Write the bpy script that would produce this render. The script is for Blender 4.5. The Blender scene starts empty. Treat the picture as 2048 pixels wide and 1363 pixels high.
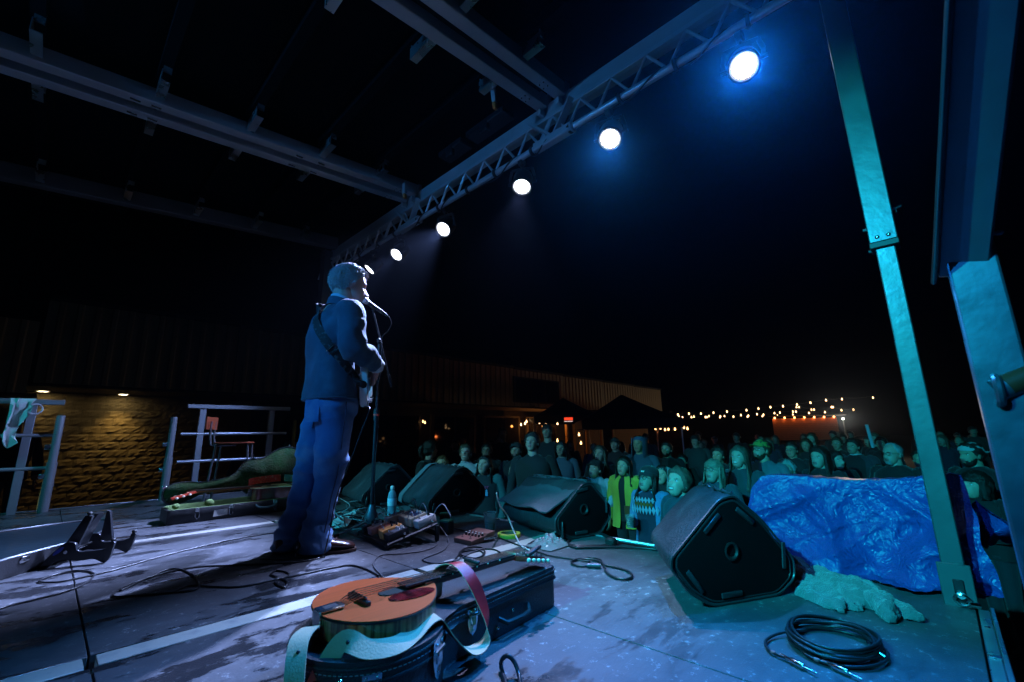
import bpy, bmesh, math, random
import numpy as np
from mathutils import Vector, Matrix, noise
rad = math.radians
PI = math.pi
SC = bpy.context.scene
COL = SC.collection
V = Vector

# ------------------------------------------------------------------ camera
FPX, YAW, PITCH, ROLL, CAMZ = 873.74, rad(43.742), rad(12.172), rad(-1.145), 0.64
_F = V((math.cos(PITCH)*math.cos(YAW), math.cos(PITCH)*math.sin(YAW), math.sin(PITCH)))
_R0 = V((math.sin(YAW), -math.cos(YAW), 0.0))
_U0 = _R0.cross(_F)
_R = _R0*math.cos(ROLL) + _U0*math.sin(ROLL)
_U = _U0*math.cos(ROLL) - _R0*math.sin(ROLL)
CAM = V((0, 0, CAMZ))
cd = bpy.data.cameras.new('camera')
cam = bpy.data.objects.new('camera', cd)
COL.objects.link(cam)
cam.matrix_world = Matrix(((_R.x, _U.x, -_F.x, 0), (_R.y, _U.y, -_F.y, 0), (_R.z, _U.z, -_F.z, CAMZ), (0, 0, 0, 1)))
cd.sensor_width = 36
cd.lens = FPX/2048*36
cd.clip_start = .02
cd.clip_end = 400
cd.dof.use_dof = True
cd.dof.focus_distance = 2.7
cd.dof.aperture_fstop = 4.5
SC.camera = cam

# ------------------------------------------------------------------ night sky, exposure
W = bpy.data.worlds.new('World')
SC.world = W
W.use_nodes = True
nt = W.node_tree
bg = nt.nodes['Background']
sky = nt.nodes.new('ShaderNodeTexSky')
sky.sky_type = 'NISHITA'
sky.sun_disc = False
sky.sun_elevation = rad(-9)
sky.sun_rotation = rad(210)
nt.links.new(sky.outputs[0], bg.inputs[0])
bg.inputs[1].default_value = .02
SC.view_settings.view_transform = 'Standard'
SC.view_settings.look = 'None'
SC.view_settings.exposure = 0
SC.view_settings.gamma = 1
SC.view_settings.use_curve_mapping = False
cy = SC.cycles
cy.max_bounces = 6
cy.diffuse_bounces = 3
cy.glossy_bounces = 3
cy.transmission_bounces = 6
cy.transparent_max_bounces = 8
cy.volume_bounces = 0
cy.sample_clamp_indirect = 4
cy.sample_clamp_direct = 0
cy.caustics_reflective = False
cy.caustics_refractive = False
cy.use_denoising = True
cy.use_adaptive_sampling = True
cy.adaptive_threshold = .012
cy.volume_max_steps = 64

# ------------------------------------------------------------------ measuring
def ray(px, py):
    return _F*FPX + _R*(px-1024) - _U*(py-681.5)
def at(px, py, ax=2, v=0.0):
    """the point of the plane axis=v that is seen at a place in the photograph"""
    d = ray(px, py)
    t = (v-CAM[ax])/d[ax]
    return CAM + d*t
def atd(px, py, d):
    """the point seen at a place in the photograph, d metres ahead"""
    return CAM + ray(px, py)*(d/FPX)

# ------------------------------------------------------------------ mesh helpers
def NB():
    return bmesh.new()
def RZ(a): return Matrix.Rotation(a, 4, 'Z')
def RX(a): return Matrix.Rotation(a, 4, 'X')
def RY(a): return Matrix.Rotation(a, 4, 'Y')
def T(x, y=0, z=0):
    return Matrix.Translation(V((x, y, z)) if not isinstance(x, Vector) else x)
def frame(o, fwd, up=(0, 0, 1)):
    """matrix with local x along fwd"""
    x = V(fwd).normalized(); u = V(up)
    y = u.cross(x)
    if y.length < 1e-5: y = V((0, 1, 0)).cross(x)
    y.normalize(); z = x.cross(y)
    return Matrix(((x.x, y.x, z.x, o[0]), (x.y, y.y, z.y, o[1]), (x.z, y.z, z.z, o[2]), (0, 0, 0, 1)))
def box(bm, c, s, M=None, bev=0, mi=0, seg=1):
    r = bmesh.ops.create_cube(bm, size=1)
    vs = r['verts']
    m = T(*c) @ Matrix.Diagonal((s[0], s[1], s[2], 1))
    if M is not None: m = M @ m
    bmesh.ops.transform(bm, matrix=m, verts=vs)
    fs = list({f for v in vs for f in v.link_faces})
    for f in fs: f.material_index = mi
    if bev > 0:
        es = list({e for v in vs for e in v.link_edges})
        rr = bmesh.ops.bevel(bm, geom=es, offset=bev, segments=seg, affect='EDGES', profile=.5)
        for f in rr['faces']: f.material_index = mi
def beam(bm, a, b, w, h, up=(0, 0, 1), bev=0, mi=0):
    """box section bar from a to b"""
    a = V(a); b = V(b)
    box(bm, (0, 0, 0), ((b-a).length, w, h), frame((a+b)/2, b-a, up), bev, mi)
def catmull(pts, n=6, closed=False):
    P = [V(p) for p in pts]
    if len(P) < 3: return P
    out = []
    N = len(P)
    rng = N if closed else N-1
    for i in range(rng):
        if closed:
            p0, p1, p2, p3 = P[(i-1) % N], P[i], P[(i+1) % N], P[(i+2) % N]
        else:
            p0 = P[i-1] if i > 0 else P[0]*2-P[1]
            p1, p2 = P[i], P[i+1]
            p3 = P[i+2] if i+2 < N else P[-1]*2-P[-2]
        for k in range(n):
            t = k/n
            out.append(.5*((2*p1)+(p2-p0)*t+(2*p0-5*p1+4*p2-p3)*t*t+(3*p1-p0-3*p2+p3)*t*t*t))
    if not closed: out.append(P[-1])
    return out
def loft(bm, rings, closed=True, caps=True, mi=0):
    vr = [[bm.verts.new(p) for p in r] for r in rings]
    n = len(rings[0])
    for a, b in zip(vr[:-1], vr[1:]):
        for i in range(n if closed else n-1):
            j = (i+1) % n
            f = bm.faces.new((a[i], a[j], b[j], b[i])); f.material_index = mi
    if caps and closed:
        f = bm.faces.new(list(reversed(vr[0]))); f.material_index = mi
        f = bm.faces.new(vr[-1]); f.material_index = mi
    return vr
def tube(bm, pts, r, seg=8, closed=False, mi=0):
    P = [V(p) for p in pts]
    N = len(P)
    R_ = r if isinstance(r, (list, tuple)) else [r]*N
    tan = []
    for i in range(N):
        if closed: t = P[(i+1) % N]-P[i-1]
        else: t = P[min(i+1, N-1)]-P[max(i-1, 0)]
        tan.append(t.normalized() if t.length > 1e-9 else V((0, 0, 1)))
    n = tan[0].orthogonal().normalized()
    rings = []
    for i in range(N):
        n = (n - tan[i]*n.dot(tan[i]))
        n = n.normalized() if n.length > 1e-6 else tan[i].orthogonal().normalized()
        b = tan[i].cross(n)
        rings.append([P[i]+(n*math.cos(2*PI*k/seg)+b*math.sin(2*PI*k/seg))*R_[i] for k in range(seg)])
    if closed:
        vr = [[bm.verts.new(p) for p in q] for q in rings]
        for i in range(N):
            a, b2 = vr[i], vr[(i+1) % N]
            for k in range(seg):
                j = (k+1) % seg
                f = bm.faces.new((a[k], a[j], b2[j], b2[k])); f.material_index = mi
    else:
        loft(bm, rings, True, True, mi)
def cyl(bm, a, b, r, seg=12, mi=0, r2=None):
    tube(bm, [a, b], [r, r if r2 is None else r2], seg, False, mi)
def lathe(bm, prof, seg=16, M=None, mi=0, caps=True):
    M = M or Matrix()
    rings = [[M @ V((r*math.cos(2*PI*k/seg), r*math.sin(2*PI*k/seg), z)) for k in range(seg)] for r, z in prof]
    loft(bm, rings, True, caps, mi)
def sphere(bm, c, r, M=None, u=12, v=8, mi=0):
    if not isinstance(r, (tuple, list)): r = (r, r, r)
    m = T(*c) @ Matrix.Diagonal((r[0], r[1], r[2], 1))
    if M is not None: m = M @ m
    rr = bmesh.ops.create_uvsphere(bm, u_segments=u, v_segments=v, radius=1, matrix=m)
    for f in {f for q in rr['verts'] for f in q.link_faces}: f.material_index = mi
def prism(bm, outline, z0, z1, M=None, mi=0, bev=0, mi_top=None):
    M = M or Matrix()
    a = [bm.verts.new(M @ V((p[0], p[1], z0))) for p in outline]
    b = [bm.verts.new(M @ V((p[0], p[1], z1))) for p in outline]
    n = len(outline); fs = []
    for i in range(n):
        j = (i+1) % n
        fs.append(bm.faces.new((a[i], a[j], b[j], b[i])))
    f0 = bm.faces.new(list(reversed(a))); f1 = bm.faces.new(b)
    for f in fs+[f0, f1]: f.material_index = mi
    if mi_top is not None: f1.material_index = mi_top
    if bev:
        es = list(set(f0.edges) | set(f1.edges))
        rr = bmesh.ops.bevel(bm, geom=es, offset=bev, segments=2, affect='EDGES', profile=.5)
        for f in rr['faces']: f.material_index = mi
def torus(bm, R, r, M=None, seg=24, s2=8, mi=0):
    M = M or Matrix()
    tube(bm, [M @ V((R*math.cos(2*PI*k/seg), R*math.sin(2*PI*k/seg), 0)) for k in range(seg)], r, s2, True, mi)
def grid(bm, P, mi=0, thick=0):
    """sheet from rows of points"""
    vs = [[bm.verts.new(p) for p in row] for row in P]
    fs = []
    for i in range(len(vs)-1):
        for j in range(len(vs[0])-1):
            f = bm.faces.new((vs[i][j], vs[i][j+1], vs[i+1][j+1], vs[i+1][j])); f.material_index = mi
            fs.append(f)
    if thick:
        bm.normal_update()
        bmesh.ops.solidify(bm, geom=fs, thickness=thick)
    return vs
def rrect(w, h, r, n=5):
    out = []
    for cx, cy, a0 in ((w/2-r, h/2-r, 0), (-w/2+r, h/2-r, 90), (-w/2+r, -h/2+r, 180), (w/2-r, -h/2+r, 270)):
        for k in range(n+1):
            a = rad(a0+90*k/n)
            out.append((cx+r*math.cos(a), cy+r*math.sin(a)))
    return out
def nz(p, s=1.0, o=0.0):
    return noise.noise(V((p[0]*s+o, p[1]*s-o*.7, p[2]*s+o*1.3)))

def fuse(bm, vox=.012, it=4):
    bmesh.ops.recalc_face_normals(bm, faces=bm.faces)
    me = bpy.data.meshes.new('tmp_fuse'); bm.to_mesh(me); bm.free()
    o = bpy.data.objects.new('tmp_fuse', me); COL.objects.link(o)
    md = o.modifiers.new('r', 'REMESH'); md.mode = 'VOXEL'; md.voxel_size = vox
    ms_ = o.modifiers.new('s', 'SMOOTH'); ms_.factor = .5; ms_.iterations = it
    dg = bpy.context.evaluated_depsgraph_get(); dg.update()
    m2 = bpy.data.meshes.new_from_object(o.evaluated_get(dg))
    b2 = bmesh.new(); b2.from_mesh(m2)
    bpy.data.objects.remove(o); bpy.data.meshes.remove(me); bpy.data.meshes.remove(m2)
    return b2
# ------------------------------------------------------------------ objects
WM = {}
def thing(name, label, cat, loc=(0, 0, 0), rz=0.0, group=None, M=None):
    o = bpy.data.objects.new(name, None)
    o.empty_display_size = .1
    COL.objects.link(o)
    m = M if M is not None else T(V(loc)) @ RZ(rz)
    o.matrix_world = m
    WM[o.name] = m.copy()
    o['label'] = label; o['category'] = cat
    if group: o['group'] = group
    return o
def mk(name, bm, mats, parent=None, world=False, smooth=40, label=None):
    """link a bmesh as one mesh object; world=True: its points are world points"""
    if parent is not None and world:
        bmesh.ops.transform(bm, matrix=WM[parent.name].inverted(), verts=bm.verts)
    bmesh.ops.recalc_face_normals(bm, faces=bm.faces)
    me = bpy.data.meshes.new(name)
    bm.to_mesh(me); bm.free()
    if not isinstance(mats, (list, tuple)): mats = [mats]
    for m in mats: me.materials.append(m)
    if smooth:
        me.polygons.foreach_set('use_smooth', [True]*len(me.polygons))
        if smooth < 180: me.set_sharp_from_angle(angle=rad(smooth))
    o = bpy.data.objects.new(name, me)
    COL.objects.link(o)
    if parent is not None:
        o.parent = parent
        WM[o.name] = WM[parent.name].copy()
    else:
        WM[o.name] = Matrix()
    if label: o['label'] = label
    return o
def tag(o, label=None, cat=None, group=None, kind=None):
    if label: o['label'] = label
    if cat: o['category'] = cat
    if group: o['group'] = group
    if kind: o['kind'] = kind
    return o
def inst(src, name, M, parent=None):
    o = bpy.data.objects.new(name, src.data)
    COL.objects.link(o)
    if parent is not None: o.parent = parent
    o.matrix_local = M
    return o

# ------------------------------------------------------------------ materials
MATS = {}
def pm(name, col, rough=.5, metal=0.0, var=.15, vs=6, bump=0.0, bs=60, col2=None, c2s=3, c2=(.5, .62), stretch=(1, 1, 1),
       coat=0.0, trans=0.0, spec=.5, ior=1.45, rvar=0.0, sheen=0.0, sss=0.0):
    if name in MATS: return MATS[name]
    m = bpy.data.materials.new(name); m.use_nodes = True
    MATS[name] = m
    t = m.node_tree; N = t.nodes; L = t.links
    b = N['Principled BSDF']
    b.inputs['Roughness'].default_value = rough
    b.inputs['Metallic'].default_value = metal
    b.inputs['Specular IOR Level'].default_value = spec
    b.inputs['IOR'].default_value = ior
    b.inputs['Coat Weight'].default_value = coat
    b.inputs['Transmission Weight'].default_value = trans
    b.inputs['Sheen Weight'].default_value = sheen
    if sss:
        b.inputs['Subsurface Weight'].default_value = sss
        b.inputs['Subsurface Radius'].default_value = (.012, .004, .002)
        b.inputs['Subsurface Scale'].default_value = 1
    tc = N.new('ShaderNodeTexCoord'); mp = N.new('ShaderNodeMapping')
    mp.inputs['Scale'].default_value = stretch
    L.new(tc.outputs['Object'], mp.inputs['Vector'])
    def nzn(s, det=4):
        n = N.new('ShaderNodeTexNoise'); n.inputs['Scale'].default_value = s; n.inputs['Detail'].default_value = det
        L.new(mp.outputs[0], n.inputs['Vector']); return n
    c = (*col, 1)
    n1 = nzn(vs)
    mx = N.new('ShaderNodeMix'); mx.data_type = 'RGBA'
    mx.inputs[6].default_value = (*[max(0, x*(1-var)) for x in col], 1)
    mx.inputs[7].default_value = (*[min(1, x*(1+var)) for x in col], 1)
    L.new(n1.outputs[0], mx.inputs[0])
    out = mx.outputs[2]
    if col2 is not None:
        n2 = nzn(c2s, 6)
        mr = N.new('ShaderNodeMapRange'); mr.inputs[1].default_value = c2[0]; mr.inputs[2].default_value = c2[1]
        L.new(n2.outputs[0], mr.inputs[0])
        m2 = N.new('ShaderNodeMix'); m2.data_type = 'RGBA'
        L.new(mr.outputs[0], m2.inputs[0]); L.new(out, m2.inputs[6]); m2.inputs[7].default_value = (*col2, 1)
        out = m2.outputs[2]
    L.new(out, b.inputs['Base Color'])
    if rvar:
        n4 = nzn(vs*1.7)
        r2 = N.new('ShaderNodeMapRange')
        r2.inputs[1].default_value = .3; r2.inputs[2].default_value = .7
        r2.inputs[3].default_value = max(.03, rough-rvar); r2.inputs[4].default_value = min(1, rough+rvar)
        L.new(n4.outputs[0], r2.inputs[0]); L.new(r2.outputs[0], b.inputs['Roughness'])
    if bump:
        n3 = nzn(bs, 5)
        bp = N.new('ShaderNodeBump'); bp.inputs['Strength'].default_value = bump; bp.inputs['Distance'].default_value = .01
        L.new(n3.outputs[0], bp.inputs['Height']); L.new(bp.outputs[0], b.inputs['Normal'])
    return m
def em(name, col, s):
    if name in MATS: return MATS[name]
    m = bpy.data.materials.new(name); m.use_nodes = True; MATS[name] = m
    b = m.node_tree.nodes['Principled BSDF']
    b.inputs['Base Color'].default_value = (*[x*.3 for x in col], 1)
    b.inputs['Emission Color'].default_value = (*col, 1)
    b.inputs['Emission Strength'].default_value = s
    return m
ALU = pm('brushed_aluminium', (.62, .64, .66), .32, .9, .12, 5, .12, 25, rvar=.1)
ALUD = pm('dull_aluminium', (.50, .51, .55), .5, .35, .18, 4, .1, 30, rvar=.1)
TRUSS = pm('truss_aluminium', (.55, .58, .62), .38, .45, .12, 5, .1, 25, rvar=.08)
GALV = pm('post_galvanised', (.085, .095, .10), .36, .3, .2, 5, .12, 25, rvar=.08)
STEEL = pm('polished_steel', (.7, .7, .72), .2, 1, .05)
BLK = pm('black_plastic', (.012, .012, .014), .4, 0, .3, 8, .05, 200)
BLKR = pm('black_rubber', (.012, .012, .013), .55, 0, .2)
BLKM = pm('black_powder_coat', (.016, .016, .018), .45, .2, .2, 8, .06, 300)
CABLE = pm('cable_rubber', (.014, .014, .016), .38, 0, .2)
WHITEP = pm('white_paper', (.78, .76, .7), .7, 0, .05)
BRASS = pm('brass', (.6, .42, .16), .3, 1, .1)
# ------------------------------------------------------------------ stage lights
LENS = em('lit_led_lens', (.86, .90, 1.0), 16)
HOUS = pm('lamp_housing', (.014, .014, .016), .4, .3, .2)
def par_can(pos, tgt, col, watts, cone, label, group, lens=LENS, hang=.16, blend=.7, lens_s=1.0):
    pos = V(pos); d = (V(tgt)-pos).normalized()
    t = thing('stage_light', label, 'stage light', M=frame(pos, d), group=group)
    bm = NB(); M = RY(PI/2)
    lathe(bm, [(.052, -.155), (.075, -.15), (.082, -.12), (.088, -.02), (.090, 0), (.090, .010), (.076, .011), (.066, -.004), (.0, -.005)], 24, M)
    for k in range(10):
        a = 2*PI*k/10
        box(bm, (-.14, .07*math.cos(a), .07*math.sin(a)), (.045, .006, .012))
    mk('housing', bm, HOUS, t)
    bm = NB()
    lathe(bm, [(.001, .004), (.056, .004), (.063, -.001), (.063, -.006)], 28, M, caps=False)
    # a ring of glass domes in front of the diodes
    for n, R in ((1, 0), (6, .030), (12, .050)):
        for k in range(n):
            a = 2*PI*k/n+.2*n
            sphere(bm, (.006, R*math.cos(a), R*math.sin(a)), (.007, .0150*lens_s, .0150*lens_s), u=10, v=6)
    mk('lens', bm, lens, t, smooth=60)
    bm = NB()
    up = V((0, 0, 1)); inv = WM[t.name].inverted().to_3x3()
    u = inv @ up
    yk = [V((-.05, .105, 0)), V((-.05, .108, 0))+u*.05, V((-.05, .09, 0))+u*hang*.8, V((-.05, 0, 0))+u*hang*.84, V((-.05, -.09, 0))+u*hang*.8, V((-.05, -.108, 0))+u*.05, V((-.05, -.105, 0))]
    for a, b in zip(yk[:-1], yk[1:]): beam(bm, a, b, .025, .006, (1, 0, 0))
    for s in (1, -1): cyl(bm, (-.05, .085*s, 0), (-.05, .125*s, 0), .012, 8)
    mk('yoke', bm, HOUS, t)
    bm = NB()
    c = V((-.05, 0, 0))+u*(hang+.035)
    Mi = WM[t.name].inverted()
    ax = (inv @ V((0, 1, 0))).normalized()
    cyl(bm, c-ax*.02, c+ax*.02, .034, 14)
    cyl(bm, c-u*.06, c, .012, 8)
    mk('clamp', bm, HOUS, t)
    l = bpy.data.lights.new('stage_lamp', 'SPOT')
    l.energy = watts; l.color = col; l.spot_size = rad(cone); l.spot_blend = blend; l.shadow_soft_size = .035
    lo = bpy.data.objects.new('stage_lamp', l); COL.objects.link(lo)
    lo.parent = t
    lo.matrix_local = T(.03, 0, 0) @ RY(-PI/2)
    return t
LAV = (.38, .50, 1.0); BLU = (.008, .25, 1.0); MIDB = (.03, .34, 1.0); TEAL = (.01, .60, .72)
LZ = 2.70
front = [  # y on the truss, aim point, colour, watts, cone
    (.49, (.45, .12, .2), BLU, 640, 62, 'nearest of the six lit stage lights, largest white disc by the near post'),
    (1.38, (.9, .95, .1), MIDB, 480, 58, 'second lit stage light along the truss, right of the beam joint'),
    (2.24, (1.35, 1.62, 0), (.44, .52, 1.0), 520, 46, 'third lit stage light along the truss, its lamp ring scalloped, clear of joints'),
    (3.33, (.75, 2.85, .9), LAV, 2200, 47, 'fourth lit stage light along the truss, just below the far beam joint'),
    (4.21, (.0, 4.0, .0), LAV, 1900, 46, 'fifth lit stage light along the truss, second from the singer\'s head'),
    (4.83, (.75, 5.9, .35), (.30, .46, 1.0), 380, 58, 'smallest lit stage light, touching the singer\'s grey hair in view'),
]
for y, tg, c, w, cone, lb in front:
    par_can((2.5, y, LZ), tg, c, w, cone, lb, 'stage lights on the front truss')
# the upstage row behind the camera, lighting the singer's back and the audience
back = [
    ((-2.2, 1.25, 2.75), (4.7, .75, .2), TEAL, 2500, 41, 'teal stage light on the rear truss nearest the side steps'),
    ((-2.2, .7, 2.75), (2.4, .2, .3), (.01, .30, 1.0), 420, 46, 'blue stage light on the rear truss beside the teal one'),
    ((-2.2, 2.4, 2.75), (5.5, 3.0, .2), (.02, .34, 1.0), 430, 40, 'blue stage light on the rear truss aimed past the singer'),
    ((-2.2, 3.6, 2.75), (2.3, 3.5, .2), (.01, .40, .62), 900, 24, 'narrow cyan stage light on the rear truss aimed at the monitors'),
    ((-2.2, 4.7, 2.75), (4.4, 3.9, .2), (.07, .42, .52), 1500, 32, 'cyan stage light on the rear truss past its middle'),
    ((-2.2, .1, 2.75), (.62, 1.12, .15), (.03, .62, .40), 70, 20, 'narrow green-teal stage light on the rear truss aimed at the bouzouki'),
    ((-2.2, 5.4, 2.75), (-.2, 5.9, .2), TEAL, 130, 50, 'teal stage light at the far end of the rear truss'),
    ((-2.2, 3.1, 2.75), (2.5, 2.2, 4.1), (.04, .36, 1.0), 170, 60, 'added unseen blue flood on the rear truss, brightening the roof beams'),  # extra lamp, added to brighten the truss and roof beams
]
for p, tg, c, w, cone, lb in back:
    par_can(p, tg, c, w, cone, lb, 'stage lights on the rear truss', lens=em('lit_teal_lens', (.3, .8, 1), 3))
# ------------------------------------------------------------------ ground
GZ = -1.2
ASPH = pm('asphalt', (.045, .045, .047), .8, 0, .3, 3, .4, 120, col2=(.03, .03, .032), c2s=.6)
bm = NB()
N_ = 40
grid(bm, [[V((-150+300*i/N_, -150+300*j/N_, GZ)) for j in range(N_+1)] for i in range(N_+1)])
tag(mk('ground', bm, ASPH, smooth=0), 'dark asphalt car park around the stage', kind='structure')

# ------------------------------------------------------------------ stage deck: boards, strips, edging
def deck_mat():
    m = bpy.data.materials.new('worn_stage_board'); m.use_nodes = True
    t = m.node_tree; N = t.nodes; L = t.links; b = N['Principled BSDF']
    g = N.new('ShaderNodeNewGeometry')
    def mapped(sc, rz=0):
        mp = N.new('ShaderNodeMapping'); mp.inputs['Scale'].default_value = sc; mp.inputs['Rotation'].default_value = (0, 0, rz)
        L.new(g.outputs['Position'], mp.inputs['Vector']); return mp.outputs[0]
    def noi(vec, s, d=5, r=.55):
        n = N.new('ShaderNodeTexNoise'); n.inputs['Scale'].default_value = s; n.inputs['Detail'].default_value = d; n.inputs['Roughness'].default_value = r
        L.new(vec, n.inputs['Vector']); return n.outputs[0]
    def mr(v, a, c, lo=0, hi=1):
        r = N.new('ShaderNodeMapRange'); r.inputs[1].default_value = a; r.inputs[2].default_value = c; r.inputs[3].default_value = lo; r.inputs[4].default_value = hi
        L.new(v, r.inputs[0]); return r.outputs[0]
    def mix(f, a, c):
        x = N.new('ShaderNodeMix'); x.data_type = 'RGBA'; L.new(f, x.inputs[0])
        for k, q in ((6, a), (7, c)):
            if isinstance(q, tuple): x.inputs[k].default_value = (*q, 1)
            else: L.new(q, x.inputs[k])
        return x.outputs[2]
    def mul(a, c):
        x = N.new('ShaderNodeMath'); x.operation = 'MULTIPLY'; L.new(a, x.inputs[0])
        if isinstance(c, (int, float)): x.inputs[1].default_value = c
        else: L.new(c, x.inputs[1])
        return x.outputs[0]
    p = mapped((1, 1, 1)); ps = mapped((1, 2.6, 1), .25)
    grain = noi(mapped((6, 60, 1)), 3, 4)
    base = mix(mr(noi(p, 1.3), .35, .65), (.030, .033, .039), (.095, .10, .112))
    base = mix(mul(grain, .5), base, (.10, .10, .105))
    base = mix(mul(mr(noi(ps, 11, 7, .72), .46, .70), .42), base, (.040, .041, .046))        # scuffed dark flecks
    base = mix(mul(mr(noi(p, 26, 7, .8), .575, .63), mr(noi(p, 2.6), .36, .62, .15, 1)), base, (.36, .36, .37))  # white paint specks and scratches
    scr = mr(noi(mapped((3, 90, 1), .6), 2.2, 3), .70, .73)
    base = mix(mul(scr, .5), base, (.22, .22, .23))
    wet = mul(mr(noi(ps, 2.3, 8, .66), .515, .555), mr(noi(p, .6, 2), .34, .48))          # damp patches
    sx = N.new('ShaderNodeSeparateXYZ'); L.new(g.outputs['Position'], sx.inputs[0])
    wet = mul(wet, mr(sx.outputs[0], 1.0, 1.9, 1, .18))             # the rain blew in on the upstage side
    base = mix(mul(wet, .88), base, (.014, .014, .016))
    L.new(base, b.inputs['Base Color'])
    rg = N.new('ShaderNodeMath'); rg.operation = 'SUBTRACT'; rg.use_clamp = True
    L.new(mr(noi(p, 9), .3, .7, .48, .66), rg.inputs[0]); L.new(mul(wet, .34), rg.inputs[1]); L.new(rg.outputs[0], b.inputs['Roughness'])
    bp = N.new('ShaderNodeBump'); bp.inputs['Strength'].default_value = .25; bp.inputs['Distance'].default_value = .004
    L.new(noi(p, 130, 4), bp.inputs['Height']); L.new(bp.outputs[0], b.inputs['Normal'])
    return m
DECK = deck_mat()
STRIP = pm('off_white_strip', (.42, .41, .36), .5, 0, .12, 5, .1, 80, col2=(.3, .3, .29), c2s=14, c2=(.56, .7))
XB = [-2.6, -1.0, .18, 1.36, 2.53]
XE, YE = 2.53, 6.62
sf = bpy.data.objects.new('stage_floor', None); COL.objects.link(sf); WM['stage_floor'] = Matrix()
tag(sf, 'black worn stage deck of large boards with pale strips', kind='structure')
rng = random.Random(4)
for (y0, y1) in ((.014, 1.905), (2.005, 3.945), (4.04, YE)):
    for x0, x1 in zip(XB[:-1], XB[1:]):
        bm = NB()
        dz = rng.uniform(-.0008, .0008)
        box(bm, ((x0+x1)/2, (y0+y1)/2, -.02+dz), (x1-x0-.005, y1-y0-.004, .04), bev=.002)
        mk('deck_board', bm, DECK, sf)
for (y0, y1) in ((1.907, 2.003), (3.947, 4.038)):
    for x0, x1 in zip(XB[:-1], XB[1:]):
        bm = NB()
        box(bm, ((x0+x1)/2, (y0+y1)/2, -.019), (x1-x0-.03, y1-y0, .039), bev=.002)
        mk('white_strip', bm, STRIP, sf)
bm = NB(); box(bm, ((XB[0]+XE)/2, YE/2, -.075), (XE-XB[0], YE, .06)); mk('deck_frame', bm, BLKM, sf)
bm = NB()
box(bm, ((XB[0]+2.39)/2, -.004, -.012), (2.39-XB[0], .03, .03), bev=.003)
box(bm, ((XB[0]+2.39)/2, -.026, -.03), (2.39-XB[0], .012, .09), bev=.002)
mk('edge_rail', bm, ALU, sf)
for x in (2.2, 1.93, 1.6, 1.2):
    bm = NB(); sphere(bm, (x, -.004, .003), (.008, .008, .004), u=10, v=6); mk('rivet', bm, STEEL, sf)
bm = NB(); box(bm, (1.93, -.005, .0055), (.012, .03, .005), bev=.001); mk('edge_joint', bm, STEEL, sf)
bm = NB(); box(bm, (XE+.012, YE/2+.06, -.03), (.02, YE-.15, .075), bev=.003); mk('front_edge_rail', bm, ALU, sf)
bm = NB(); box(bm, ((XB[0]+XE)/2, YE+.012, -.03), (XE-XB[0], .02, .075), bev=.003); mk('far_edge_rail', bm, ALU, sf)
SKIRT = pm('black_skirt_cloth', (.01, .01, .011), .9, 0, .2)
bm = NB()
def pleat(a, b, n):
    a = V(a); b = V(b); d = (b-a).normalized(); nrm = V((d.y, -d.x, 0))
    rows = []
    for z in (-.11, -.5, GZ+.01):
        rows.append([a+(b-a)*(i/n)+nrm*(.02*math.sin(i*1.9)+.012*math.sin(i*.7))+V((0, 0, z)) for i in range(n+1)])
    grid(bm, rows)
pleat((XE-.05, .1, 0), (XE-.05, YE, 0), 90); pleat((XB[0], .02, 0), (XE-.05, .02, 0), 70); pleat((XB[0], YE-.05, 0), (XE, YE-.05, 0), 70)
mk('stage_skirt', bm, SKIRT, sf)

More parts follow.
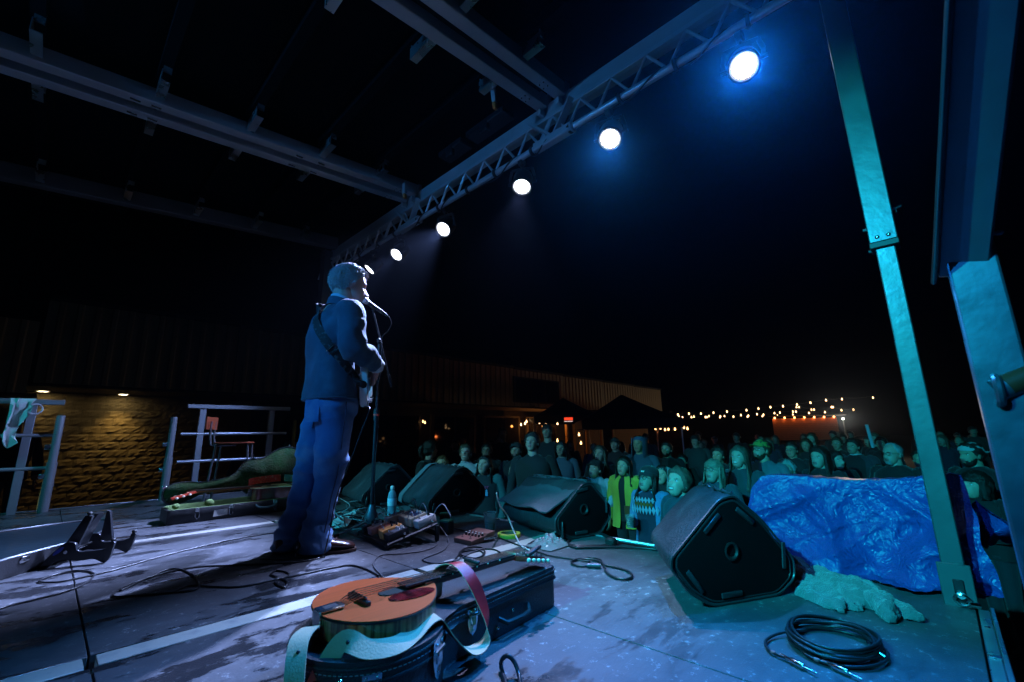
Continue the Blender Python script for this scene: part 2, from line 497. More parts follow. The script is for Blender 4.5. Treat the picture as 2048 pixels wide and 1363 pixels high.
# ------------------------------------------------------------------ roof
ROOFM = pm('dark_roof_vinyl', (.005, .005, .006), .7, 0, .3, 2, .2, 20, spec=.05)
SL = .086
def rz_(x): return 3.30+SL*(x-2.5)     # underside of the roof beams
roof = thing('stage_roof', 'mobile stage roof of dark vinyl on three long pairs of metal beams', 'stage roof', (0, 0, 3.3))
bm = NB()
rows = []
for i in range(13):
    x = -3.2+6.1*i/12
    rows.append([V((x, -.9+7.6*j/16, rz_(x)+.30+.012*math.sin(j*1.7)*math.sin(i*.9))) for j in range(17)])
grid(bm, rows, thick=.03)
mk('roof_panel', bm, ROOFM, roof, True)
def rbeam(y, w, h=.12, x0=-3.1, x1=2.5, dz=0):
    bm = NB()
    beam(bm, (x0, y, rz_(x0)+h/2+dz), (x1, y, rz_(x1)+h/2+dz), w, h, bev=.006)
    return bm
for ya, yb in ((1.98, 1.79), (4.05, 3.86), ):
    for y in (ya, yb):
        o = mk('roof_beam', rbeam(y, .095), ALUD, roof, True)
        for x in ((.1, .22, 1.25, 1.45) if ya > 3 else (-1.2, -1.0, .6)):
            bm = NB()
            box(bm, (x, y, rz_(x)-.004), (.06, .02, .006), bev=.001)
            cyl(bm, (x, y+.052, rz_(x)+.03), (x, y+.075, rz_(x)+.03), .016, 8)
            cyl(bm, (x, y+.075, rz_(x)+.03), (x, y+.085, rz_(x)+.03), .009, 8)
            mk('bolt', bm, STEEL, o, True)
        x = 2.28 if ya < 3 else 2.27
        bm = NB(); box(bm, (x, y, rz_(x)-.004), (.075, .07, .005), bev=.001)
        mk('fixing_plate', bm, pm('pale_galvanised', (.6, .6, .62), .4, .5, .3, 60), o, True)
        bm = NB()
        for dx in (-.025, .025):
            for dy in (-.02, .02): cyl(bm, (x+dx, y+dy, rz_(x)-.005), (x+dx, y+dy, rz_(x)-.011), .006, 6)
        mk('screw', bm, BLK, o, True)
    # black cable trough between the two rails, steel hook plate at the end
    bm = NB(); beam(bm, (-3.1, (ya+yb)/2, rz_(-3.1)+.10), (2.4, (ya+yb)/2, rz_(2.4)+.10), .09, .03); mk('cable_trough', bm, BLKM, roof, True)
    bm = NB()
    for y in (ya, yb):
        box(bm, (2.53, y, rz_(2.5)+.03), (.05, .11, .2), bev=.008)
        box(bm, (2.49, y, rz_(2.5)-.05), (.09, .03, .06), bev=.004)
    mk('end_bracket', bm, ALUD, roof, True)
mk('roof_beam', rbeam(5.86, .11, .16), pm('dark_painted_beam', (.12, .12, .13), .6, .3, .2), roof, True)
PURM = pm('grey_purlin', (.006, .006, .007), .8, 0, .2, spec=.03)
for x in (-1.7, -1.05, -.4, .22, .82, 1.42, 2.0):
    bm = NB(); z = rz_(x)+.2
    beam(bm, (x, -.8, z), (x, 6.5, z), .07, .1)
    p = mk('purlin', bm, PURM, roof, True)
    for y, s in ((1.98, 1), (1.79, -1), (4.05, 1), (3.86, -1), (5.86, -1)):
        bm = NB()
        a = y+s*.055; c = y+s*(.30 if x < 1.9 else .22)
        z2 = rz_(x)+.075
        # folded bright stub that carries the purlin
        beam(bm, (x-.018, a, z2), (x-.018, c, z2), .006, .09)
        beam(bm, (x+.01, a, z2-.042), (x+.01, c, z2-.042), .052, .006)
        beam(bm, (x+.01, c-.01*s, z2+.03), (x+.01, c, z2+.1), .05, .008)
        mk('purlin_stub', bm, ALU if x > -.5 else ALUD, p, True)
# roof front beam and post at the far corner belong to the roof
bm = NB(); beam(bm, (2.56, -.6, 3.27), (2.56, 6.3, 3.27), .11, .13, bev=.006); mk('front_beam', bm, ALUD, roof, True)
for y0, ln in ((2.55, .5), (3.05, .35)):
    bm = NB()
    box(bm, (2.42, y0, 3.42), (.16, ln, .06), bev=.01); box(bm, (2.36, y0, 3.38), (.05, .1, .12), bev=.01)
    mk('hinge_plate', bm, BLKM, roof, True)
bm = NB()
beam(bm, (2.05, 2.12, 3.36), (2.09, 2.14, 3.22), .03, .05); o = mk('roof_latch', bm, ALUD, roof, True)
bm = NB(); beam(bm, (2.09, 2.14, 3.22), (2.105, 2.145, 3.165), .032, .05, bev=.008); mk('latch_handle', bm, pm('orange_plastic', (.75, .17, .02), .4), o, True)
bm = NB(); beam(bm, (2.3, 3.76, 3.32), (2.3, 3.76, 3.2), .03, .05); o = mk('roof_latch', bm, ALUD, roof, True)
bm = NB(); beam(bm, (2.3, 3.76, 3.2), (2.31, 3.765, 3.15), .03, .045, bev=.006); mk('latch_handle', bm, MATS['orange_plastic'], o, True)

# ------------------------------------------------------------------ front truss
tr = thing('lighting_truss', 'long metal lattice truss over the stage front carrying six lit lights', 'truss', (2.5, 3, 3))
bm = NB(); cyl(bm, (2.5, -.6, 2.975), (2.5, 6.3, 2.975), .026, 16); mk('lower_tube', bm, TRUSS, tr, True)
bm = NB(); beam(bm, (2.5, -.6, 3.185), (2.5, 6.3, 3.185), .04, .035, bev=.004); mk('upper_rail', bm, TRUSS, tr, True)
y = -.45
k = 0
while y < 6.2:
    bm = NB(); cyl(bm, (2.5, y, 2.985), (2.5, y+.125, 3.17), .011, 8); cyl(bm, (2.5, y+.02, 2.985), (2.5, y-.12, 3.17), .011, 8) if k % 9 == 0 else None
    mk('web_brace', bm, TRUSS, tr, True)
    bm = NB(); cyl(bm, (2.5, y+.135, 3.17), (2.5, y+.26, 2.985), .011, 8); mk('web_brace', bm, TRUSS, tr, True)
    y += .275; k += 1
for yc in (1.88, 3.95):
    bm = NB()
    beam(bm, (2.5, yc-.2, 2.975), (2.5, yc+.2, 2.975), .075, .075, bev=.01)
    beam(bm, (2.5, yc+.02, 3.0), (2.46, yc+.22, 3.2), .06, .02); beam(bm, (2.5, yc-.02, 3.0), (2.46, yc-.22, 3.2), .06, .02)
    mk('truss_joint', bm, ALUD, tr, True)
bm = NB()
pts = []
for i in range(150):
    yy = -.5+6.6*i/149
    a = i*.42+math.sin(i*.21)*1.4
    pts.append((2.5+.034*math.cos(a), yy, 2.972+.034*math.sin(a)-.012*abs(math.sin(i*.3))))
tube(bm, pts, .0065, 6); mk('power_cable', bm, CABLE, tr, True)
for i in range(16):
    yy = -.4+.42*i+.06*math.sin(i*3.1)
    bm = NB(); M = T(2.5, yy, 2.972) @ RX(PI/2) @ RY(.15*math.sin(i))
    lathe(bm, [(.029, -.012), (.041, -.012), (.041, .012), (.029, .012)], 12, M, caps=False); mk('cable_tie', bm, BLKR, tr, True)
# safety chain near the far corner
bm = NB()
for i in range(12):
    torus(bm, .013, .004, T(2.46, 5.25, 2.97-.03*i) @ RZ(PI/2*(i % 2)) @ RX(PI/2), 8, 4)
mk('safety_chain', bm, STEEL, tr, True)

# ------------------------------------------------------------------ corner posts
def post(name, label, y0, y1, x0, x1, ztop):
    t = thing(name, label, 'post', ((x0+x1)/2, (y0+y1)/2, 0), group='roof corner posts')
    yc = (y0+y1)/2; xc = (x0+x1)/2
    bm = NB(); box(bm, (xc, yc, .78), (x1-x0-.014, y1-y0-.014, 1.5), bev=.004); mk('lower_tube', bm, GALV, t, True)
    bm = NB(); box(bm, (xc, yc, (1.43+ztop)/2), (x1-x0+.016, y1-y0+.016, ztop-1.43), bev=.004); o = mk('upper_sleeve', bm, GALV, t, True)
    for dy in (-.02, .018):
        bm = NB(); sphere(bm, (x0-.008, yc+dy, 1.452), (.005, .0085, .0085), u=10, v=6); mk('bolt', bm, STEEL, o, True)
    bm = NB(); box(bm, (xc, yc, 1.418), (x1-x0+.02, y1-y0+.02, .026), bev=.003); mk('rubber_collar', bm, BLKR, t, True)
    bm = NB(); cyl(bm, (xc, y1+.004, 1.41), (xc, y1+.018, 1.41), .009, 6); cyl(bm, (xc, y1+.008, 1.515), (xc, y1+.022, 1.515), .009, 6)
    mk('side_bolt', bm, STEEL, t, True)
    bm = NB(); cyl(bm, (xc, y0-.006, 1.575), (xc, y0-.04, 1.582), .006, 8); cyl(bm, (xc, y0-.02, 1.582), (xc, y0-.02, 1.56), .004, 6)
    mk('locking_pin', bm, STEEL, t, True)
    bm = NB(); box(bm, (x0-.004, yc, .07), (.012, y1-y0+.012, .15), bev=.003); f = mk('foot_plate', bm, GALV, t, True)
    bm = NB(); box(bm, (x0-.013, yc-.005, .055), (.006, .03, .075), bev=.003); mk('slot', bm, BLK, f, True)
    bm = NB(); cyl(bm, (x0-.035, yc-.006, .045), (x0+.0, yc-.006, .045), .013, 12); torus(bm, .02, .005, T(x0-.03, yc-.006, .03) @ RY(1.2), 16, 6)
    cyl(bm, (x0-.03, yc-.02, .018), (x0-.01, yc-.045, .012), .011, 10)
    mk('foot_bolt', bm, STEEL, f, True)
    return t
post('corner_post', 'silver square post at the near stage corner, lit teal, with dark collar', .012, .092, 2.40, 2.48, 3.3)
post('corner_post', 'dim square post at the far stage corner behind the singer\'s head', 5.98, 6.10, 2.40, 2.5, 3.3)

# the near upright beside the camera with its brace and rail
t = thing('side_upright', 'blurred blue-lit metal upright beside the side steps with diagonal brace', 'upright post', (1.27, -.12, -1.1))
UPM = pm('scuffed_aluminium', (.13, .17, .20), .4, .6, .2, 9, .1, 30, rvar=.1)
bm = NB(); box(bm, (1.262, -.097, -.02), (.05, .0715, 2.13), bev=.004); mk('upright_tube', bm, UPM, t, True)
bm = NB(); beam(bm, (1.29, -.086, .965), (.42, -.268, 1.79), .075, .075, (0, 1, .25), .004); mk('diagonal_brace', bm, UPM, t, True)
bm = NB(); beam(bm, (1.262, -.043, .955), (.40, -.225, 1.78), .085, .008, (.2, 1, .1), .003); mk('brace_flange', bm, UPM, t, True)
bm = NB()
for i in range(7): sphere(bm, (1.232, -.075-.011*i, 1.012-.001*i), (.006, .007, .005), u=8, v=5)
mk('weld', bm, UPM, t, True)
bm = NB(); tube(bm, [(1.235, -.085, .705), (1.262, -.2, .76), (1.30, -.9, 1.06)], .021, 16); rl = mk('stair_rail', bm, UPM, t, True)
bm = NB(); cyl(bm, (1.238, -.098, .712), (1.252, -.158, .741), .0215, 16, r2=.0215); mk('painted_reflection', bm, pm('orange_reflection_paint', (.22, .04, .015), .5), rl, True)  # dark orange band painted on as a warm reflection in the rail
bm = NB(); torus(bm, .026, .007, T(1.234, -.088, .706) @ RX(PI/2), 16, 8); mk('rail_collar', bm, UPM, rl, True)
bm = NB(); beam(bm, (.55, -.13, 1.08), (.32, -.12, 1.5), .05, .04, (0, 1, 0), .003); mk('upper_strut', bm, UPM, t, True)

# ------------------------------------------------------------------ railings at the far end
RAILM = pm('railing_aluminium', (.42, .44, .48), .38, .6, .1, 6)
def railing(label, x0, x1, posts, tall, ladder, y=6.5):
    t = thing('guard_railing', label, 'railing', ((x0+x1)/2, y, 0), group='guard railings at the far stage end')
    bm = NB(); beam(bm, (x0, y, 1.065), (x1, y, 1.065), .06, .05, bev=.005); mk('top_rail', bm, RAILM, t, True)
    for z in (.735, .415):
        bm = NB(); cyl(bm, (x0-.03, y, z), (x1-.02, y, z), .019, 12); mk('mid_rail', bm, RAILM, t, True)
    for x in posts:
        bm = NB(); beam(bm, (x, y+.012, 1.04), (x, y+.012, -.05), .065, .05, (0, 1, 0), .004); mk('upright', bm, RAILM, t, True)
    # round tube with sliding lock at the side
    xa = ladder
    bm = NB(); cyl(bm, (xa, y-.06, .93), (xa, y-.06, .3), .033, 14); cyl(bm, (xa, y-.06, .47), (xa, y-.06, 0), .04, 14); mk('lock_tube', bm, RAILM, t, True)
    for z in (.62, .34):
        bm = NB(); box(bm, (xa-.05, y-.06, z), (.05, .03, .05), bev=.006); mk('lock_tab', bm, STEEL, t, True)
    return t
railing('metal guard railing at the left picture edge with white cloth tied on it', -1.5, .07, (-.15, -1.2), 1, .06)
railing('metal guard railing behind the open guitar case and wooden chair', 1.11, 2.28, (1.275, 2.06), 1, .99)
# yellow prop sticks
YEL = pm('yellow_wood', (.5, .32, .06), .6, 0, .2)
for i, (x, yy, z0, z1, dx, lb) in enumerate(((.0, 7.4, -.3, 1.0, -.1, 'yellow pole standing behind the left guard railing'), (2.52, 6.9, -.4, .93, .02, 'thin yellow pole behind the chair\'s railing'))):
    bm = NB(); beam(bm, (x, yy, GZ), (x+dx*-.6, yy, z1), .035, .035); tag(mk('pole', bm, YEL), lb, 'pole')
# white cloth tied on the left railing
CLW = pm('white_cloth', (.7, .72, .74), .8, 0, .1, 10, .3, 60)
bm = NB()
rows = []
for i in range(15):
    f = i/14
    row = []
    for j in range(11):
        g = j/10
        w = .085*(1-.4*f)
        row.append(V((-.225+(g-.5)*w*2-.02*f+.015*math.sin(g*9+f*4), 6.44-.03*math.sin(PI*min(1, f*3))-.03*nz((f*4, g*5, 2), 1), 1.115-.03*(1-min(1, f*5))-.50*f*(.75+.25*math.sin(g*5)))))
    rows.append(row)
grid(bm, rows, thick=.01)
torus(bm, .05, .008, T(-.13, 6.43, .99) @ RX(PI/2.3), 16, 6)
tag(mk('tied_cloth', bm, CLW), 'white cloth tied over the left guard railing', 'cloth')
# ------------------------------------------------------------------ long building
BY = 14.0
METAL = pm('brown_metal_cladding', (.50, .40, .27), .6, .2, .2, .7)
DARKM = pm('dark_soffit', (.06, .055, .045), .8)
BLOCK = pm('split_face_block', (.36, .27, .13), .9, 0, .3, 5, .5, 30)
MORT = pm('mortar', (.30, .24, .13), .9)
bld = thing('retail_building', 'long low building with ribbed metal fascia above a split-face block wall', 'building', (14, BY, GZ))
def clad(x0, x1, y, z0, z1, name='fascia_panel', pitch=.30):
    """ribbed sheet"""
    bm = NB()
    n = int((x1-x0)/pitch)
    prof = []
    for i in range(n):
        x = x0+i*pitch
        for dx, dy in ((0, 0), (pitch*.52, 0), (pitch*.62, -.035), (pitch*.86, -.035), (pitch*.96, 0)):
            prof.append((min(x1, x+dx), y+dy))
    prof.append((x1, y))
    grid(bm, [[V((a, b, z0)) for a, b in prof], [V((a, b, z1)) for a, b in prof]])
    return mk(name, bm, METAL, bld, True, smooth=0)
SOF = 1.95
for k in range(8):
    x0 = -.40+k*3.78
    clad(x0, x0+3.75, BY, SOF+.02, 3.82-.03*k)
bm = NB()
for k in range(8): box(bm, (-.40+k*3.78+1.88, BY-.02, 3.86-.03*k), (3.77, .14, .1))
mk('roof_edge', bm, DARKM, bld, True)
clad(-9, -.46, BY-.5, SOF-.25, 3.2)
bm = NB(); box(bm, (14.6, BY+.9, SOF-.02), (30.2, 1.9, .06)); mk('soffit', bm, DARKM, bld, True)
bm = NB(); box(bm, (-4.8, BY+.4, SOF-.28), (9.0, 1.9, .05)); mk('soffit', bm, DARKM, bld, True)
bm = NB(); box(bm, (14, BY+4, 1.2), (30, 4, 4.5)); mk('building_body', bm, DARKM, bld, True)
# block wall with every block raised from its mortar
WY = BY+1.45
bm = NB(); box(bm, (1.2, WY+.15, (SOF+GZ)/2-.05), (6.2, .2, SOF-GZ-.1)); wl = mk('block_wall', bm, MORT, bld, True)
rb = random.Random(8)
def rough_block(w, h, seed):
    bm = NB()
    nx, ny = 6, 4
    rows = []
    for j in range(ny+1):
        row = []
        for i in range(nx+1):
            e = (i in (0, nx) or j in (0, ny))
            d = 0 if e else .012+.012*nz((i*.8, j*.9, seed*3.7), 1)+rb.uniform(-.006, .006)
            row.append(V((-w/2+w*i/nx, -d, -h/2+h*j/ny)))
        rows.append(row)
    grid(bm, rows)
    return bm
variants = []
BW, BH = .40, .20
for s in range(7):
    o = mk('block', rough_block(BW-.012, BH-.012, s), BLOCK, wl, False, smooth=0)
    variants.append(o)
used = set()
for r in range(15):
    for c in range(14):
        x = -1.7+c*BW+(BW/2 if r % 2 else 0)
        z = SOF-.16-r*BH
        if x > 3.9: continue
        i = rb.randrange(7)
        M = T(x, WY+.045, z) @ Matrix.Diagonal((1, rb.uniform(.7, 1.3), 1, 1))
        Mi = WM['retail_building'].inverted()
        if i not in used:
            used.add(i); o = variants[i]; o.matrix_local = Mi @ M
        else:
            inst(variants[i], 'block', Mi @ M, wl)
# windows and dark glazing further along
GLS = pm('dark_glass', (.01, .01, .012), .05, 0, 0)
for x0 in (5.2, 8.2, 11.2, 14.2, 17.2):
    bm = NB(); box(bm, (x0+1.2, WY+.1, .3), (2.5, .12, 2.6)); w = mk('shop_window', bm, DARKM, bld, True)
    for k in range(2):
        bm = NB(); box(bm, (x0+.65+1.15*k, WY+.02, .3), (1.05, .02, 2.4)); mk('pane', bm, GLS, w, True)
WAR = pm('brick_lit_front', (.40, .22, .11), .85, 0, .25, 3)
bm = NB(); box(bm, (26.0, WY+.2, .3), (9, .2, 2.9)); bw = mk('brick_front', bm, MORT, bld, True)
# courses of long bricks round the lit doorway
src = None
for r in range(14):
    for c in range(17):
        x = 21.9+c*.5+(.25 if r % 2 else 0); z = GZ+.15+r*.2
        if 24.2 < x < 25.5 and z < 1.2: continue
        M = WM['retail_building'].inverted() @ T(x, WY+.085, z)
        if src is None:
            bm = NB(); box(bm, (0, 0, 0), (.485, .05, .185), bev=.006); src = mk('brick', bm, WAR, bw); src.matrix_local = M
        else: inst(src, 'brick', M, bw)
WOOD = pm('pale_wood_frame', (.55, .36, .16), .6)
bm = NB()
for x in (24.15, 25.5): box(bm, (x, WY+.02, .05), (.12, .14, 2.3))
box(bm, (24.82, WY+.02, 1.26), (1.5, .14, .12)); d = mk('door', bm, WOOD, bld, True)
bm = NB(); box(bm, (24.82, WY+.06, .05), (1.24, .03, 2.3)); mk('door_pane', bm, GLS, d, True)
for x in (19.4, 21.2):
    bm = NB(); box(bm, (x, BY+.6, .4), (.14, .14, 3.0)); mk('porch_post', bm, WOOD, bld, True)
# upper dark window on the fascia
bm = NB(); box(bm, (16.3, BY-.06, 2.75), (3.4, .06, 1.2)); w = mk('upper_window', bm, DARKM, bld, True)
for k in range(3):
    bm = NB(); box(bm, (15.25+1.08*k, BY-.1, 2.75), (1.0, .02, 1.05)); mk('pane', bm, GLS, w, True)
# soffit downlights: real lamps of the place
WARM = (1.0, .68, .26)
SPOTM = em('lit_soffit_lens', (1, .82, .5), 14)
for i, (px, py, w, lb) in enumerate(((265, 775, 38, 'round soffit light shining down the tan block wall'), (86, 781, 4, 'round soffit light at the left end above the railing'))):
    p = at(px, py, 2, SOF-.06)
    p.y = WY-.30
    t = thing('soffit_light', lb, 'soffit light', p, group='soffit lights on the building')
    bm = NB(); lathe(bm, [(.13, .02), (.13, -.012), (.10, -.012), (.10, .01)], 20); mk('trim_ring', bm, WHITEP, t)
    bm = NB(); lathe(bm, [(.10, .002), (.07, -.012), (0.001, -.016)], 20); mk('lens', bm, SPOTM, t)
    l = bpy.data.lights.new('soffit_lamp', 'SPOT'); l.energy = w; l.color = WARM; l.spot_size = rad(92); l.spot_blend = .8; l.shadow_soft_size = .08
    lo = bpy.data.objects.new('soffit_lamp', l); COL.objects.link(lo); lo.parent = t; lo.location = (0, 0, -.03)

# ------------------------------------------------------------------ pop-up canopies
TENT = pm('black_canopy_cloth', (.014, .013, .013), .8, 0, .2)
TENTR = pm('red_valance', (.5, .06, .02), .7)
def tent(c, w, zt, ze, rz, label, red=False):
    t = thing('pop_up_canopy', label, 'canopy', (c.x, c.y, GZ), rz, 'pop-up canopies behind the crowd')
    bm = NB(); h = w/2
    n = 8
    edge = []
    for s in range(4):
        a0 = PI/4+s*PI/2; a1 = a0+PI/2
        p0 = V((math.cos(a0), math.sin(a0), 0))*h*1.414; p1 = V((math.cos(a1), math.sin(a1), 0))*h*1.414
        for k in range(n): edge.append(p0+(p1-p0)*(k/n)+V((0, 0, ze-GZ-.06*math.sin(PI*k/n)*0)))
    rings = [edge]
    for f in (.66, .33, .02):
        rings.append([V((p.x*f, p.y*f, (ze-GZ)+(zt-ze)*(1-f)**1.15)) for p in edge])
    loft(bm, rings, True, False)
    mk('canopy_top', bm, TENT, t)
    bm = NB()
    loft(bm, [edge, [p*1.0+V((0, 0, -.28)) for p in edge]], True, False)
    mk('valance', bm, TENT, t)
    for s in range(4):
        a = PI/4+s*PI/2; p = V((math.cos(a), math.sin(a), 0))*h*1.36
        bm = NB(); cyl(bm, (p.x, p.y, 0), (p.x, p.y, ze-GZ), .025, 8); mk('leg', bm, ALUD, t)
    return t
c2 = atd(1247, 850, 15.5); c1 = atd(1128, 848, 18.5)
tent(c2, 3.2, atd(1247, 786, 15.5).z, atd(1247, 840, 15.5).z, .7, 'black pop-up canopy with pointed roof, right of the lit doorway')
tent(c1, 2.6, atd(1128, 793, 18.5).z, atd(1128, 832, 18.5).z, .75, 'smaller black pop-up canopy in front of the red lit sign')
# lit red sign
p = atd(1137, 838, 16.9)
t = thing('lit_sign', 'small lit red sign with a pale line below, on the canopy edge', 'sign', M=frame(p, (-math.cos(YAW), -math.sin(YAW), 0)))
bm = NB(); box(bm, (-.02, 0, 0), (.04, .36, .23)); mk('sign_box', bm, BLK, t)
bm = NB(); box(bm, (.004, 0, .035), (.008, .33, .1)); mk('sign_face', bm, em('lit_red', (1, .06, .02), 1.2), t)
bm = NB(); box(bm, (.004, 0, -.06), (.008, .33, .02)); mk('sign_line', bm, em('lit_pale', (1, .8, .7), 1.2), t)

# ------------------------------------------------------------------ bulbs on wires
BULB = em('lit_warm_bulb', (1, .52, .20), 5.5)
BULBW = em('lit_pale_bulb', (1, .60, .28), 6)
def string(label, pts, d, r=.038, mat=None, sag=.06, every=None):
    P = [atd(x, y, d) for x, y in pts]
    t = thing('string_lights', label, 'string lights', P[0], group='strings of warm bulbs')
    bm = NB(); L_ = []
    for a, b in zip(P[:-1], P[1:]):
        for k in range(6): L_.append(a+(b-a)*(k/6)+V((0, 0, .09-sag*math.sin(PI*k/6))))
    L_.append(P[-1]+V((0, 0, .09)))
    tube(bm, L_, .008, 4); mk('wire', bm, CABLE, t, True)
    src = None
    for p in P:
        M = WM[t.name].inverted() @ T(p)
        if src is None:
            bm = NB(); lathe(bm, [(.004, .075), (r*.4, .07), (r*.45, .045), (r*.9, .012), (r, -.01), (r*.7, -r), (.003, -r*1.3)], 10)
            src = mk('bulb', bm, mat or BULBW, t); src.matrix_local = M
        else: inst(src, 'bulb', M, t)
string('string of warm bulbs along the top of the patio, rising to the right', [(1334, 829), (1356, 828), (1378, 826), (1402, 826), (1427, 824), (1454, 822), (1493, 819), (1517, 816), (1541, 813), (1566, 811), (1594, 808), (1621, 804), (1652, 799), (1684, 797), (1746, 794)], 24)
string('second string of warm bulbs, just below the topmost one', [(1342, 832), (1358, 832), (1383, 833), (1411, 833), (1440, 833), (1467, 832), (1482, 829), (1514, 827), (1549, 825), (1560, 824), (1586, 822), (1592, 822), (1618, 825), (1650, 823), (1663, 813), (1666, 813), (1683, 819), (1707, 818)], 26)
string('lower string of warm bulbs left of the orange-lit stall', [(1365, 833), (1388, 832), (1414, 833), (1418, 831), (1441, 831), (1449, 831), (1495, 832), (1497, 830), (1525, 831), (1527, 828), (1555, 830), (1586, 828), (1593, 813), (1598, 813), (1623, 818), (1628, 818)], 28)
string('row of warm bulbs hanging under the right canopy', [(1311, 856), (1321, 855), (1330, 858), (1337, 857), (1350, 857), (1368, 854), (1375, 856)], 17, .035, BULB)
string('row of warm bulbs above the lit doorway', [(1042, 848), (1050, 846), (1053, 842), (1069, 841), (1079, 844), (1092, 843), (1115, 846)], 18.6, .035, BULBW)
string('few glowing bulbs standing in for reflections low in the dark shop front', [(826, 845), (835, 843), (846, 842), (850, 844)], 18, .03, BULB)  # emissive bulbs at the glass in place of mirrored light
string('scattered warm bulbs beside the right canopy legs', [(1158, 868), (1162, 885), (1176, 850), (1208, 852), (1115, 880)], 15.0, .035, BULB)
# warm light these bulbs throw
for (px, py, d, w, c) in ((1078, 846, 18.0, 34, (1, .40, .10)), (1330, 850, 17, 10, (1, .25, .06))):
    pass

# ------------------------------------------------------------------ orange-lit stall far behind the crowd
ORG = pm('stall_boards', (.45, .20, .09), .7, 0, .15)
p0 = atd(1545, 842, 27.0); p1 = atd(1674, 838, 27.0)
mid = (p0+p1)/2; dirv = (p1-p0); wst = dirv.length; az = math.atan2(dirv.y, dirv.x)
t = thing('food_stall', 'orange-lit timber stall beyond the crowd with bulbs along its eave', 'stall', (mid.x, mid.y, GZ), az)
zt = mid.z-GZ
n = 12
for k in range(n):
    bm = NB(); box(bm, (0, 0, zt-.9+.11*k-.2), (wst, .03, .105), bev=.006); mk('board', bm, ORG, t)
bm = NB(); box(bm, (0, -.25, zt+.31), (wst+.3, .8, .05)); mk('roof', bm, DARKM, t)
bm = NB(); box(bm, (0, 0, .55), (wst, .05, 1.1)); mk('counter', bm, DARKM, t)
src = None
for k in range(7):
    M = T(-wst/2+.1+wst*.96*k/6.3, -.12, zt+.2)
    if src is None:
        bm = NB(); lathe(bm, [(.004, .06), (.025, .05), (.055, 0), (.03, -.05), (.003, -.06)], 10); src = mk('bulb', bm, em('lit_orange_bulb', (1, .33, .10), 10), t); src.matrix_local = M
    else: inst(src, 'bulb', M, t)
    l = bpy.data.lights.new('stall_bulb_light', 'POINT'); l.energy = 1.3; l.color = (1, .25, .05); l.shadow_soft_size = .06
    lo = bpy.data.objects.new('stall_bulb_light', l); COL.objects.link(lo); lo.parent = t; lo.location = M.translation+V((0, .0, -.07))
# the doorway bulbs' own light
for px, py, w in ((1079, 848, 14), (1050, 850, 9), (1112, 850, 8)):
    l = bpy.data.lights.new('doorway_bulb_light', 'POINT'); l.energy = w; l.color = (1, .34, .07); l.shadow_soft_size = .06
    lo = bpy.data.objects.new('doorway_bulb_light', l); COL.objects.link(lo); lo.location = at(px, py, 1, WY-.45)
for k, (px, py) in enumerate(((1320, 862), (1345, 862))):
    l = bpy.data.lights.new('canopy_bulb_light', 'POINT'); l.energy = 5; l.color = (1, .22, .05); l.shadow_soft_size = .06
    lo = bpy.data.objects.new('canopy_bulb_light', l); COL.objects.link(lo); lo.location = atd(px, py, 17.3)
# white floodlight far right
p = atd(1686, 836, 28)
t = thing('flood_light', 'small white floodlight on a pole right of the orange stall', 'floodlight', (p.x, p.y, GZ))
bm = NB(); cyl(bm, (0, 0, 0), (0, 0, p.z-GZ), .03, 8); mk('pole', bm, BLKM, t)
bm = NB(); sphere(bm, (0, 0, p.z-GZ), (.06, .06, .05)); mk('lens', bm, em('lit_white', (.85, 1, .9), 6), t)
l = bpy.data.lights.new('flood_lamp', 'POINT'); l.energy = 240; l.color = (1, .86, .62); l.shadow_soft_size = .08
lo = bpy.data.objects.new('flood_lamp', l); COL.objects.link(lo); lo.parent = t; lo.location = (-.15, -.05, p.z-GZ+.05)
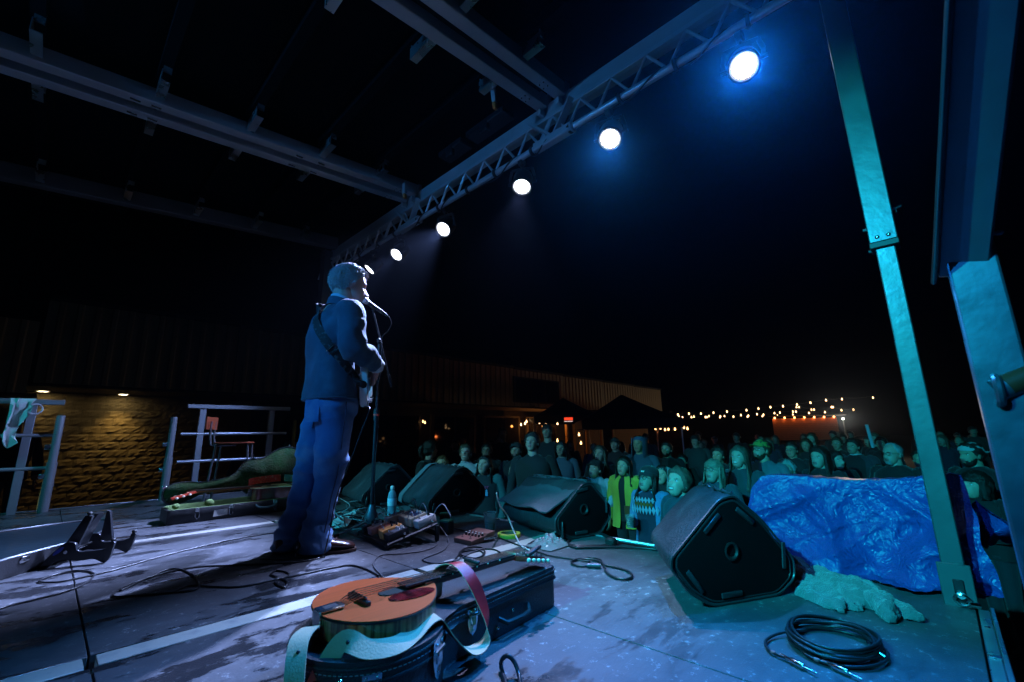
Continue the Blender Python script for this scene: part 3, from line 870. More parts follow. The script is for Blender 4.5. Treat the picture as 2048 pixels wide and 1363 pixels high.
# ------------------------------------------------------------------ floor monitors in padded covers
COVER = pm('padded_nylon_cover', (.022, .025, .030), .5, 0, .3, 7, .5, 90, col2=(.045, .05, .058), c2s=5, c2=(.55, .75), rvar=.1)
PANEL = pm('black_panel_cloth', (.004, .004, .005), .75, 0, .2, 10, .15, 120, spec=.1)
PIPE = pm('cover_piping', (.03, .03, .035), .35, 0, .2)
WEB = pm('nylon_webbing', (.09, .10, .11), .7, 0, .2, 30, .2, 300)
def wedge(label, p0, p1, length, prof, flap=False, strap=False, seed=0, yawz=0, shear=0.0):
    """p0 -> p1: the bottom edge of the near end panel on the floor; prof: (along, up) of the end panel"""
    p0 = V(p0); p1 = V(p1)
    u = (p1-p0); u.z = 0; u.normalize()
    n = V((-u.y, u.x, 0))           # axis, away from the near end
    M = Matrix(((u.x, n.x, 0, p0.x), (u.y, n.y, 0, p0.y), (0, 0, 1, 0), (0, 0, 0, 1)))
    t = thing('floor_monitor', label, 'monitor speaker', M=M, group='covered floor monitors along the stage front')
    SHM = Matrix(((1, shear, 0, 0), (0, 1, 0, 0), (0, 0, 1, 0), (0, 0, 0, 1)))
    def mk_(nm, bm, m, par):
        bmesh.ops.transform(bm, matrix=SHM, verts=bm.verts)
        return mk(nm, bm, m, par)
    # profile with rounded corners
    P = []
    N = len(prof)
    for i in range(N):
        a = V((*prof[i-1], 0)); b = V((*prof[i], 0)); c = V((*prof[(i+1) % N], 0))
        r = min(.035, (a-b).length*.3, (c-b).length*.3)
        q0 = b+(a-b).normalized()*r; q1 = b+(c-b).normalized()*r
        for k in range(4):
            s = k/3
            P.append(q0*(1-s)**2+b*2*s*(1-s)+q1*s*s)
    # resample
    D = []
    for i in range(len(P)):
        a, b = P[i], P[(i+1) % len(P)]
        m = max(1, int((b-a).length/.03))
        for k in range(m): D.append(a+(b-a)*(k/m))
    cx = sum((p.x for p in D))/len(D); cz = sum((p.y for p in D))/len(D)
    bm = NB(); rings = []
    ny = max(10, int(length/.035))
    for j in range(ny+1):
        y = length*j/ny
        ring = []
        for p in D:
            q = V((p.x, y, p.y))
            f = 1-.03*(abs(j/ny-.5)*2)**6
            w = (.010*nz((q.x*1.0, q.y*.6, q.z), 7, seed)+.006*nz(q, 17, seed+4))*(1 if p.y > .02 else .1)
            d = V((p.x-cx, 0, p.y-cz)).normalized()
            q = V((cx+(p.x-cx)*f, y, cz+(p.y-cz)*f))+d*w
            q.z = max(.003, q.z)
            ring.append(q)
        rings.append(ring)
    loft(bm, rings, True, True)
    mk_('cover', bm, COVER, t)
    # end panel, slightly inset, with raised piping
    sh = lambda f, y: [V((cx+(p.x-cx)*f, y, max(.004, cz+(p.y-cz)*f))) for p in D]
    bm = NB(); loft(bm, [sh(.93, .004), sh(.93, -.006), sh(.88, -.009)], True, True); ep = mk_('end_panel', bm, PANEL, t)
    for f in (.985, .91):
        bm = NB(); tube(bm, sh(f, -.004), .006 if f > .95 else .005, 6, True); mk_('piping', bm, PIPE, ep)
    bm = NB(); M2 = T(cx-.01, -.012, cz+.02) @ RX(PI/2)
    lathe(bm, [(.032, -.006), (.034, .004), (.028, .006), (.024, .002), (.02, -.004), (.001, -.004)], 18, M2); mk_('port_ring', bm, BLKR, ep)
    # corner pads
    for k, i in enumerate(range(0, N)):
        b = V((prof[i][0], 0, prof[i][1])); c = V((cx, 0, cz))
        q = b+(c-b)*.2
        a_ = V((prof[(i+1) % N][0], 0, prof[(i+1) % N][1]))
        d = (a_-b).normalized()
        if k % 2: continue
        bm = NB(); beam(bm, q+V((0, -.012, 0))+d*.02, q+V((0, -.012, 0))+d*.12, .008, .02, (0, 0, 1), .003); mk_('corner_pad', bm, PIPE, ep)
    # zip edge along the top
    bm = NB()
    top = max(D, key=lambda p: p.y)
    tube(bm, [V((top.x+.012*math.sin(k*.9), length*k/30, top.y+.004+.006*math.sin(k*1.7))) for k in range(31)], .006, 6); mk_('zip_edge', bm, PIPE, t)
    if strap:
        bm = NB()
        for y0 in (length*.98,):
            rows = []
            for p in D:
                d = V((p.x-cx, 0, p.y-cz)).normalized()*.012
                rows.append([V((p.x, y0-.05, max(.004, p.y)))+d, V((p.x, y0, max(.004, p.y)))+d*1.4, V((p.x, y0+.05, max(.004, p.y)))+d])
            rows.append(rows[0])
            grid(bm, rows)
        mk_('webbing_strap', bm, WEB, t)
    return t, M, D
# big near wedge
wp = [(0, .004), (.337, .004), (.425, .055), (.435, .125), (.29, .29), (.16, .392), (.085, .378), (-.165, .185), (-.17, .15), (-.10, .06)]
wedge('large black covered floor monitor tilted up beside the blue tarp', at(1424, 1213), at(1561, 1189), .40, wp, seed=3, shear=.49)
# middle wedge with its flap thrown over
def n2(a, b): return (V(b)-V(a)).length
a2, b2 = at(1185, 1082), at(1172, 1068)
wp2 = [(0, .005), (.26, .005), (.36, .10), (.36, .17), (.20, .335), (.13, .325), (-.10, .13), (-.10, .06)]
w2p0 = V((2.33, 1.78, 0)); w2p1 = V((2.62, 1.70, 0))
_, M2_, D2_ = wedge('black covered floor monitor with its loose flap folded over, behind the plastic cup', w2p0, w2p1, .66, wp2, seed=9)
wp1 = [(0, .005), (.28, .005), (.40, .11), (.40, .20), (.22, .385), (.14, .375), (-.12, .13), (-.13, .07)]
wedge('black covered floor monitor lit teal, behind the water bottle', at(884, 1033), at(884, 1033)+V((.25, -.06, 0)), .66, wp1, strap=True, seed=15)
w0 = at(792, 1020)
wedge('last covered floor monitor in the row, behind the microphone stand', V((2.20, 3.92, 0)), V((2.50, 3.86, 0)), .72, wp1, seed=22)
# flap draped on the middle monitor
FLAP = pm('loose_cover_flap', (.06, .065, .08), .5, 0, .25, 8, .5, 70)
uu = (w2p1-w2p0).normalized(); nn = V((-uu.y, uu.x, 0))
bm = NB(); rows = []
for i in range(27):
    f = i/26
    row = []
    for j in range(31):
        g = j/30
        # from the ridge down the baffle, lifting off at its lower edge
        a = .20-.33*f; z = .345-.175*f
        lift = .035*max(0, f-.5)**1.2*(1+.35*math.sin(g*5+1))
        q = w2p0+uu*(a-lift)+nn*(.02+.62*g)
        q = V((q.x, q.y, z+.5*lift+.005*math.sin(g*11+f*5)*f+.009*nz((g*5, f*6, 1), 1)*(.35+f)))
        row.append(q)
    rows.append(row)
grid(bm, rows, thick=.008)
tag(mk('cover_flap', bm, FLAP, bpy.data.objects['floor_monitor.001'], True))

# ------------------------------------------------------------------ tarp over the stacked speakers in front of the stage
TARP = bpy.data.materials.new('blue_tarpaulin'); TARP.use_nodes = True
def tarp_mat(m):
    t = m.node_tree; N = t.nodes; L = t.links; b = N['Principled BSDF']
    tc = N.new('ShaderNodeTexCoord')
    b.inputs['Roughness'].default_value = .34; b.inputs['Specular IOR Level'].default_value = .4
    n = N.new('ShaderNodeTexNoise'); n.inputs['Scale'].default_value = 9; n.inputs['Detail'].default_value = 5
    L.new(tc.outputs['Object'], n.inputs['Vector'])
    r = N.new('ShaderNodeMix'); r.data_type = 'RGBA'
    r.inputs[6].default_value = (.006, .032, .16, 1); r.inputs[7].default_value = (.014, .065, .26, 1)
    L.new(n.outputs[0], r.inputs[0]); L.new(r.outputs[2], b.inputs['Base Color'])
    v = N.new('ShaderNodeTexVoronoi'); v.feature = 'DISTANCE_TO_EDGE'; v.inputs['Scale'].default_value = 34
    nw = N.new('ShaderNodeTexNoise'); nw.inputs['Scale'].default_value = 5; nw.inputs['Detail'].default_value = 6
    L.new(tc.outputs['Object'], nw.inputs['Vector'])
    ad = N.new('ShaderNodeMix'); ad.data_type = 'RGBA'; ad.blend_type = 'ADD'; ad.inputs[0].default_value = .35
    L.new(tc.outputs['Object'], ad.inputs[6]); L.new(nw.outputs[1], ad.inputs[7]); L.new(ad.outputs[2], v.inputs['Vector'])
    n2 = N.new('ShaderNodeTexNoise'); n2.inputs['Scale'].default_value = 95; n2.inputs['Detail'].default_value = 4
    L.new(tc.outputs['Object'], n2.inputs['Vector'])
    ma = N.new('ShaderNodeMath'); ma.operation = 'ADD'; L.new(v.outputs[0], ma.inputs[0])
    m2 = N.new('ShaderNodeMath'); m2.operation = 'MULTIPLY'; m2.inputs[1].default_value = .35; L.new(n2.outputs[0], m2.inputs[0]); L.new(m2.outputs[0], ma.inputs[1])
    bp = N.new('ShaderNodeBump'); bp.inputs['Strength'].default_value = .75; bp.inputs['Distance'].default_value = .008
    L.new(ma.outputs[0], bp.inputs['Height']); L.new(bp.outputs[0], b.inputs['Normal'])
tarp_mat(TARP)
tp = thing('covered_speaker_stack', 'speaker stack wrapped in a crumpled blue tarp in front of the stage', 'covered speakers', (2.87, .36, GZ))
bm = NB(); box(bm, (2.87, .36, -.42), (.28, .70, 1.5), bev=.02); mk('speaker_box', bm, BLKM, tp, True)
bm = NB(); rows = []
NI, NJ = 84, 120
def rid(p, s, o, k=2.2): return max(0, 1-k*abs(nz(p, s, o)))
for i in range(NI+1):
    f = i/NI
    row = []
    for j in range(NJ+1):
        g = j/NJ
        y = .735-.76*g
        if f < .2:
            x = 3.0-.32*(f/.2); z = .375+.02*(f/.2)+.035*g; h = 0
        else:
            h = (f-.2)/.8
            x = 2.68-.05*h-.16*h**3*(1-g*.45); z = (.395+.035*g)*(1-h)-.03*h
        z += .010*math.sin(g*7+.8)*(1-h)
        hang = min(1, max(0, (f-.17)*6))
        u_, v_ = g*.95, h*.6
        # long creases fanning out from the upper corners, then smaller crumples
        q1 = (u_*1.0-v_*.55, v_*.55+u_*.18, .3); q2 = (u_*.9+v_*.8, v_*.5-u_*.25, 1.7)
        d = .065*rid(q1, 2.4, 2)**2+.060*rid(q2, 2.1, 5)**2+.016*rid(q1, 6, 7)**3+.014*rid(q2, 7, 3)**3+.005*rid((u_, v_, 2), 17, 1)**2
        d += .055*math.exp(-(((u_-.80)+(v_-.28)*.5)/.10)**2)*min(1, h*2)-.05*math.exp(-(((u_-.56)+(v_-.45)*.9)/.09)**2)*min(1, h*1.5)
        x -= (d-.03)*hang*(.35+.65*min(1, h*1.8))
        z += .014*nz((u_*4, v_*6, 3), 1)+.006*rid(q1, 12, 4)*(1-hang)
        y += .03*nz((u_*4, v_*6, 11), 1)*hang+(.42*h*(.5-g) if g < .5 else .08*h*(.5-g))
        if z < .014 and x < XE+.03: z = .014+.02*abs(nz((u_*18, v_*18, 1), 1))
        row.append(V((x, y, z)))
    rows.append(row)
grid(bm, rows)
mk('tarp_sheet', bm, TARP, tp, True, smooth=60)
bm = NB(); rows = []     # loose tail right of the post
for i in range(22):
    f = i/21
    rows.append([V((2.74+.10*g+.04*math.sin(f*7+g*3), -.02-.19*f-.03*math.sin(g*5), .315-.03*f-.22*g*(1-.75*f)+.03*rid((f*2, g*2, 3), 1.6, 2)-.10*f*f)) for g in [k/18 for k in range(19)]])
grid(bm, rows)
mk('tarp_tail', bm, TARP, tp, True, smooth=60)
# a second tarp heap on the ground by the side of the stage
bm = NB(); rows = []
for i in range(30):
    f = i/29
    rows.append([V((1.75+1.1*g, -.16-.5*f, -.30-.35*f+.10*nz((f*5, g*6, 9), 1)+.03*nz((f*14, g*15, 9), 1))) for g in [k/34 for k in range(35)]])
grid(bm, rows)
tag(mk('tarp_heap', bm, TARP, smooth=60), 'dark blue tarp heap beside the stage steps, low at the picture corner', 'tarp')

# ------------------------------------------------------------------ crumpled towel
TOWEL = pm('grey_terry_towel', (.13, .14, .14), .95, 0, .35, 30, .8, 160, sheen=.3)
bm = NB()
rt = random.Random(12)
c0 = V((2.46, .585, 0)); c1 = V((2.12, .25, 0)); ax = (c1-c0).normalized(); wd = V((-ax.y, ax.x, 0)); lt = (c1-c0).length
for k in range(38):       # a bunched pile of soft rolls
    f = rt.random(); g = rt.uniform(-.085, .085)*(.7+f*.5)
    p = c0+ax*(lt*f)+wd*g
    d = (ax*rt.uniform(.5, 1)+wd*rt.uniform(-.7, .7)).normalized(); L_ = rt.uniform(.05, .09); r = rt.uniform(.010, .019)
    q = V((-d.y, d.x, 0))
    lift = rt.uniform(.012, .055)*max(.1, 1-abs(g)*7)
    pts = catmull([p-d*L_+V((0, 0, .010)), p-d*L_*.3+q*rt.uniform(-.03, .03)+V((0, 0, lift)), p+d*L_*.4+q*rt.uniform(-.03, .03)+V((0, 0, lift*.9)), p+d*L_+V((0, 0, .010))], 5)
    n = len(pts)
    tube(bm, pts, [r*(.45+.55*math.sin(PI*(.12+.76*m/(n-1)))) for m in range(n)], 10)
sphere(bm, c0.lerp(c1, .55)+V((0, 0, .004)), (.21, .14, .030), None, 20, 10)
bm = fuse(bm, .007, 3); bm.normal_update()
for v_ in bm.verts:
    p = v_.co
    u_ = p.x*ax.x+p.y*ax.y; w_ = p.x*wd.x+p.y*wd.y
    v_.co = p+v_.normal*(.013*(1-2.4*abs(nz((u_*8+w_*6, w_*20, p.z*14), 1, 3)))+.007*(1-2.4*abs(nz((u_*20, w_*36-u_*12, p.z*24), 1, 8)))+.002*nz(p, 120))
    if v_.co.z < .003: v_.co.z = .003
tag(mk('towel', bm, TOWEL), 'crumpled grey towel on the stage below the blue tarp', 'towel')

# ------------------------------------------------------------------ instrument case with a bouzouki lying on it
TOLEX = pm('black_tolex', (.026, .027, .030), .42, 0, .2, 14, .45, 260, col2=(.045, .047, .052), c2s=9, c2=(.6, .8))
CO = V((.672, 1.205, 0)); CA = rad(5)
case = thing('instrument_case', 'black hard instrument case lying flat under the bouzouki', 'instrument case', CO, CA)
def case_outline(o=0.0):
    """round bout and straight neck box, o grows it"""
    pts = []
    R_ = .198+o
    hw = .098+o
    a0 = math.asin(min(.99, (hw+.012)/R_))
    x_end = .785+o
    for p in ((x_end-.03, hw), (x_end-.07, hw)): pass
    n = 40
    # start at the upper junction, go round the bout the long way
    for k in range(n+1):
        a = a0+(2*PI-2*a0)*k/n
        sx = 1.0+.06*math.cos(a)
        pts.append((R_*math.cos(a)*sx, R_*math.sin(a)))
    xj = R_*math.cos(a0)*1.05
    pts.append((xj+.035, -hw-.002)); pts.append((xj+.07, -hw))
    for k in range(6):
        a = -PI/2+PI/2*k/5; pts.append((x_end-.045+.045*math.cos(a), -hw+.045+.045*math.sin(a)))
    for k in range(6):
        a = PI/2*k/5; pts.append((x_end-.045+.045*math.cos(a), hw-.045+.045*math.sin(a)))
    pts.append((xj+.07, hw)); pts.append((xj+.035, hw+.002))
    return pts
bm = NB(); prism(bm, case_outline(), .002, .098, bev=.006); mk('case_base', bm, TOLEX, case)
bm = NB(); prism(bm, case_outline(.003), .1005, .142, bev=.012); mk('case_lid', bm, TOLEX, case)
bm = NB(); tube(bm, [V((x, y, .099)) for x, y in case_outline(.004)], .0035, 6, True); mk('valance_bead', bm, STEEL if False else BLKR, case)
bm = NB(); tube(bm, [V((x, y, .128)) for x, y in case_outline(.0035)], .0032, 6, True); mk('lid_piping', bm, TOLEX, case)
THR = pm('pale_thread', (.30, .30, .30), .8)
bm = NB()
ol = case_outline(.0045)
for (x, y), (x2, y2) in zip(ol, ol[1:]+ol[:1]):
    L_ = math.hypot(x2-x, y2-y); n = max(1, int(L_/.012))
    for k in range(n):
        s0, s1 = (k+.15)/n, (k+.75)/n
        tube(bm, [V((x+(x2-x)*s0, y+(y2-y)*s0, .116)), V((x+(x2-x)*s1, y+(y2-y)*s1, .116))], .0011, 4)
tag(mk('stitching', bm, THR, case), kind='stuff')
def latch(p, nrm, parent, big=False):
    M = frame(p, nrm)
    bm = NB()
    s = 1.25 if big else 1
    out = [(-.022*s, .026*s), (.022*s, .026*s), (.022*s, -.012*s), (.014*s, -.038*s), (0, -.05*s), (-.014*s, -.038*s), (-.022*s, -.012*s)]
    prism(bm, out, 0, .003, M @ Matrix(((0, 0, 1, 0), (1, 0, 0, 0), (0, 1, 0, 0), (0, 0, 0, 1))), bev=.001)
    o = mk('latch', bm, STEEL, parent)
    bm = NB()
    cyl(bm, M @ V((.007, -.022*s, .008)), M @ V((.007, .022*s, .008)), .0045, 8)
    box(bm, (.006, 0, -.008), (.006, .02*s, .026*s), M, .002)
    for a, b in ((-.012, .018), (.012, .018), (0, -.036)): sphere(bm, M @ V((.004, a*s, b*s)), .0035, u=8, v=5)
    mk('latch_tongue', bm, STEEL, o)
latch(V((.085, -.186, .098)), (.42, -.9, 0), case, True)
latch(V((-.10, -.172, .09)), (-.5, -.86, 0), case)
latch(V((.30, -.102, .098)), (0, -1, 0), case)
latch(V((.775, -.075, .098)), (.55, -.83, 0), case)
bm = NB()
for p in ((.50, -.1, .06), (.775, -.05, .03), (.42, -.1, .03), (-.16, -.14, .112)): sphere(bm, p, .006, u=8, v=6)
mk('stud', bm, STEEL, case)
bm = NB(); tube(bm, [(.42, -.103, .058), (.44, -.125, .045), (.52, -.13, .043), (.56, -.125, .045), (.58, -.103, .058)], .008, 8); mk('carry_handle', bm, BLKR, case)

CEDAR = pm('cedar_top', (.70, .085, .012), .5, 0, .22, 1.2, .02, 60, stretch=(3, 60, 3), coat=.1, spec=.35)
FLAME = bpy.data.materials.new('flamed_maple'); FLAME.use_nodes = True
def flame_mat(m):
    t = m.node_tree; N = t.nodes; L = t.links; b = N['Principled BSDF']
    b.inputs['Roughness'].default_value = .25; b.inputs['Coat Weight'].default_value = .5
    tc = N.new('ShaderNodeTexCoord'); at_ = N.new('ShaderNodeMapping'); at_.inputs['Scale'].default_value = (70, 70, 5)
    L.new(tc.outputs['Object'], at_.inputs[0])
    n = N.new('ShaderNodeTexNoise'); n.inputs['Scale'].default_value = 1.6; n.inputs['Detail'].default_value = 3
    L.new(at_.outputs[0], n.inputs['Vector'])
    a2 = N.new('ShaderNodeMapping'); a2.inputs['Scale'].default_value = (3, 3, 110); L.new(tc.outputs['Object'], a2.inputs[0])
    n2 = N.new('ShaderNodeTexNoise'); n2.inputs['Scale'].default_value = 1; L.new(a2.outputs[0], n2.inputs['Vector'])
    cr = N.new('ShaderNodeValToRGB'); cr.color_ramp.elements[0].position = .36; cr.color_ramp.elements[1].position = .62
    cr.color_ramp.elements[0].color = (.13, .045, .016, 1); cr.color_ramp.elements[1].color = (.58, .25, .09, 1)
    L.new(n.outputs[0], cr.inputs[0])
    mx = N.new('ShaderNodeMix'); mx.data_type = 'RGBA'; mx.blend_type = 'MULTIPLY'; mx.inputs[0].default_value = .4
    L.new(cr.outputs[0], mx.inputs[6]); L.new(n2.outputs[0], mx.inputs[7]); L.new(mx.outputs[2], b.inputs['Base Color'])
flame_mat(FLAME)
EBONY = pm('ebony', (.018, .016, .016), .35, 0, .3, 20)
MAHO = pm('mahogany', (.22, .06, .025), .35, 0, .25, 4, stretch=(3, 40, 3), coat=.3)
TORT = pm('tortoiseshell', (.22, .012, .012), .12, 0, .6, 30, col2=(.05, .004, .004), c2s=24, c2=(.45, .6), coat=.5)
STRG = pm('bronze_string', (.62, .42, .28), .3, 1, .05)
CREAM = pm('cream_button', (.78, .72, .55), .3)
BO = V((.70, 1.228, .1425)); BA = rad(-1.2)
bz = thing('bouzouki', 'orange teardrop bouzouki with flamed sides lying on its black case', 'bouzouki', BO, BA)
def bz_outline(o=0.0, n=64):
    pts = []
    for k in range(n):
        a = 2*PI*k/n
        r = .168
        x = r*math.cos(a); y = r*math.sin(a)*1.08
        if x > 0:       # teardrop shoulder towards the neck
            y *= (1-.42*(x/r)**2.6); x *= 1.12
        else: x *= .92
        pts.append((x*(1+o/.168), y*(1+o/.168)))
    return pts
HB = .056
bm = NB(); prism(bm, bz_outline(), .004, HB); mk('ribs', bm, FLAME, bz, smooth=50)
bm = NB(); prism(bm, bz_outline(-.001), 0, .006, bev=.002); mk('back_plate', bm, MAHO, bz)
bm = NB(); prism(bm, bz_outline(.0015), HB, HB+.005, bev=.0015); mk('soundboard', bm, CEDAR, bz)
bm = NB(); tube(bm, [V((x, y, HB+.0005)) for x, y in bz_outline(.0018)], .0026, 6, True); tube(bm, [V((x, y, .005)) for x, y in bz_outline(.001)], .0024, 6, True); mk('binding', bm, EBONY, bz)
def ell(cx, cy, a, b, n=32, rot=0):
    return [(cx+a*math.cos(t)*math.cos(rot)-b*math.sin(t)*math.sin(rot), cy+a*math.cos(t)*math.sin(rot)+b*math.sin(t)*math.cos(rot)) for t in [2*PI*k/n for k in range(n)]]
ZT = HB+.005
bm = NB(); prism(bm, ell(.062, .0, .045, .030), ZT+.0003, ZT+.0012); mk('sound_hole', bm, pm('dark_interior', (.03, .022, .012), .8), bz)
bm = NB(); tube(bm, [V((x, y, ZT+.001)) for x, y in ell(.062, .0, .046, .031)], .0016, 5, True); mk('rosette', bm, EBONY, bz)
bm = NB(); prism(bm, ell(.082, -.066, .070, .034, 36, -.10), ZT+.0006, ZT+.0028, bev=.0008); mk('pickguard', bm, TORT, bz)
# bridge
bm = NB()
box(bm, (-.045, 0, ZT+.006), (.014, .115, .012), bev=.002); box(bm, (-.045, 0, ZT+.015), (.005, .085, .008), bev=.0015)
mk('bridge', bm, EBONY, bz)
# tailpiece
bm = NB()
prism(bm, [(-.158, -.022), (-.100, -.026), (-.090, -.014), (-.090, .014), (-.100, .026), (-.158, .022)], ZT+.004, ZT+.008, bev=.0015)
box(bm, (-.157, 0, ZT-.022), (.006, .045, .06), bev=.002)
tp_ = mk('tailpiece', bm, pm('nickel_plate', (.62, .62, .6), .22, 1, .1), bz)
bm = NB(); prism(bm, [(-.142, -.012), (-.107, -.012), (-.107, .012), (-.142, .012)], ZT+.008, ZT+.0088)
mk('engraving', bm, pm('engraved_metal', (.3, .3, .3), .4, 1, .5, 90), tp_)
bm = NB(); lathe(bm, [(.011, 0), (.011, .006), (.007, .01), (.007, .02), (.0125, .024), (.0125, .03), (.001, .032)], 14, T(-.160, 0, HB*.42) @ RY(-PI/2)); mk('strap_pin', bm, BLK, tp_)
# neck
NX0, NX1 = .15, .543
bm = NB(); rings = []
for k in range(13):
    f = k/12; x = NX0+(NX1-NX0)*f; w = .026-.004*f; d = .022-.005*f
    if k == 0: d = .045; w = .03
    rings.append([V((x, -w*math.cos(PI*q/8), ZT+.006-d*math.sin(PI*q/8))) for q in range(9)])
loft(bm, rings, True, True); nk = mk('neck', bm, MAHO, bz)
bm = NB(); box(bm, (.20, 0, .036), (.05, .045, .052), bev=.008); mk('neck_heel', bm, MAHO, bz)
bm = NB(); prism(bm, [(.088, -.026), (NX1, -.0225), (NX1, .0225), (.088, .026)], ZT+.006, ZT+.0125, bev=.001); fb = mk('fingerboard', bm, EBONY, bz)
for k in range(1, 18):
    x = NX1-(NX1+.045)*(1-2**(-k/12))
    bm = NB(); cyl(bm, (x, -.0255, ZT+.0128), (x, .0255, ZT+.0128), .0011, 6); mk('fret', bm, STEEL, fb)
bm = NB()
for k in (3, 5, 7, 10, 12, 15):
    x = NX1-(NX1+.045)*(1-2**(-(k-.5)/12))
    for s in (-1,): sphere(bm, (x, s*.0238, ZT+.009), .0028, u=8, v=6)
mk('side_dots', bm, CREAM, fb)
bm = NB(); box(bm, (NX1+.002, 0, ZT+.012), (.005, .045, .008), bev=.001); mk('nut', bm, CREAM, fb)
for k in range(10):
    c_ = (k//2-2); y1 = c_*.0085+(k % 2-.5)*.0026; y0 = c_*.0165+(k % 2-.5)*.004
    bm = NB()
    tube(bm, [V((-.092, y1*1.2, ZT+.008)), V((-.045, y0, ZT+.0205)), V((NX1, y1, ZT+.0175)), V((NX1+.03+.02*(k//2), y1*1.6, ZT+.006))], .0008, 4)
    mk('string', bm, STRG, bz)
# slotted head bent back
HM = T(NX1+.004, 0, ZT+.006) @ RY(rad(12))
bm = NB(); prism(bm, [(0, -.023), (.02, -.033), (.15, -.036), (.165, -.02), (.165, .02), (.15, .036), (.02, .033), (0, .023)], -.016, 0, HM, bev=.002); hd = mk('headstock', bm, pm('red_head', (.45, .045, .02), .35, 0, .2, 6), bz)
bm = NB(); prism(bm, [(.004, -.022), (.021, -.031), (.149, -.034), (.163, -.018), (.163, .018), (.149, .034), (.021, .031), (.004, .022)], 0.0002, .002, HM); mk('head_veneer', bm, EBONY, hd)
for k in range(5):
    for s in (-1, 1):
        x = .035+.027*k
        bm = NB()
        cyl(bm, HM @ V((x, s*.034, -.008)), HM @ V((x, s*.050, -.008)), .0025, 6)
        cyl(bm, HM @ V((x, s*.02, .0)), HM @ V((x, s*.02, .014)), .0035, 8)
        o = mk('tuner', bm, STEEL, hd)
        bm = NB(); sphere(bm, (0, 0, 0), (.010, .006, .0085), HM @ T(x, s*.056, -.008), 10, 7); mk('tuner_button', bm, CREAM, o)
# capo
bm = NB(); box(bm, (.36, .0, ZT+.022), (.016, .07, .012), bev=.004); box(bm, (.36, .036, ZT+.006), (.014, .012, .045), bev=.004); tag(mk('capo', bm, BLKR), 'black capo clamped on the bouzouki neck', 'capo')
bpy.data.objects['capo'].matrix_world = WM['bouzouki'].copy()
# clip-on tuner at the head
bm = NB(); box(bm, (0, 0, 0), (.085, .022, .012), frame((at(1056, 1108, 2, .205)+at(1077, 1092, 2, .22))/2, at(1077, 1092, 2, .22)-at(1056, 1108, 2, .205)), .004); tube(bm, [at(1060, 1106, 2, .205), at(1056, 1110, 2, .2), at(1054, 1114, 2, .19)], .005, 6)
tag(mk('clip_on_tuner', bm, BLK), 'black clip-on tuner at the bouzouki head', 'tuner')
# strap: leather, red finish outside and pale suede inside
SUEDE = pm('pale_suede', (.60, .43, .26), .85, 0, .1, 30, .2, 200)
REDL = pm('red_leather', (.60, .014, .018), .38, 0, .15, 20, .1, 200, coat=.05)
strap = thing('instrument_strap', 'red leather strap with pale suede back looped over the bouzouki neck', 'strap', BO, BA)
def ribbon(name, pts, width, thick=.003, n=7):
    """pts: (position, across vector); one face suede, the other red"""
    A = catmull([p for p, _ in pts], n); B_ = catmull([V(w) for _, w in pts], n)
    top = []; bot = []
    bm = NB()
    L1 = []
    for i, (p, w) in enumerate(zip(A, B_)):
        t_ = (A[min(i+1, len(A)-1)]-A[max(i-1, 0)]).normalized()
        w = (w-t_*w.dot(t_)).normalized()
        nn_ = t_.cross(w).normalized()
        L1.append((p, w, nn_))
    rows_a = [[p-w*width/2+nn_*thick/2, p+nn_*thick/2, p+w*width/2+nn_*thick/2] for p, w, nn_ in L1]
    rows_b = [[p-w*width/2-nn_*thick/2, p-nn_*thick/2, p+w*width/2-nn_*thick/2] for p, w, nn_ in L1]
    va = grid(bm, rows_a, 0); vb = grid(bm, rows_b, 1)
    for k in (0, 2):
        for i in range(len(va)-1):
            f = bm.faces.new((va[i][k], va[i+1][k], vb[i+1][k], vb[i][k])); f.material_index = 0
    for i in (0, -1):
        for k in (0, 1): bm.faces.new((va[i][k], va[i][k+1], vb[i][k+1], vb[i][k]))
    return mk(name, bm, [SUEDE, REDL], strap, True, smooth=60)
ribbon('strap_tail', [((.548, 1.24, .168), (.7, -.7, .1)), ((.515, 1.205, .185), (.7, -.7, .1)), ((.475, 1.165, .180), (.75, -.6, 0)), ((.455, 1.128, .140), (.75, -.66, 0)), ((.445, 1.10, .08), (.7, -.7, 0)), ((.445, 1.08, .015), (.7, -.7, 0))], .044)
ribbon('strap_loop', [((.485, 1.12, .06), (-.7, .7, 0)), ((.515, 1.115, .12), (-.65, .7, .1)), ((.552, 1.10, .172), (-.35, .8, .3)), ((.586, 1.046, .160), (.0, .75, .5)), ((.645, 1.022, .156), (-.2, .8, .5)), ((.705, 1.04, .158), (-.2, .9, .4)),
        ((.765, 1.063, .168), (-.1, 1, .25)), ((.815, 1.08, .155), (.1, 1, .1)), ((.855, 1.07, .10), (.2, 1, 0)), ((.91, 1.058, .048), (.2, 1, .1)), ((.985, 1.082, .045), (.5, .9, .1)), ((1.01, 1.098, .095), (.8, .5, .1)), ((1.0, 1.118, .155), (.95, .2, .1)),
        ((.985, 1.142, .205), (1, .1, .1)), ((.975, 1.180, .236), (1, .1, 0)), ((.962, 1.215, .240), (1, .1, -.1)), ((.950, 1.252, .222), (1, .0, -.1)), ((.955, 1.285, .185), (1, 0, 0)), ((.965, 1.30, .15), (1, 0, 0))], .046)
bm = NB()
for p in ((.465, 1.143, .165), (.556, 1.088, .172), (.515, 1.105, .125)): sphere(bm, p, .0045, u=8, v=6)
mk('rivet', bm, BLK, strap, True)
# little red maker's patch under the body edge
bm = NB(); prism(bm, ell(0, 0, .034, .014, 20), 0, .003, frame((.66, 1.052, .150), (1, .25, .1), (-.1, -.6, .8)), bev=.001)
mk('patch', bm, REDL, strap, True)

# ------------------------------------------------------------------ pedal board
def M_of(px, py, z=0, rz=0): return T(at(px, py, 2, z)) @ RZ(rz)
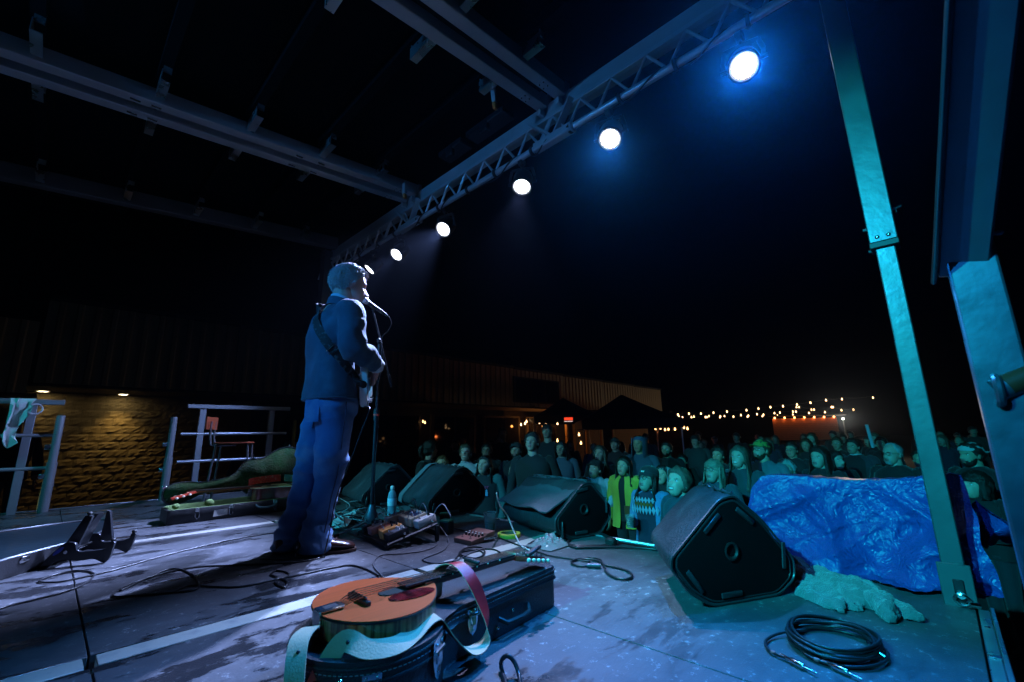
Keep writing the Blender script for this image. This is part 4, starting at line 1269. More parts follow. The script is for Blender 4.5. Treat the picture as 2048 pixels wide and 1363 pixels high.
# corners on the floor: near (773,1100), left (718,1075), right (870,1086)
pa = at(775, 1101); pl = at(722, 1078); pr = at(868, 1084)
ux = (pr-pa); uw = ux.length; ux.normalize(); uy = V((-ux.y, ux.x, 0))
PBM = Matrix(((ux.x, uy.x, 0, pa.x), (ux.y, uy.y, 0, pa.y), (0, 0, 1, 0), (0, 0, 0, 1)))
pbd = thing('pedalboard', 'slanted black pedalboard on the floor at the singer\'s feet', 'pedalboard', M=PBM)
PW, PD = .30, .50        # slope runs along local x, rows along local y
SLP = math.atan2(.075, .30)
def S(x, y, z=0): return V((x, y, .022+x*math.tan(SLP)+z))
for k, x in enumerate((.018, .092, .166, .24, .30)):
    bm = NB(); beam(bm, S(x, 0), S(x, PD), .036, .014, (math.sin(-SLP), 0, math.cos(SLP)), .003); mk('board_bar', bm, BLKM, pbd)
for y in (.008, PD-.008):
    bm = NB()
    rows = [(-.005, 0), (.33, 0), (.33, .115), (.315, .115), (-.005, .034)]
    tube(bm, [V((.0, y, .008)), V((.0, y, .03)), S(.325, y, .004), V((.325, y, .008))], .009, 6); mk('side_frame', bm, BLKM, pbd)
    bm = NB(); beam(bm, V((.325, y, .004)), V((.325, y, .10)), .02, .025, (0, 1, 0), .003); mk('leg', bm, BLKM, pbd)
bm = NB(); beam(bm, V((.325, 0, .05)), V((.325, PD, .05)), .012, .03, (0, 0, 1), .002); mk('rear_bar', bm, BLKM, pbd)
KNOBM = pm('ivory_knob', (.7, .68, .62), .35)
def pedal(label, x, y, sx, sy, h, mat, knobs=(), switches=(), top=None, rot=0, knobm=None, jack=True):
    """a stomp box lying on the slope; local x up the slope"""
    M = PBM @ T(S(x, y, .008)) @ RY(-SLP) @ RZ(rot)
    t = thing('effects_pedal', label, 'effects pedal', M=M, group='effects pedals on the pedalboard')
    bm = NB(); box(bm, (0, 0, h/2), (sx, sy, h), bev=.004, seg=2); mk('enclosure', bm, mat, t)
    if top:
        bm = NB(); box(bm, (sx*.1, 0, h+.0006), (sx*.6, sy*.82, .0014)); mk('face_plate', bm, top, t)
    for kx, ky in knobs:
        bm = NB(); lathe(bm, [(.0085, h), (.0085, h+.004), (.0065, h+.006), (.006, h+.015), (.001, h+.016)], 12, T(kx*sx, ky*sy, 0)); mk('knob', bm, knobm or BLK, t)
    for kx, ky in switches:
        bm = NB(); lathe(bm, [(.0085, h), (.0085, h+.004), (.005, h+.005), (.005, h+.011), (.006, h+.012), (.006, h+.017), (.001, h+.019)], 12, T(kx*sx, ky*sy, 0)); mk('foot_switch', bm, STEEL, t)
    if jack:
        for s in (-1, 1):
            bm = NB(); cyl(bm, (sx*.2, s*sy*.5, h*.5), (sx*.2, s*(sy*.5+.022), h*.5), .0075, 10); cyl(bm, (sx*.2, s*(sy*.5+.018), h*.5), (sx*.245, s*(sy*.5+.018), h*.5), .007, 10); mk('jack_plug', bm, STEEL, t)
    return t
P_ORG = pm('orange_pedal', (.72, .32, .10), .4); P_BLK = pm('black_pedal', (.02, .02, .024), .35); P_WHT = pm('white_pedal', (.68, .66, .62), .4)
P_PNK = pm('salmon_pedal', (.55, .28, .22), .45); P_CRM = pm('cream_pedal', (.62, .52, .36), .45); P_SIL = pm('grey_pedal', (.42, .42, .45), .4, .4)
P_RED = pm('red_pedal', (.35, .08, .06), .4); P_NAVY = pm('navy_face', (.04, .05, .10), .4); P_GRYF = pm('grey_face', (.12, .13, .16), .4)
k3 = ((.25, -.28), (.25, 0), (.25, .28))
pedal('black pedal with pale knobs at the board\'s near corner', .085, .062, .13, .075, .045, P_BLK, ((.3, -.3), (.3, .05), (.12, -.12), (.12, .25)), ((-.32, 0),), P_GRYF, 0, P_WHT)
pedal('orange wooden-coloured pedal, second from the board\'s near corner', .085, .145, .13, .07, .055, P_ORG, ((.3, -.25), (.3, .25), (.1, 0)), ((-.3, 0),))
pedal('red-brown pedal with dark knobs between the orange and the grey pedals', .10, .222, .12, .062, .045, P_RED, k3, ((-.3, 0),))
pedal('cream pedal with a grey lid in the front row, far side', .075, .325, .12, .075, .045, P_PNK, ((.3, 0),), ((-.25, 0),), P_SIL)
pedal('small dark pedal at the board\'s far front corner', .06, .43, .10, .055, .04, P_BLK, ((.2, 0),), ((-.25, 0),))
pedal('wide pedal with dark top, cream front and four switches in the back row', .265, .225, .115, .20, .055, P_CRM, ((.28, -.35), (.28, -.12), (.28, .12), (.28, .35)), ((-.22, -.36), (-.22, -.12), (-.22, .12), (-.22, .36)), P_NAVY, 0, P_WHT)
pedal('long white tuner pedal at the back row, far end', .23, .40, .14, .062, .045, P_WHT, (), ((-.3, 0),), P_GRYF)
pedal('white boxy pedal at the back row, near end', .275, .065, .13, .062, .05, P_WHT, ((.25, 0),), ((-.25, 0),))
# patch leads between them
for i, (a, b, hgt, lb) in enumerate((((.19, .16), (.22, .10), .05, 'grey patch lead looping over the orange pedal'), ((.30, .02), (.36, -.10), .07, 'grey lead arching off the near end of the pedalboard'), ((.33, .30), (.34, .45), .06, 'pale lead arching behind the white tuner pedal'), ((.33, .16), (.33, .28), .05, 'pale lead arching behind the wide four-switch pedal'), ((.10, .27), (.06, .38), .07, 'grey patch lead between the cream and red-brown pedals'))):
    p0 = PBM @ S(*a, .05); p1 = PBM @ S(*b, .05)
    bm = NB(); tube(bm, catmull([p0, p0.lerp(p1, .25)+V((0, 0, hgt*.8)), p0.lerp(p1, .6)+V((0, 0, hgt)), p1], 7), .0032, 6)
    tag(mk('patch_lead', bm, pm('grey_lead', (.32, .32, .34), .45)), lb, 'patch lead', 'patch leads on the pedalboard')

# ------------------------------------------------------------------ rust pedal with two rows of knobs on the floor
q0 = at(942, 1091); q1 = at(988, 1079); q2 = at(912, 1078)
u_ = (q1-q0); u_.z = 0; wq = .24; u_.normalize(); u_ = u_
t = thing('preamp_pedal', 'rust-brown floor pedal with two rows of pale knobs, right of the pedalboard', 'effects pedal', M=Matrix(((u_.x, -u_.y, 0, q0.x), (u_.y, u_.x, 0, q0.y), (0, 0, 1, 0), (0, 0, 0, 1))) @ Matrix.Scale(.84, 4))
RUST = pm('rust_enamel', (.20, .085, .065), .45, 0, .25, 12, .1, 90)
bm = NB(); rows = [(0, .0), (.24, 0), (.24, .062), (.16, .055), (.15, .04), (.0, .030)]
prism(bm, [(a, b) for a, b in rows], 0, .19, Matrix(((1, 0, 0, 0), (0, 0, 1, 0), (0, 1, 0, .004), (0, 0, 0, 1))), bev=.004); mk('enclosure', bm, RUST, t)
for r in range(2):
    for k in range(5):
        bm = NB(); lathe(bm, [(.010, 0), (.010, .012), (.007, .013), (.007, .02), (.001, .021)], 12, T(.10+.036*r, .025+.035*k, .040)); o = mk('knob', bm, BLK, t)
        bm = NB(); lathe(bm, [(.0075, .0205), (.0075, .023), (.001, .0235)], 12, T(.10+.036*r, .025+.035*k, .040)); mk('knob_cap', bm, KNOBM, o)
for k in range(2):
    bm = NB(); lathe(bm, [(.009, 0), (.009, .004), (.0055, .005), (.0055, .018), (.001, .019)], 12, T(.04, .05+.09*k, .036)); mk('foot_switch', bm, STEEL, t)
bm = NB(); cyl(bm, (.12, -.002, .025), (.17, -.012, .025), .008, 10); cyl(bm, (.17, -.012, .025), (.235, -.018, .025), .011, 10); mk('jack_plug', bm, STEEL, t)
# small green and black adaptors
GRNP = pm('green_plastic', (.03, .16, .09), .4)
for i, (px, py, lb) in enumerate(((893, 1066, 'small black power adaptor with a green lid beside the pedalboard'), (890, 1050, 'second green-lidded adaptor, nearer the wedge'))):
    p = at(px, py); t = thing('power_adaptor', lb, 'adaptor', p, .5*i+.3, 'power adaptors by the pedalboard')
    bm = NB(); box(bm, (0, 0, .04), (.07, .075, .08), bev=.006); mk('adaptor_body', bm, BLK, t)
    bm = NB(); box(bm, (0, 0, .085), (.072, .077, .012), bev=.003); mk('lid', bm, GRNP, t)

# ------------------------------------------------------------------ bottle, cup, tape roll, paper, bag
WATER = pm('clear_plastic', (.55, .8, .9), .08, 0, 0, trans=.6, ior=1.25)
def bottle_prof(s): return [(r*s, z*s) for r, z in [(.030, .0), (.033, .006), (.033, .02), (.031, .026), (.033, .032), (.031, .04), (.033, .048), (.031, .056), (.033, .064), (.033, .13), (.032, .145), (.026, .168), (.015, .185), (.0125, .19), (.0125, .2)]]
t = thing('water_bottle', 'clear plastic water bottle with a white cap in front of a monitor', 'water bottle', at(783, 1031))
s = 1.12
bm = NB(); lathe(bm, bottle_prof(s), 20); mk('bottle_body', bm, WATER, t)
bm = NB(); lathe(bm, [(.0335*s, .078*s), (.0338*s, .08*s), (.0338*s, .128*s), (.0335*s, .13*s)], 20, caps=False); mk('label_band', bm, pm('pale_blue_label', (.45, .62, .78), .5, 0, .5, 30, col2=(.75, .75, .7), c2s=20), t)
bm = NB(); lathe(bm, [(.0150*s, .194*s), (.0155*s, .196*s), (.0155*s, .214*s), (.012*s, .217*s), (.001, .217*s)], 16); mk('cap', bm, WHITEP, t)
t = thing('plastic_cup', 'clear plastic cup of dark drink standing before the flapped monitor', 'cup', at(981, 1063))
bm = NB(); lathe(bm, [(.033, 0), (.047, .128), (.049, .130), (.0495, .126), (.0465, .125), (.032, .004), (.001, .003)], 24); mk('cup_wall', bm, pm('cup_plastic', (.85, .9, .92), .08, 0, 0, trans=.85, ior=1.15), t)
bm = NB(); lathe(bm, [(.031, .005), (.0385, .062), (.001, .0625)], 20); mk('drink', bm, pm('dark_beer', (.02, .012, .006), .05), t)
t = thing('tape_roll', 'roll of yellow-green tape on the floor beside the plastic cup', 'tape roll', at(1018, 1072))
bm = NB(); lathe(bm, [(.052, 0), (.075, 0), (.0755, .022), (.074, .024), (.053, .024), (.052, .022), (.052, 0)], 32, caps=False); mk('tape_ring', bm, pm('yellow_green_tape', (.42, .48, .05), .5), t)
bm = NB(); lathe(bm, [(.049, 0.001), (.052, .001), (.052, .0245), (.049, .0245), (.049, .001)], 32, caps=False); mk('core', bm, pm('card_core', (.3, .22, .12), .8), t)
# set-list paper, curling up
pc = [at(667, 1045, 2, .012), at(664, 1054, 2, .012), at(700, 1050, 2, .012), at(722, 1021, 2, .012)]
bm = NB(); rows = []
A0, B0, C0, D0 = at(666, 1034, 2, .02), at(664, 1056, 2, .01), at(694, 1052, 2, .01), at(718, 1024, 2, .05)
for i in range(9):
    f = i/8; rows.append([(A0.lerp(D0, g)).lerp(B0.lerp(C0, g), f)+V((0, 0, .03*math.sin(PI*g)*math.sin(PI*f)+.035*g*g*(1-f))) for g in [k/8 for k in range(9)]])
grid(bm, rows, thick=.0015)
tag(mk('paper_sheet', bm, WHITEP), 'white paper sheet on the floor right of the singer\'s legs', 'paper')
CLEAR = pm('clear_film', (.8, .9, .95), .12, 0, 0, trans=.8, ior=1.1)
bm = NB(); rows = []
pb0 = at(1098, 1090)
for i in range(19):
    f = i/18; rows.append([pb0+V((-.11+.22*f+.02*nz((f*6, g*6, 1), 1), -.10+.20*g, .006+.05*math.sin(PI*f)*math.sin(PI*g)*(.5+abs(nz((f*9, g*9, 3), 1))*1.6))) for g in [k/18 for k in range(19)]])
grid(bm, rows)
tag(mk('plastic_bag', bm, CLEAR), 'crumpled clear plastic bag on the floor below the flapped monitor', 'plastic bag')

# ------------------------------------------------------------------ microphone stand and microphone
ms = thing('microphone_stand', 'black tripod microphone stand with boom in front of the singer', 'microphone stand', (1.705, 3.08, 0))
b0 = V((1.705, 3.08, .0))
bm = NB(); cyl(bm, b0+V((0, 0, .07)), V((1.715, 3.09, 1.37)), .011, 12); mk('pole', bm, BLKM, ms, True)
bm = NB(); cyl(bm, b0+V((0, 0, .1)), V((1.71, 3.085, .80)), .0145, 12); mk('lower_tube', bm, BLKM, ms, True)
bm = NB(); cyl(bm, V((1.71, 3.085, .775)), V((1.712, 3.086, .86)), .021, 14); cl = mk('height_clutch', bm, BLKR, ms, True)
bm = NB(); cyl(bm, V((1.71, 3.085, .805)), V((1.711, 3.0855, .822)), .0222, 14); mk('red_band', bm, pm('red_plastic', (.6, .05, .03), .4), cl, True)
bm = NB(); lathe(bm, [(.020, .17), (.030, .14), (.045, .10), (.052, .06), (.045, .04), (.02, .035)], 20, T(b0)); mk('tripod_hub', bm, pm('painted_steel', (.14, .14, .16), .35, .5), ms, True)
for a in (-165, -40, 80):
    d = V((math.cos(rad(a)), math.sin(rad(a)), 0))
    bm = NB(); cyl(bm, b0+d*.03+V((0, 0, .06)), b0+d*.30+V((0, 0, .014)), .009, 10); lg = mk('leg', bm, pm('grey_painted_tube', (.22, .22, .24), .35, .5), ms, True)
    bm = NB(); cyl(bm, b0+d*.285+V((0, 0, .016)), b0+d*.33+V((0, 0, .011)), .012, 10); mk('rubber_foot', bm, BLKR, lg, True)
clutch = V((1.715, 3.09, 1.372)); clip = at(746, 622, 1, 3.03); low = at(783, 771, 1, 3.13)
bm = NB(); cyl(bm, low, clip, .007, 10); cyl(bm, low, low.lerp(clip, .16), .0125, 10); mk('boom', bm, BLKM, ms, True)
bm = NB(); M = frame(clutch, (-.6, -.8, 0)); cyl(bm, M @ V((-.02, 0, .01)), M @ V((.04, 0, .01)), .018, 12); sphere(bm, M @ V((.045, 0, .01)), .014); box(bm, (.052, 0, .01), (.02, .012, .035), M, .004); cyl(bm, clutch-V((0, 0, .07)), clutch, .016, 12)
mk('boom_clutch', bm, BLKR, ms, True)
mh = at(724, 597, 1, 2.98); mt = at(769, 628, 1, 3.04)
dm = (mt-mh).normalized()
bm = NB(); cyl(bm, clip, clip+V((0, 0, .03)), .010, 10); cyl(bm, mh.lerp(mt, .42)-V((0, 0, .004)), mh.lerp(mt, .60)-V((0, 0, .004)), .019, 14); mk('clip', bm, BLKR, ms, True)
mic = thing('microphone', 'handheld-style vocal microphone on the stand at the singer\'s mouth', 'microphone', M=frame(mh, dm))
lm = (mt-mh).length
bm = NB(); M = RY(PI/2)
lathe(bm, [(.001, 0), (.015, .003), (.0225, .012), (.0255, .026), (.0255, .030)], 20, M); lathe(bm, [(.0255, .031), (.0235, .046), (.02, .058)], 20, M); mk('grille', bm, pm('mic_grille', (.55, .55, .56), .35, .8, .4, 200, .8, 400), mic)
bm = NB(); lathe(bm, [(.0268, .027), (.0268, .034)], 20, M); mk('grille_band', bm, STEEL, mic)
bm = NB(); lathe(bm, [(.020, .056), (.0185, .07), (.0125, lm*.93), (.0125, lm)], 18, M); mk('mic_body', bm, pm('charcoal_paint', (.05, .05, .055), .4, .3), mic)
bm = NB(); cyl(bm, (lm*.78, 0, 0), (lm*.9, 0, 0), .0142, 14); cyl(bm, (lm, 0, 0), (lm+.03, 0, 0), .0105, 12); mk('cable_connector', bm, STEEL, mic)

# ------------------------------------------------------------------ cables
def cable(label, pts, r=.0042, mat=None, n=8, group='cables lying on the stage', cat='cable', world=None):
    """pts: (px, py) on the floor, or (px, py, height)"""
    P = []
    for p in pts:
        z = p[2] if len(p) > 2 else r+.0015
        P.append(at(p[0], p[1], 2, z))
    if world: P = [V(p) for p in world]
    bm = NB(); tube(bm, catmull(P, n), r, 8)
    return tag(mk('cable', bm, mat or CABLE, smooth=180), label, cat, group)
cable('black cable with an oval loop near the folded guitar stand, running to the singer', [(-40, 1240), (0, 1216), (60, 1200), (120, 1185), (165, 1168), (188, 1150), (180, 1142), (150, 1140), (112, 1147), (80, 1159), (86, 1163), (120, 1162), (170, 1152), (230, 1138), (320, 1112), (430, 1085), (520, 1068), (575, 1062)])
cable('black cable making a big loop in the middle of the floor', [(650, 1112), (600, 1122), (540, 1126), (470, 1129), (400, 1132), (340, 1142), (285, 1158), (245, 1174), (226, 1187), (235, 1192), (265, 1190), (300, 1188), (340, 1184), (390, 1178), (397, 1165), (385, 1148), (360, 1137), (335, 1138), (300, 1152), (262, 1170), (240, 1180)])
cable('black cable with a small curl between the singer and the bouzouki', [(340, 1184, .006), (380, 1170), (430, 1172), (480, 1172), (530, 1162), (575, 1150), (572, 1143), (552, 1140), (542, 1148), (560, 1155), (574, 1162), (570, 1173), (556, 1168), (553, 1158), (600, 1148), (660, 1135), (700, 1129), (730, 1136), (758, 1150)])
cable('pale cable curling off the pedalboard towards the bouzouki', [(862, 1062, .03), (875, 1075), (872, 1090), (845, 1100), (800, 1106), (765, 1108), (750, 1118), (748, 1132), (762, 1148), (770, 1158)], .0038, pm('grey_rubber', (.10, .10, .11), .4))
cable('dark cable looping right of the pedalboard', [(880, 1052, .08), (893, 1070, .03), (897, 1085), (885, 1100), (855, 1112), (845, 1118), (862, 1124), (890, 1123), (915, 1118), (940, 1105), (960, 1098)], .004, MATS['grey_rubber'])
cable('coiled black cable on the pale strip above the bouzouki neck', [(905, 1122), (915, 1112), (922, 1100), (940, 1093), (962, 1093), (970, 1103), (962, 1112), (940, 1116), (922, 1112), (920, 1103), (935, 1097), (955, 1098), (967, 1106), (955, 1114), (935, 1113), (921, 1106), (935, 1100), (970, 1096), (990, 1098), (1000, 1103)], .0042)
cable('white cable hanging down over the flapped monitor to the floor', [(993, 985, .30), (1000, 1010, .20), (1015, 1030, .11), (1025, 1055, .04), (1037, 1082), (1045, 1092), (1060, 1100), (1055, 1106), (1040, 1104)], .005, pm('pale_rubber', (.5, .5, .52), .5))
cable('black cable rising to the flapped monitor from the bouzouki head', [(1052, 1092), (1062, 1083), (1080, 1075, .02), (1100, 1067, .04), (1112, 1062, .06)], .005, MATS['grey_rubber'])
cable('long black cable from the pedalboard past the bouzouki head to the loose coil', [(905, 1055), (950, 1064), (1000, 1075), (1040, 1090), (1075, 1102), (1100, 1110), (1140, 1116), (1180, 1122)], .0045)
cable('thick black cable with a wide loop right of the bouzouki head', [(1148, 1118), (1180, 1114), (1200, 1118), (1198, 1126), (1170, 1131), (1148, 1128), (1144, 1121), (1165, 1116), (1195, 1120), (1207, 1128), (1212, 1142), (1228, 1153), (1250, 1157), (1264, 1152), (1258, 1142), (1235, 1134), (1205, 1128)], .0055)
p = at(1187, 1130, 2, .012)
bm = NB(); d = V((.5, -.8, 0)).normalized(); cyl(bm, p-d*.03, p+d*.005, .010, 12); cyl(bm, p+d*.005, p+d*.035, .0115, 12); tag(mk('cable_connector', bm, pm('dark_metal', (.12, .12, .13), .35, .8)), 'metal plug lying in the loose cable right of the bouzouki head', 'plug')
# tied multicore and an iron bar by the stage edge
rr = random.Random(3)
for k in range(5):
    o = k*2.0
    cable('bundle strand of thick black cable tied beside the near monitor, no. of coils alike', [(1138, 1078-o*.6), (1150, 1068-o*.5), (1190, 1066-o*.5), (1216, 1074-o*.4), (1225, 1082), (1215, 1088+o*.3), (1170, 1090+o*.5), (1142, 1088+o*.4), (1136, 1080+o*.3), (1150, 1072), (1185, 1069)], .0055, None, 8, 'tied strands of thick black cable beside the near monitor').__setitem__('label', 'strand of the thick black cable bundle tied beside the near monitor')
cable('thick black cable running from the tied bundle under the near monitor', [(1150, 1094), (1200, 1093), (1250, 1093), (1300, 1096), (1340, 1102)], .007)
bm = NB(); box(bm, at(1222, 1083, 2, .02), (.05, .06, .05), bev=.01); tag(mk('cable_tie', bm, BLKR), 'black strap round the thick cable bundle beside the near monitor', 'cable tie')
bm = NB(); tube(bm, [at(1226, 1076, 2, .03), at(1322, 1092, 2, .014)], .011, 12); tag(mk('metal_rod', bm, pm('pale_steel', (.6, .6, .65), .3, .8)), 'pale metal rod lying from the tied cable to the near monitor', 'rod')
# the coil in the foreground with its two jack plugs
cc = at(1672, 1290)
t = thing('coiled_lead', 'coiled instrument lead with two jack plugs in the right foreground', 'coiled cable', (cc.x, cc.y, 0))
for k in range(9):
    bm = NB(); pts = []
    r0 = .128+.010*rr.uniform(-1, 1); ex = rr.uniform(-.012, .012); ey = rr.uniform(-.012, .012); ph = rr.uniform(0, 6)
    for i in range(40):
        a = 2*PI*i/40
        pts.append(V((cc.x-.01+ex+r0*1.0*math.cos(a), cc.y+ey+r0*.86*math.sin(a), .006+.0075*(k//2)+.006*math.sin(a*2+ph)+.006*abs(math.sin(a+ph)))))
    tube(bm, pts, .0042, 8, True); mk('coil_turn', bm, CABLE, t, True, 180)
for i, (e, d0, pth) in enumerate(((at(1622, 1340, 2, .008), at(1580, 1318, 2, .009), [at(1612, 1258, 2, .02), at(1560, 1265, 2, .012), at(1532, 1280, 2, .008), at(1540, 1300, 2, .008)]), (at(1710, 1351, 2, .008), at(1664, 1329, 2, .009), [at(1600, 1285, 2, .02), at(1606, 1302, 2, .012), at(1625, 1315, 2, .009)]))):
    bm = NB(); tube(bm, catmull(pth+[d0], 8), .0042, 8); mk('lead_end', bm, CABLE, t, True, 180)
    d = (e-d0).normalized()
    bm = NB(); lathe(bm, [(.0045, -.03), (.006, 0), (.0085, .004), (.0085, .040), (.006, .044)], 14, frame(d0, d) @ RY(PI/2)); j = mk('plug_barrel', bm, STEEL, t, True)
    bm = NB(); lathe(bm, [(.0032, .044), (.0032, .066), (.0026, .067), (.0034, .070), (.0012, .076)], 10, frame(d0, d) @ RY(PI/2)); mk('plug_tip', bm, STEEL, j, True)
    q = catmull(pth+[d0], 8)[-8]
    bm = NB(); cyl(bm, q, q+(d0-q).normalized()*.012, .0055, 10); mk('red_marker', bm, pm('red_tape', (.5, .1, .1), .5), t, True)
for a, b in (((1735, 1283), (1757, 1290)), ((1748, 1297), (1771, 1312))):
    bm = NB(); cyl(bm, at(*a, 2, .03), at(*b, 2, .02), .0045, 8); mk('strap_end', bm, STEEL, t, True)
cable('black cable end looping up at the bottom edge right of the case', [(1015, 1375), (1003, 1335, .01), (1004, 1318, .03), (1016, 1310, .045), (1030, 1325, .03), (1038, 1350, .01), (1042, 1380)], .006)
# tangle of leads behind the singer's legs
for k in range(22):
    x0 = rr.uniform(672, 770); y0 = rr.uniform(1000, 1052)
    pts = [(x0, y0, rr.uniform(.004, .02))]
    for i in range(5):
        x0 += rr.uniform(-45, 45); y0 = min(1056, max(992, y0+rr.uniform(-22, 22))); x0 = min(815, max(660, x0))
        pts.append((x0, y0, rr.choice((.006, .02, .05, .10)) if 0 < i < 4 else .006))
    c = cable('x', pts, rr.choice((.0035, .0045)), rr.choice((CABLE, MATS['grey_rubber'], MATS['grey_lead'], pm('teal_rubber', (.05, .18, .2), .45))), 8, 'tangle of leads by the microphone stand base')
    c['label'] = 'lead in the cable tangle around the microphone stand base'
# microphone cable
me_ = mt+dm*.03
cable('microphone cable looping from the microphone down the stand', [], .0032, CABLE, 8, None, 'microphone cable', [me_, me_+V((.03, .01, -.012)), me_+V((.045, .01, -.06)), me_+V((.01, 0, -.13)), (1.715, 3.06, 1.40), (1.73, 3.07, 1.2), (1.70, 3.06, 1.0), (1.725, 3.075, .7), (1.70, 3.055, .4), (1.73, 3.07, .15), (1.80, 3.12, .01)])
# ------------------------------------------------------------------ open green-lined guitar case with an acoustic guitar
PLUSH = pm('green_plush', (.03, .075, .012), .95, 0, .5, 26, .9, 60, col2=(.085, .095, .03), c2s=15, c2=(.42, .66), sheen=.15)
gc = thing('guitar_case', 'open black guitar case with green plush lining and standing lid', 'guitar case', (1.3, 4.7, 0))
fo = [(.735, 4.52), (.76, 4.505), (1.88, 4.49), (1.95, 4.53), (1.97, 4.75), (1.93, 4.95), (1.75, 5.03), (1.5, 5.0), (1.3, 4.93), (1.0, 4.88), (.78, 4.86), (.735, 4.80)]
bm = NB()
ring = lambda z, f: [V((1.35+(x-1.35)*f, 4.75+(y-4.75)*f, z)) for x, y in fo]
loft(bm, [ring(.003, .985), ring(.008, 1), ring(.108, 1), ring(.112, .992), ring(.112, .965), ring(.035, .955)], True, True); mk('case_base', bm, TOLEX, gc, True)
bm = NB(); loft(bm, [ring(.112, .975), ring(.116, .965), ring(.112, .945), ring(.04, .94)], True, False); mk('plush_rim', bm, pm('pale_green_plush', (.16, .24, .08), .95, 0, .3, 40, .6, 90), gc, True)
bm = NB(); prism(bm, [(1.35+(x-1.35)*.93, 4.75+(y-4.75)*.93) for x, y in fo], .036, .045); mk('plush_floor', bm, PLUSH, gc, True)
lw = [(0, .02), (.015, .055), (.05, .085), (.12, .095), (.21, .078), (.28, .055), (.36, .047), (.46, .048), (.54, .060), (.60, .10), (.65, .155), (.71, .172), (.77, .165), (.82, .163), (.90, .195), (.99, .225), (1.08, .220), (1.16, .175), (1.21, .10), (1.225, .03)]
up_ = catmull([V((a, b, 0)) for a, b in lw], 4)
ol = [(p.x, p.y) for p in up_]+[(p.x, -p.y) for p in reversed(up_)]
A_ = V((.765, 5.04, .175)); B_ = V((1.975, 4.98, .385)); ax_ = (B_-A_).normalized()
upv = V((0, .14, .99)); upv = (upv-ax_*upv.dot(ax_)).normalized(); nv = ax_.cross(upv)       # nv points to the camera side
ML = Matrix(((ax_.x, upv.x, nv.x, A_.x), (ax_.y, upv.y, nv.y, A_.y), (ax_.z, upv.z, nv.z, A_.z), (0, 0, 0, 1)))
def lr(z, s): return [ML @ V((.61+(x-.61)*(1+s/.61), y*(1+s/.16), z)) for x, y in ol]
bm = NB(); loft(bm, [lr(-.05, -.005), lr(-.045, 0), lr(.012, .0), lr(.014, -.008), lr(.0, -.010)], True, True); mk('case_lid', bm, TOLEX, gc, True)
bm = NB()
# plush inside of the lid, domed
loft(bm, [lr(.012, -.009), lr(.002, -.016), lr(-.016, -.03), lr(-.028, -.06), lr(-.032, -.10)], True, True); mk('lid_lining', bm, PLUSH, gc, True, smooth=180)
bm = NB()
for k in (6, 20, 46, 64): 
    p = lr(.008, .004)[k]; box(bm, (0, 0, 0), (.03, .012, .02), T(p), .003)
mk('lid_catch', bm, STEEL, gc, True)
for x in (.93, 1.17, 1.52, 1.70):
    M = T(x, 4.5-.004, .085)
    bm = NB(); box(bm, (0, -.004, .012), (.032, .008, .03), M, .002); o = mk('latch', bm, STEEL, gc, True)
    bm = NB(); tube(bm, [M @ V((-.013, -.012, 0)), M @ V((-.013, -.014, -.045)), M @ V((0, -.014, -.055)), M @ V((.013, -.014, -.045)), M @ V((.013, -.012, 0))], .0028, 6); mk('latch_loop', bm, STEEL, o, True)
bm = NB(); tube(bm, catmull([V((1.36, 4.488, .085)), V((1.38, 4.465, .066)), V((1.44, 4.455, .06)), V((1.50, 4.465, .066)), V((1.52, 4.488, .085))], 5), .009, 8); mk('case_handle', bm, pm('teal_handle', (.10, .22, .24), .4), gc, True)
bm = NB(); prism(bm, [(1.045, .045), (1.15, .05), (1.15, .098), (1.05, .095)], 0, .0015, Matrix(((1, 0, 0, 0), (0, 0, -1, 4.4985), (0, 1, 0, -.018), (0, 0, 0, 1)))); st = mk('luggage_sticker', bm, WHITEP, gc, True)
bm = NB()
for k in range(4): box(bm, (1.095+.004*k, 4.4965, .062-.009*k+.01), (.06-.01*(k % 2), .0012, .003))
box(bm, (1.095, 4.4965, .076), (.075, .0012, .002))
mk('sticker_print', bm, pm('grey_ink', (.12, .14, .16), .6), st, True)
for p, s in ((V((.80, 4.60, .13)), .022), (V((1.03, 4.60, .132)), .030)):
    bm = NB(); sphere(bm, p, (s*1.2, s, s), u=12, v=8); mk('neck_pad', bm, pm('pale_green_plush', (.3, .4, .2)), gc, True)
# acoustic guitar lying face up on the case
AG = T(1.60, 4.66, .118) @ RZ(PI+rad(-2))
ag = thing('acoustic_guitar', 'red-brown acoustic guitar lying face up on the open green case', 'acoustic guitar', M=AG)
gb = [(-.24, .0), (-.235, .07), (-.19, .15), (-.11, .18), (-.03, .162), (.05, .125), (.10, .118), (.16, .13), (.215, .12), (.245, .07), (.25, 0)]
gp = catmull([V((a, b, 0)) for a, b in gb], 5)
gol = [(p.x, p.y) for p in gp]+[(p.x, -p.y) for p in reversed(gp[1:-1])]
ROSE = pm('rosewood_gloss', (.16, .03, .02), .10, 0, .3, 3, stretch=(3, 40, 20), coat=.9)
bm = NB(); prism(bm, gol, 0, .098); mk('guitar_sides', bm, ROSE, ag, smooth=50)
bm = NB(); prism(bm, [(x*1.005, y*1.005) for x, y in gol], .098, .103, bev=.0015); mk('guitar_top', bm, pm('spruce_top', (.62, .34, .14), .3, 0, .1, 2, stretch=(3, 60, 3), coat=.4), ag)
bm = NB(); tube(bm, [V((x*1.006, y*1.006, .099)) for x, y in gol], .003, 5, True); mk('guitar_binding', bm, CREAM, ag)
bm = NB(); prism(bm, ell(.06, 0, .05, .05), .1032, .1042); mk('guitar_sound_hole', bm, MATS['dark_interior'], ag)
bm = NB(); box(bm, (-.10, 0, .108), (.03, .15, .01), bev=.003); mk('guitar_bridge', bm, EBONY, ag)
bm = NB(); rings = []
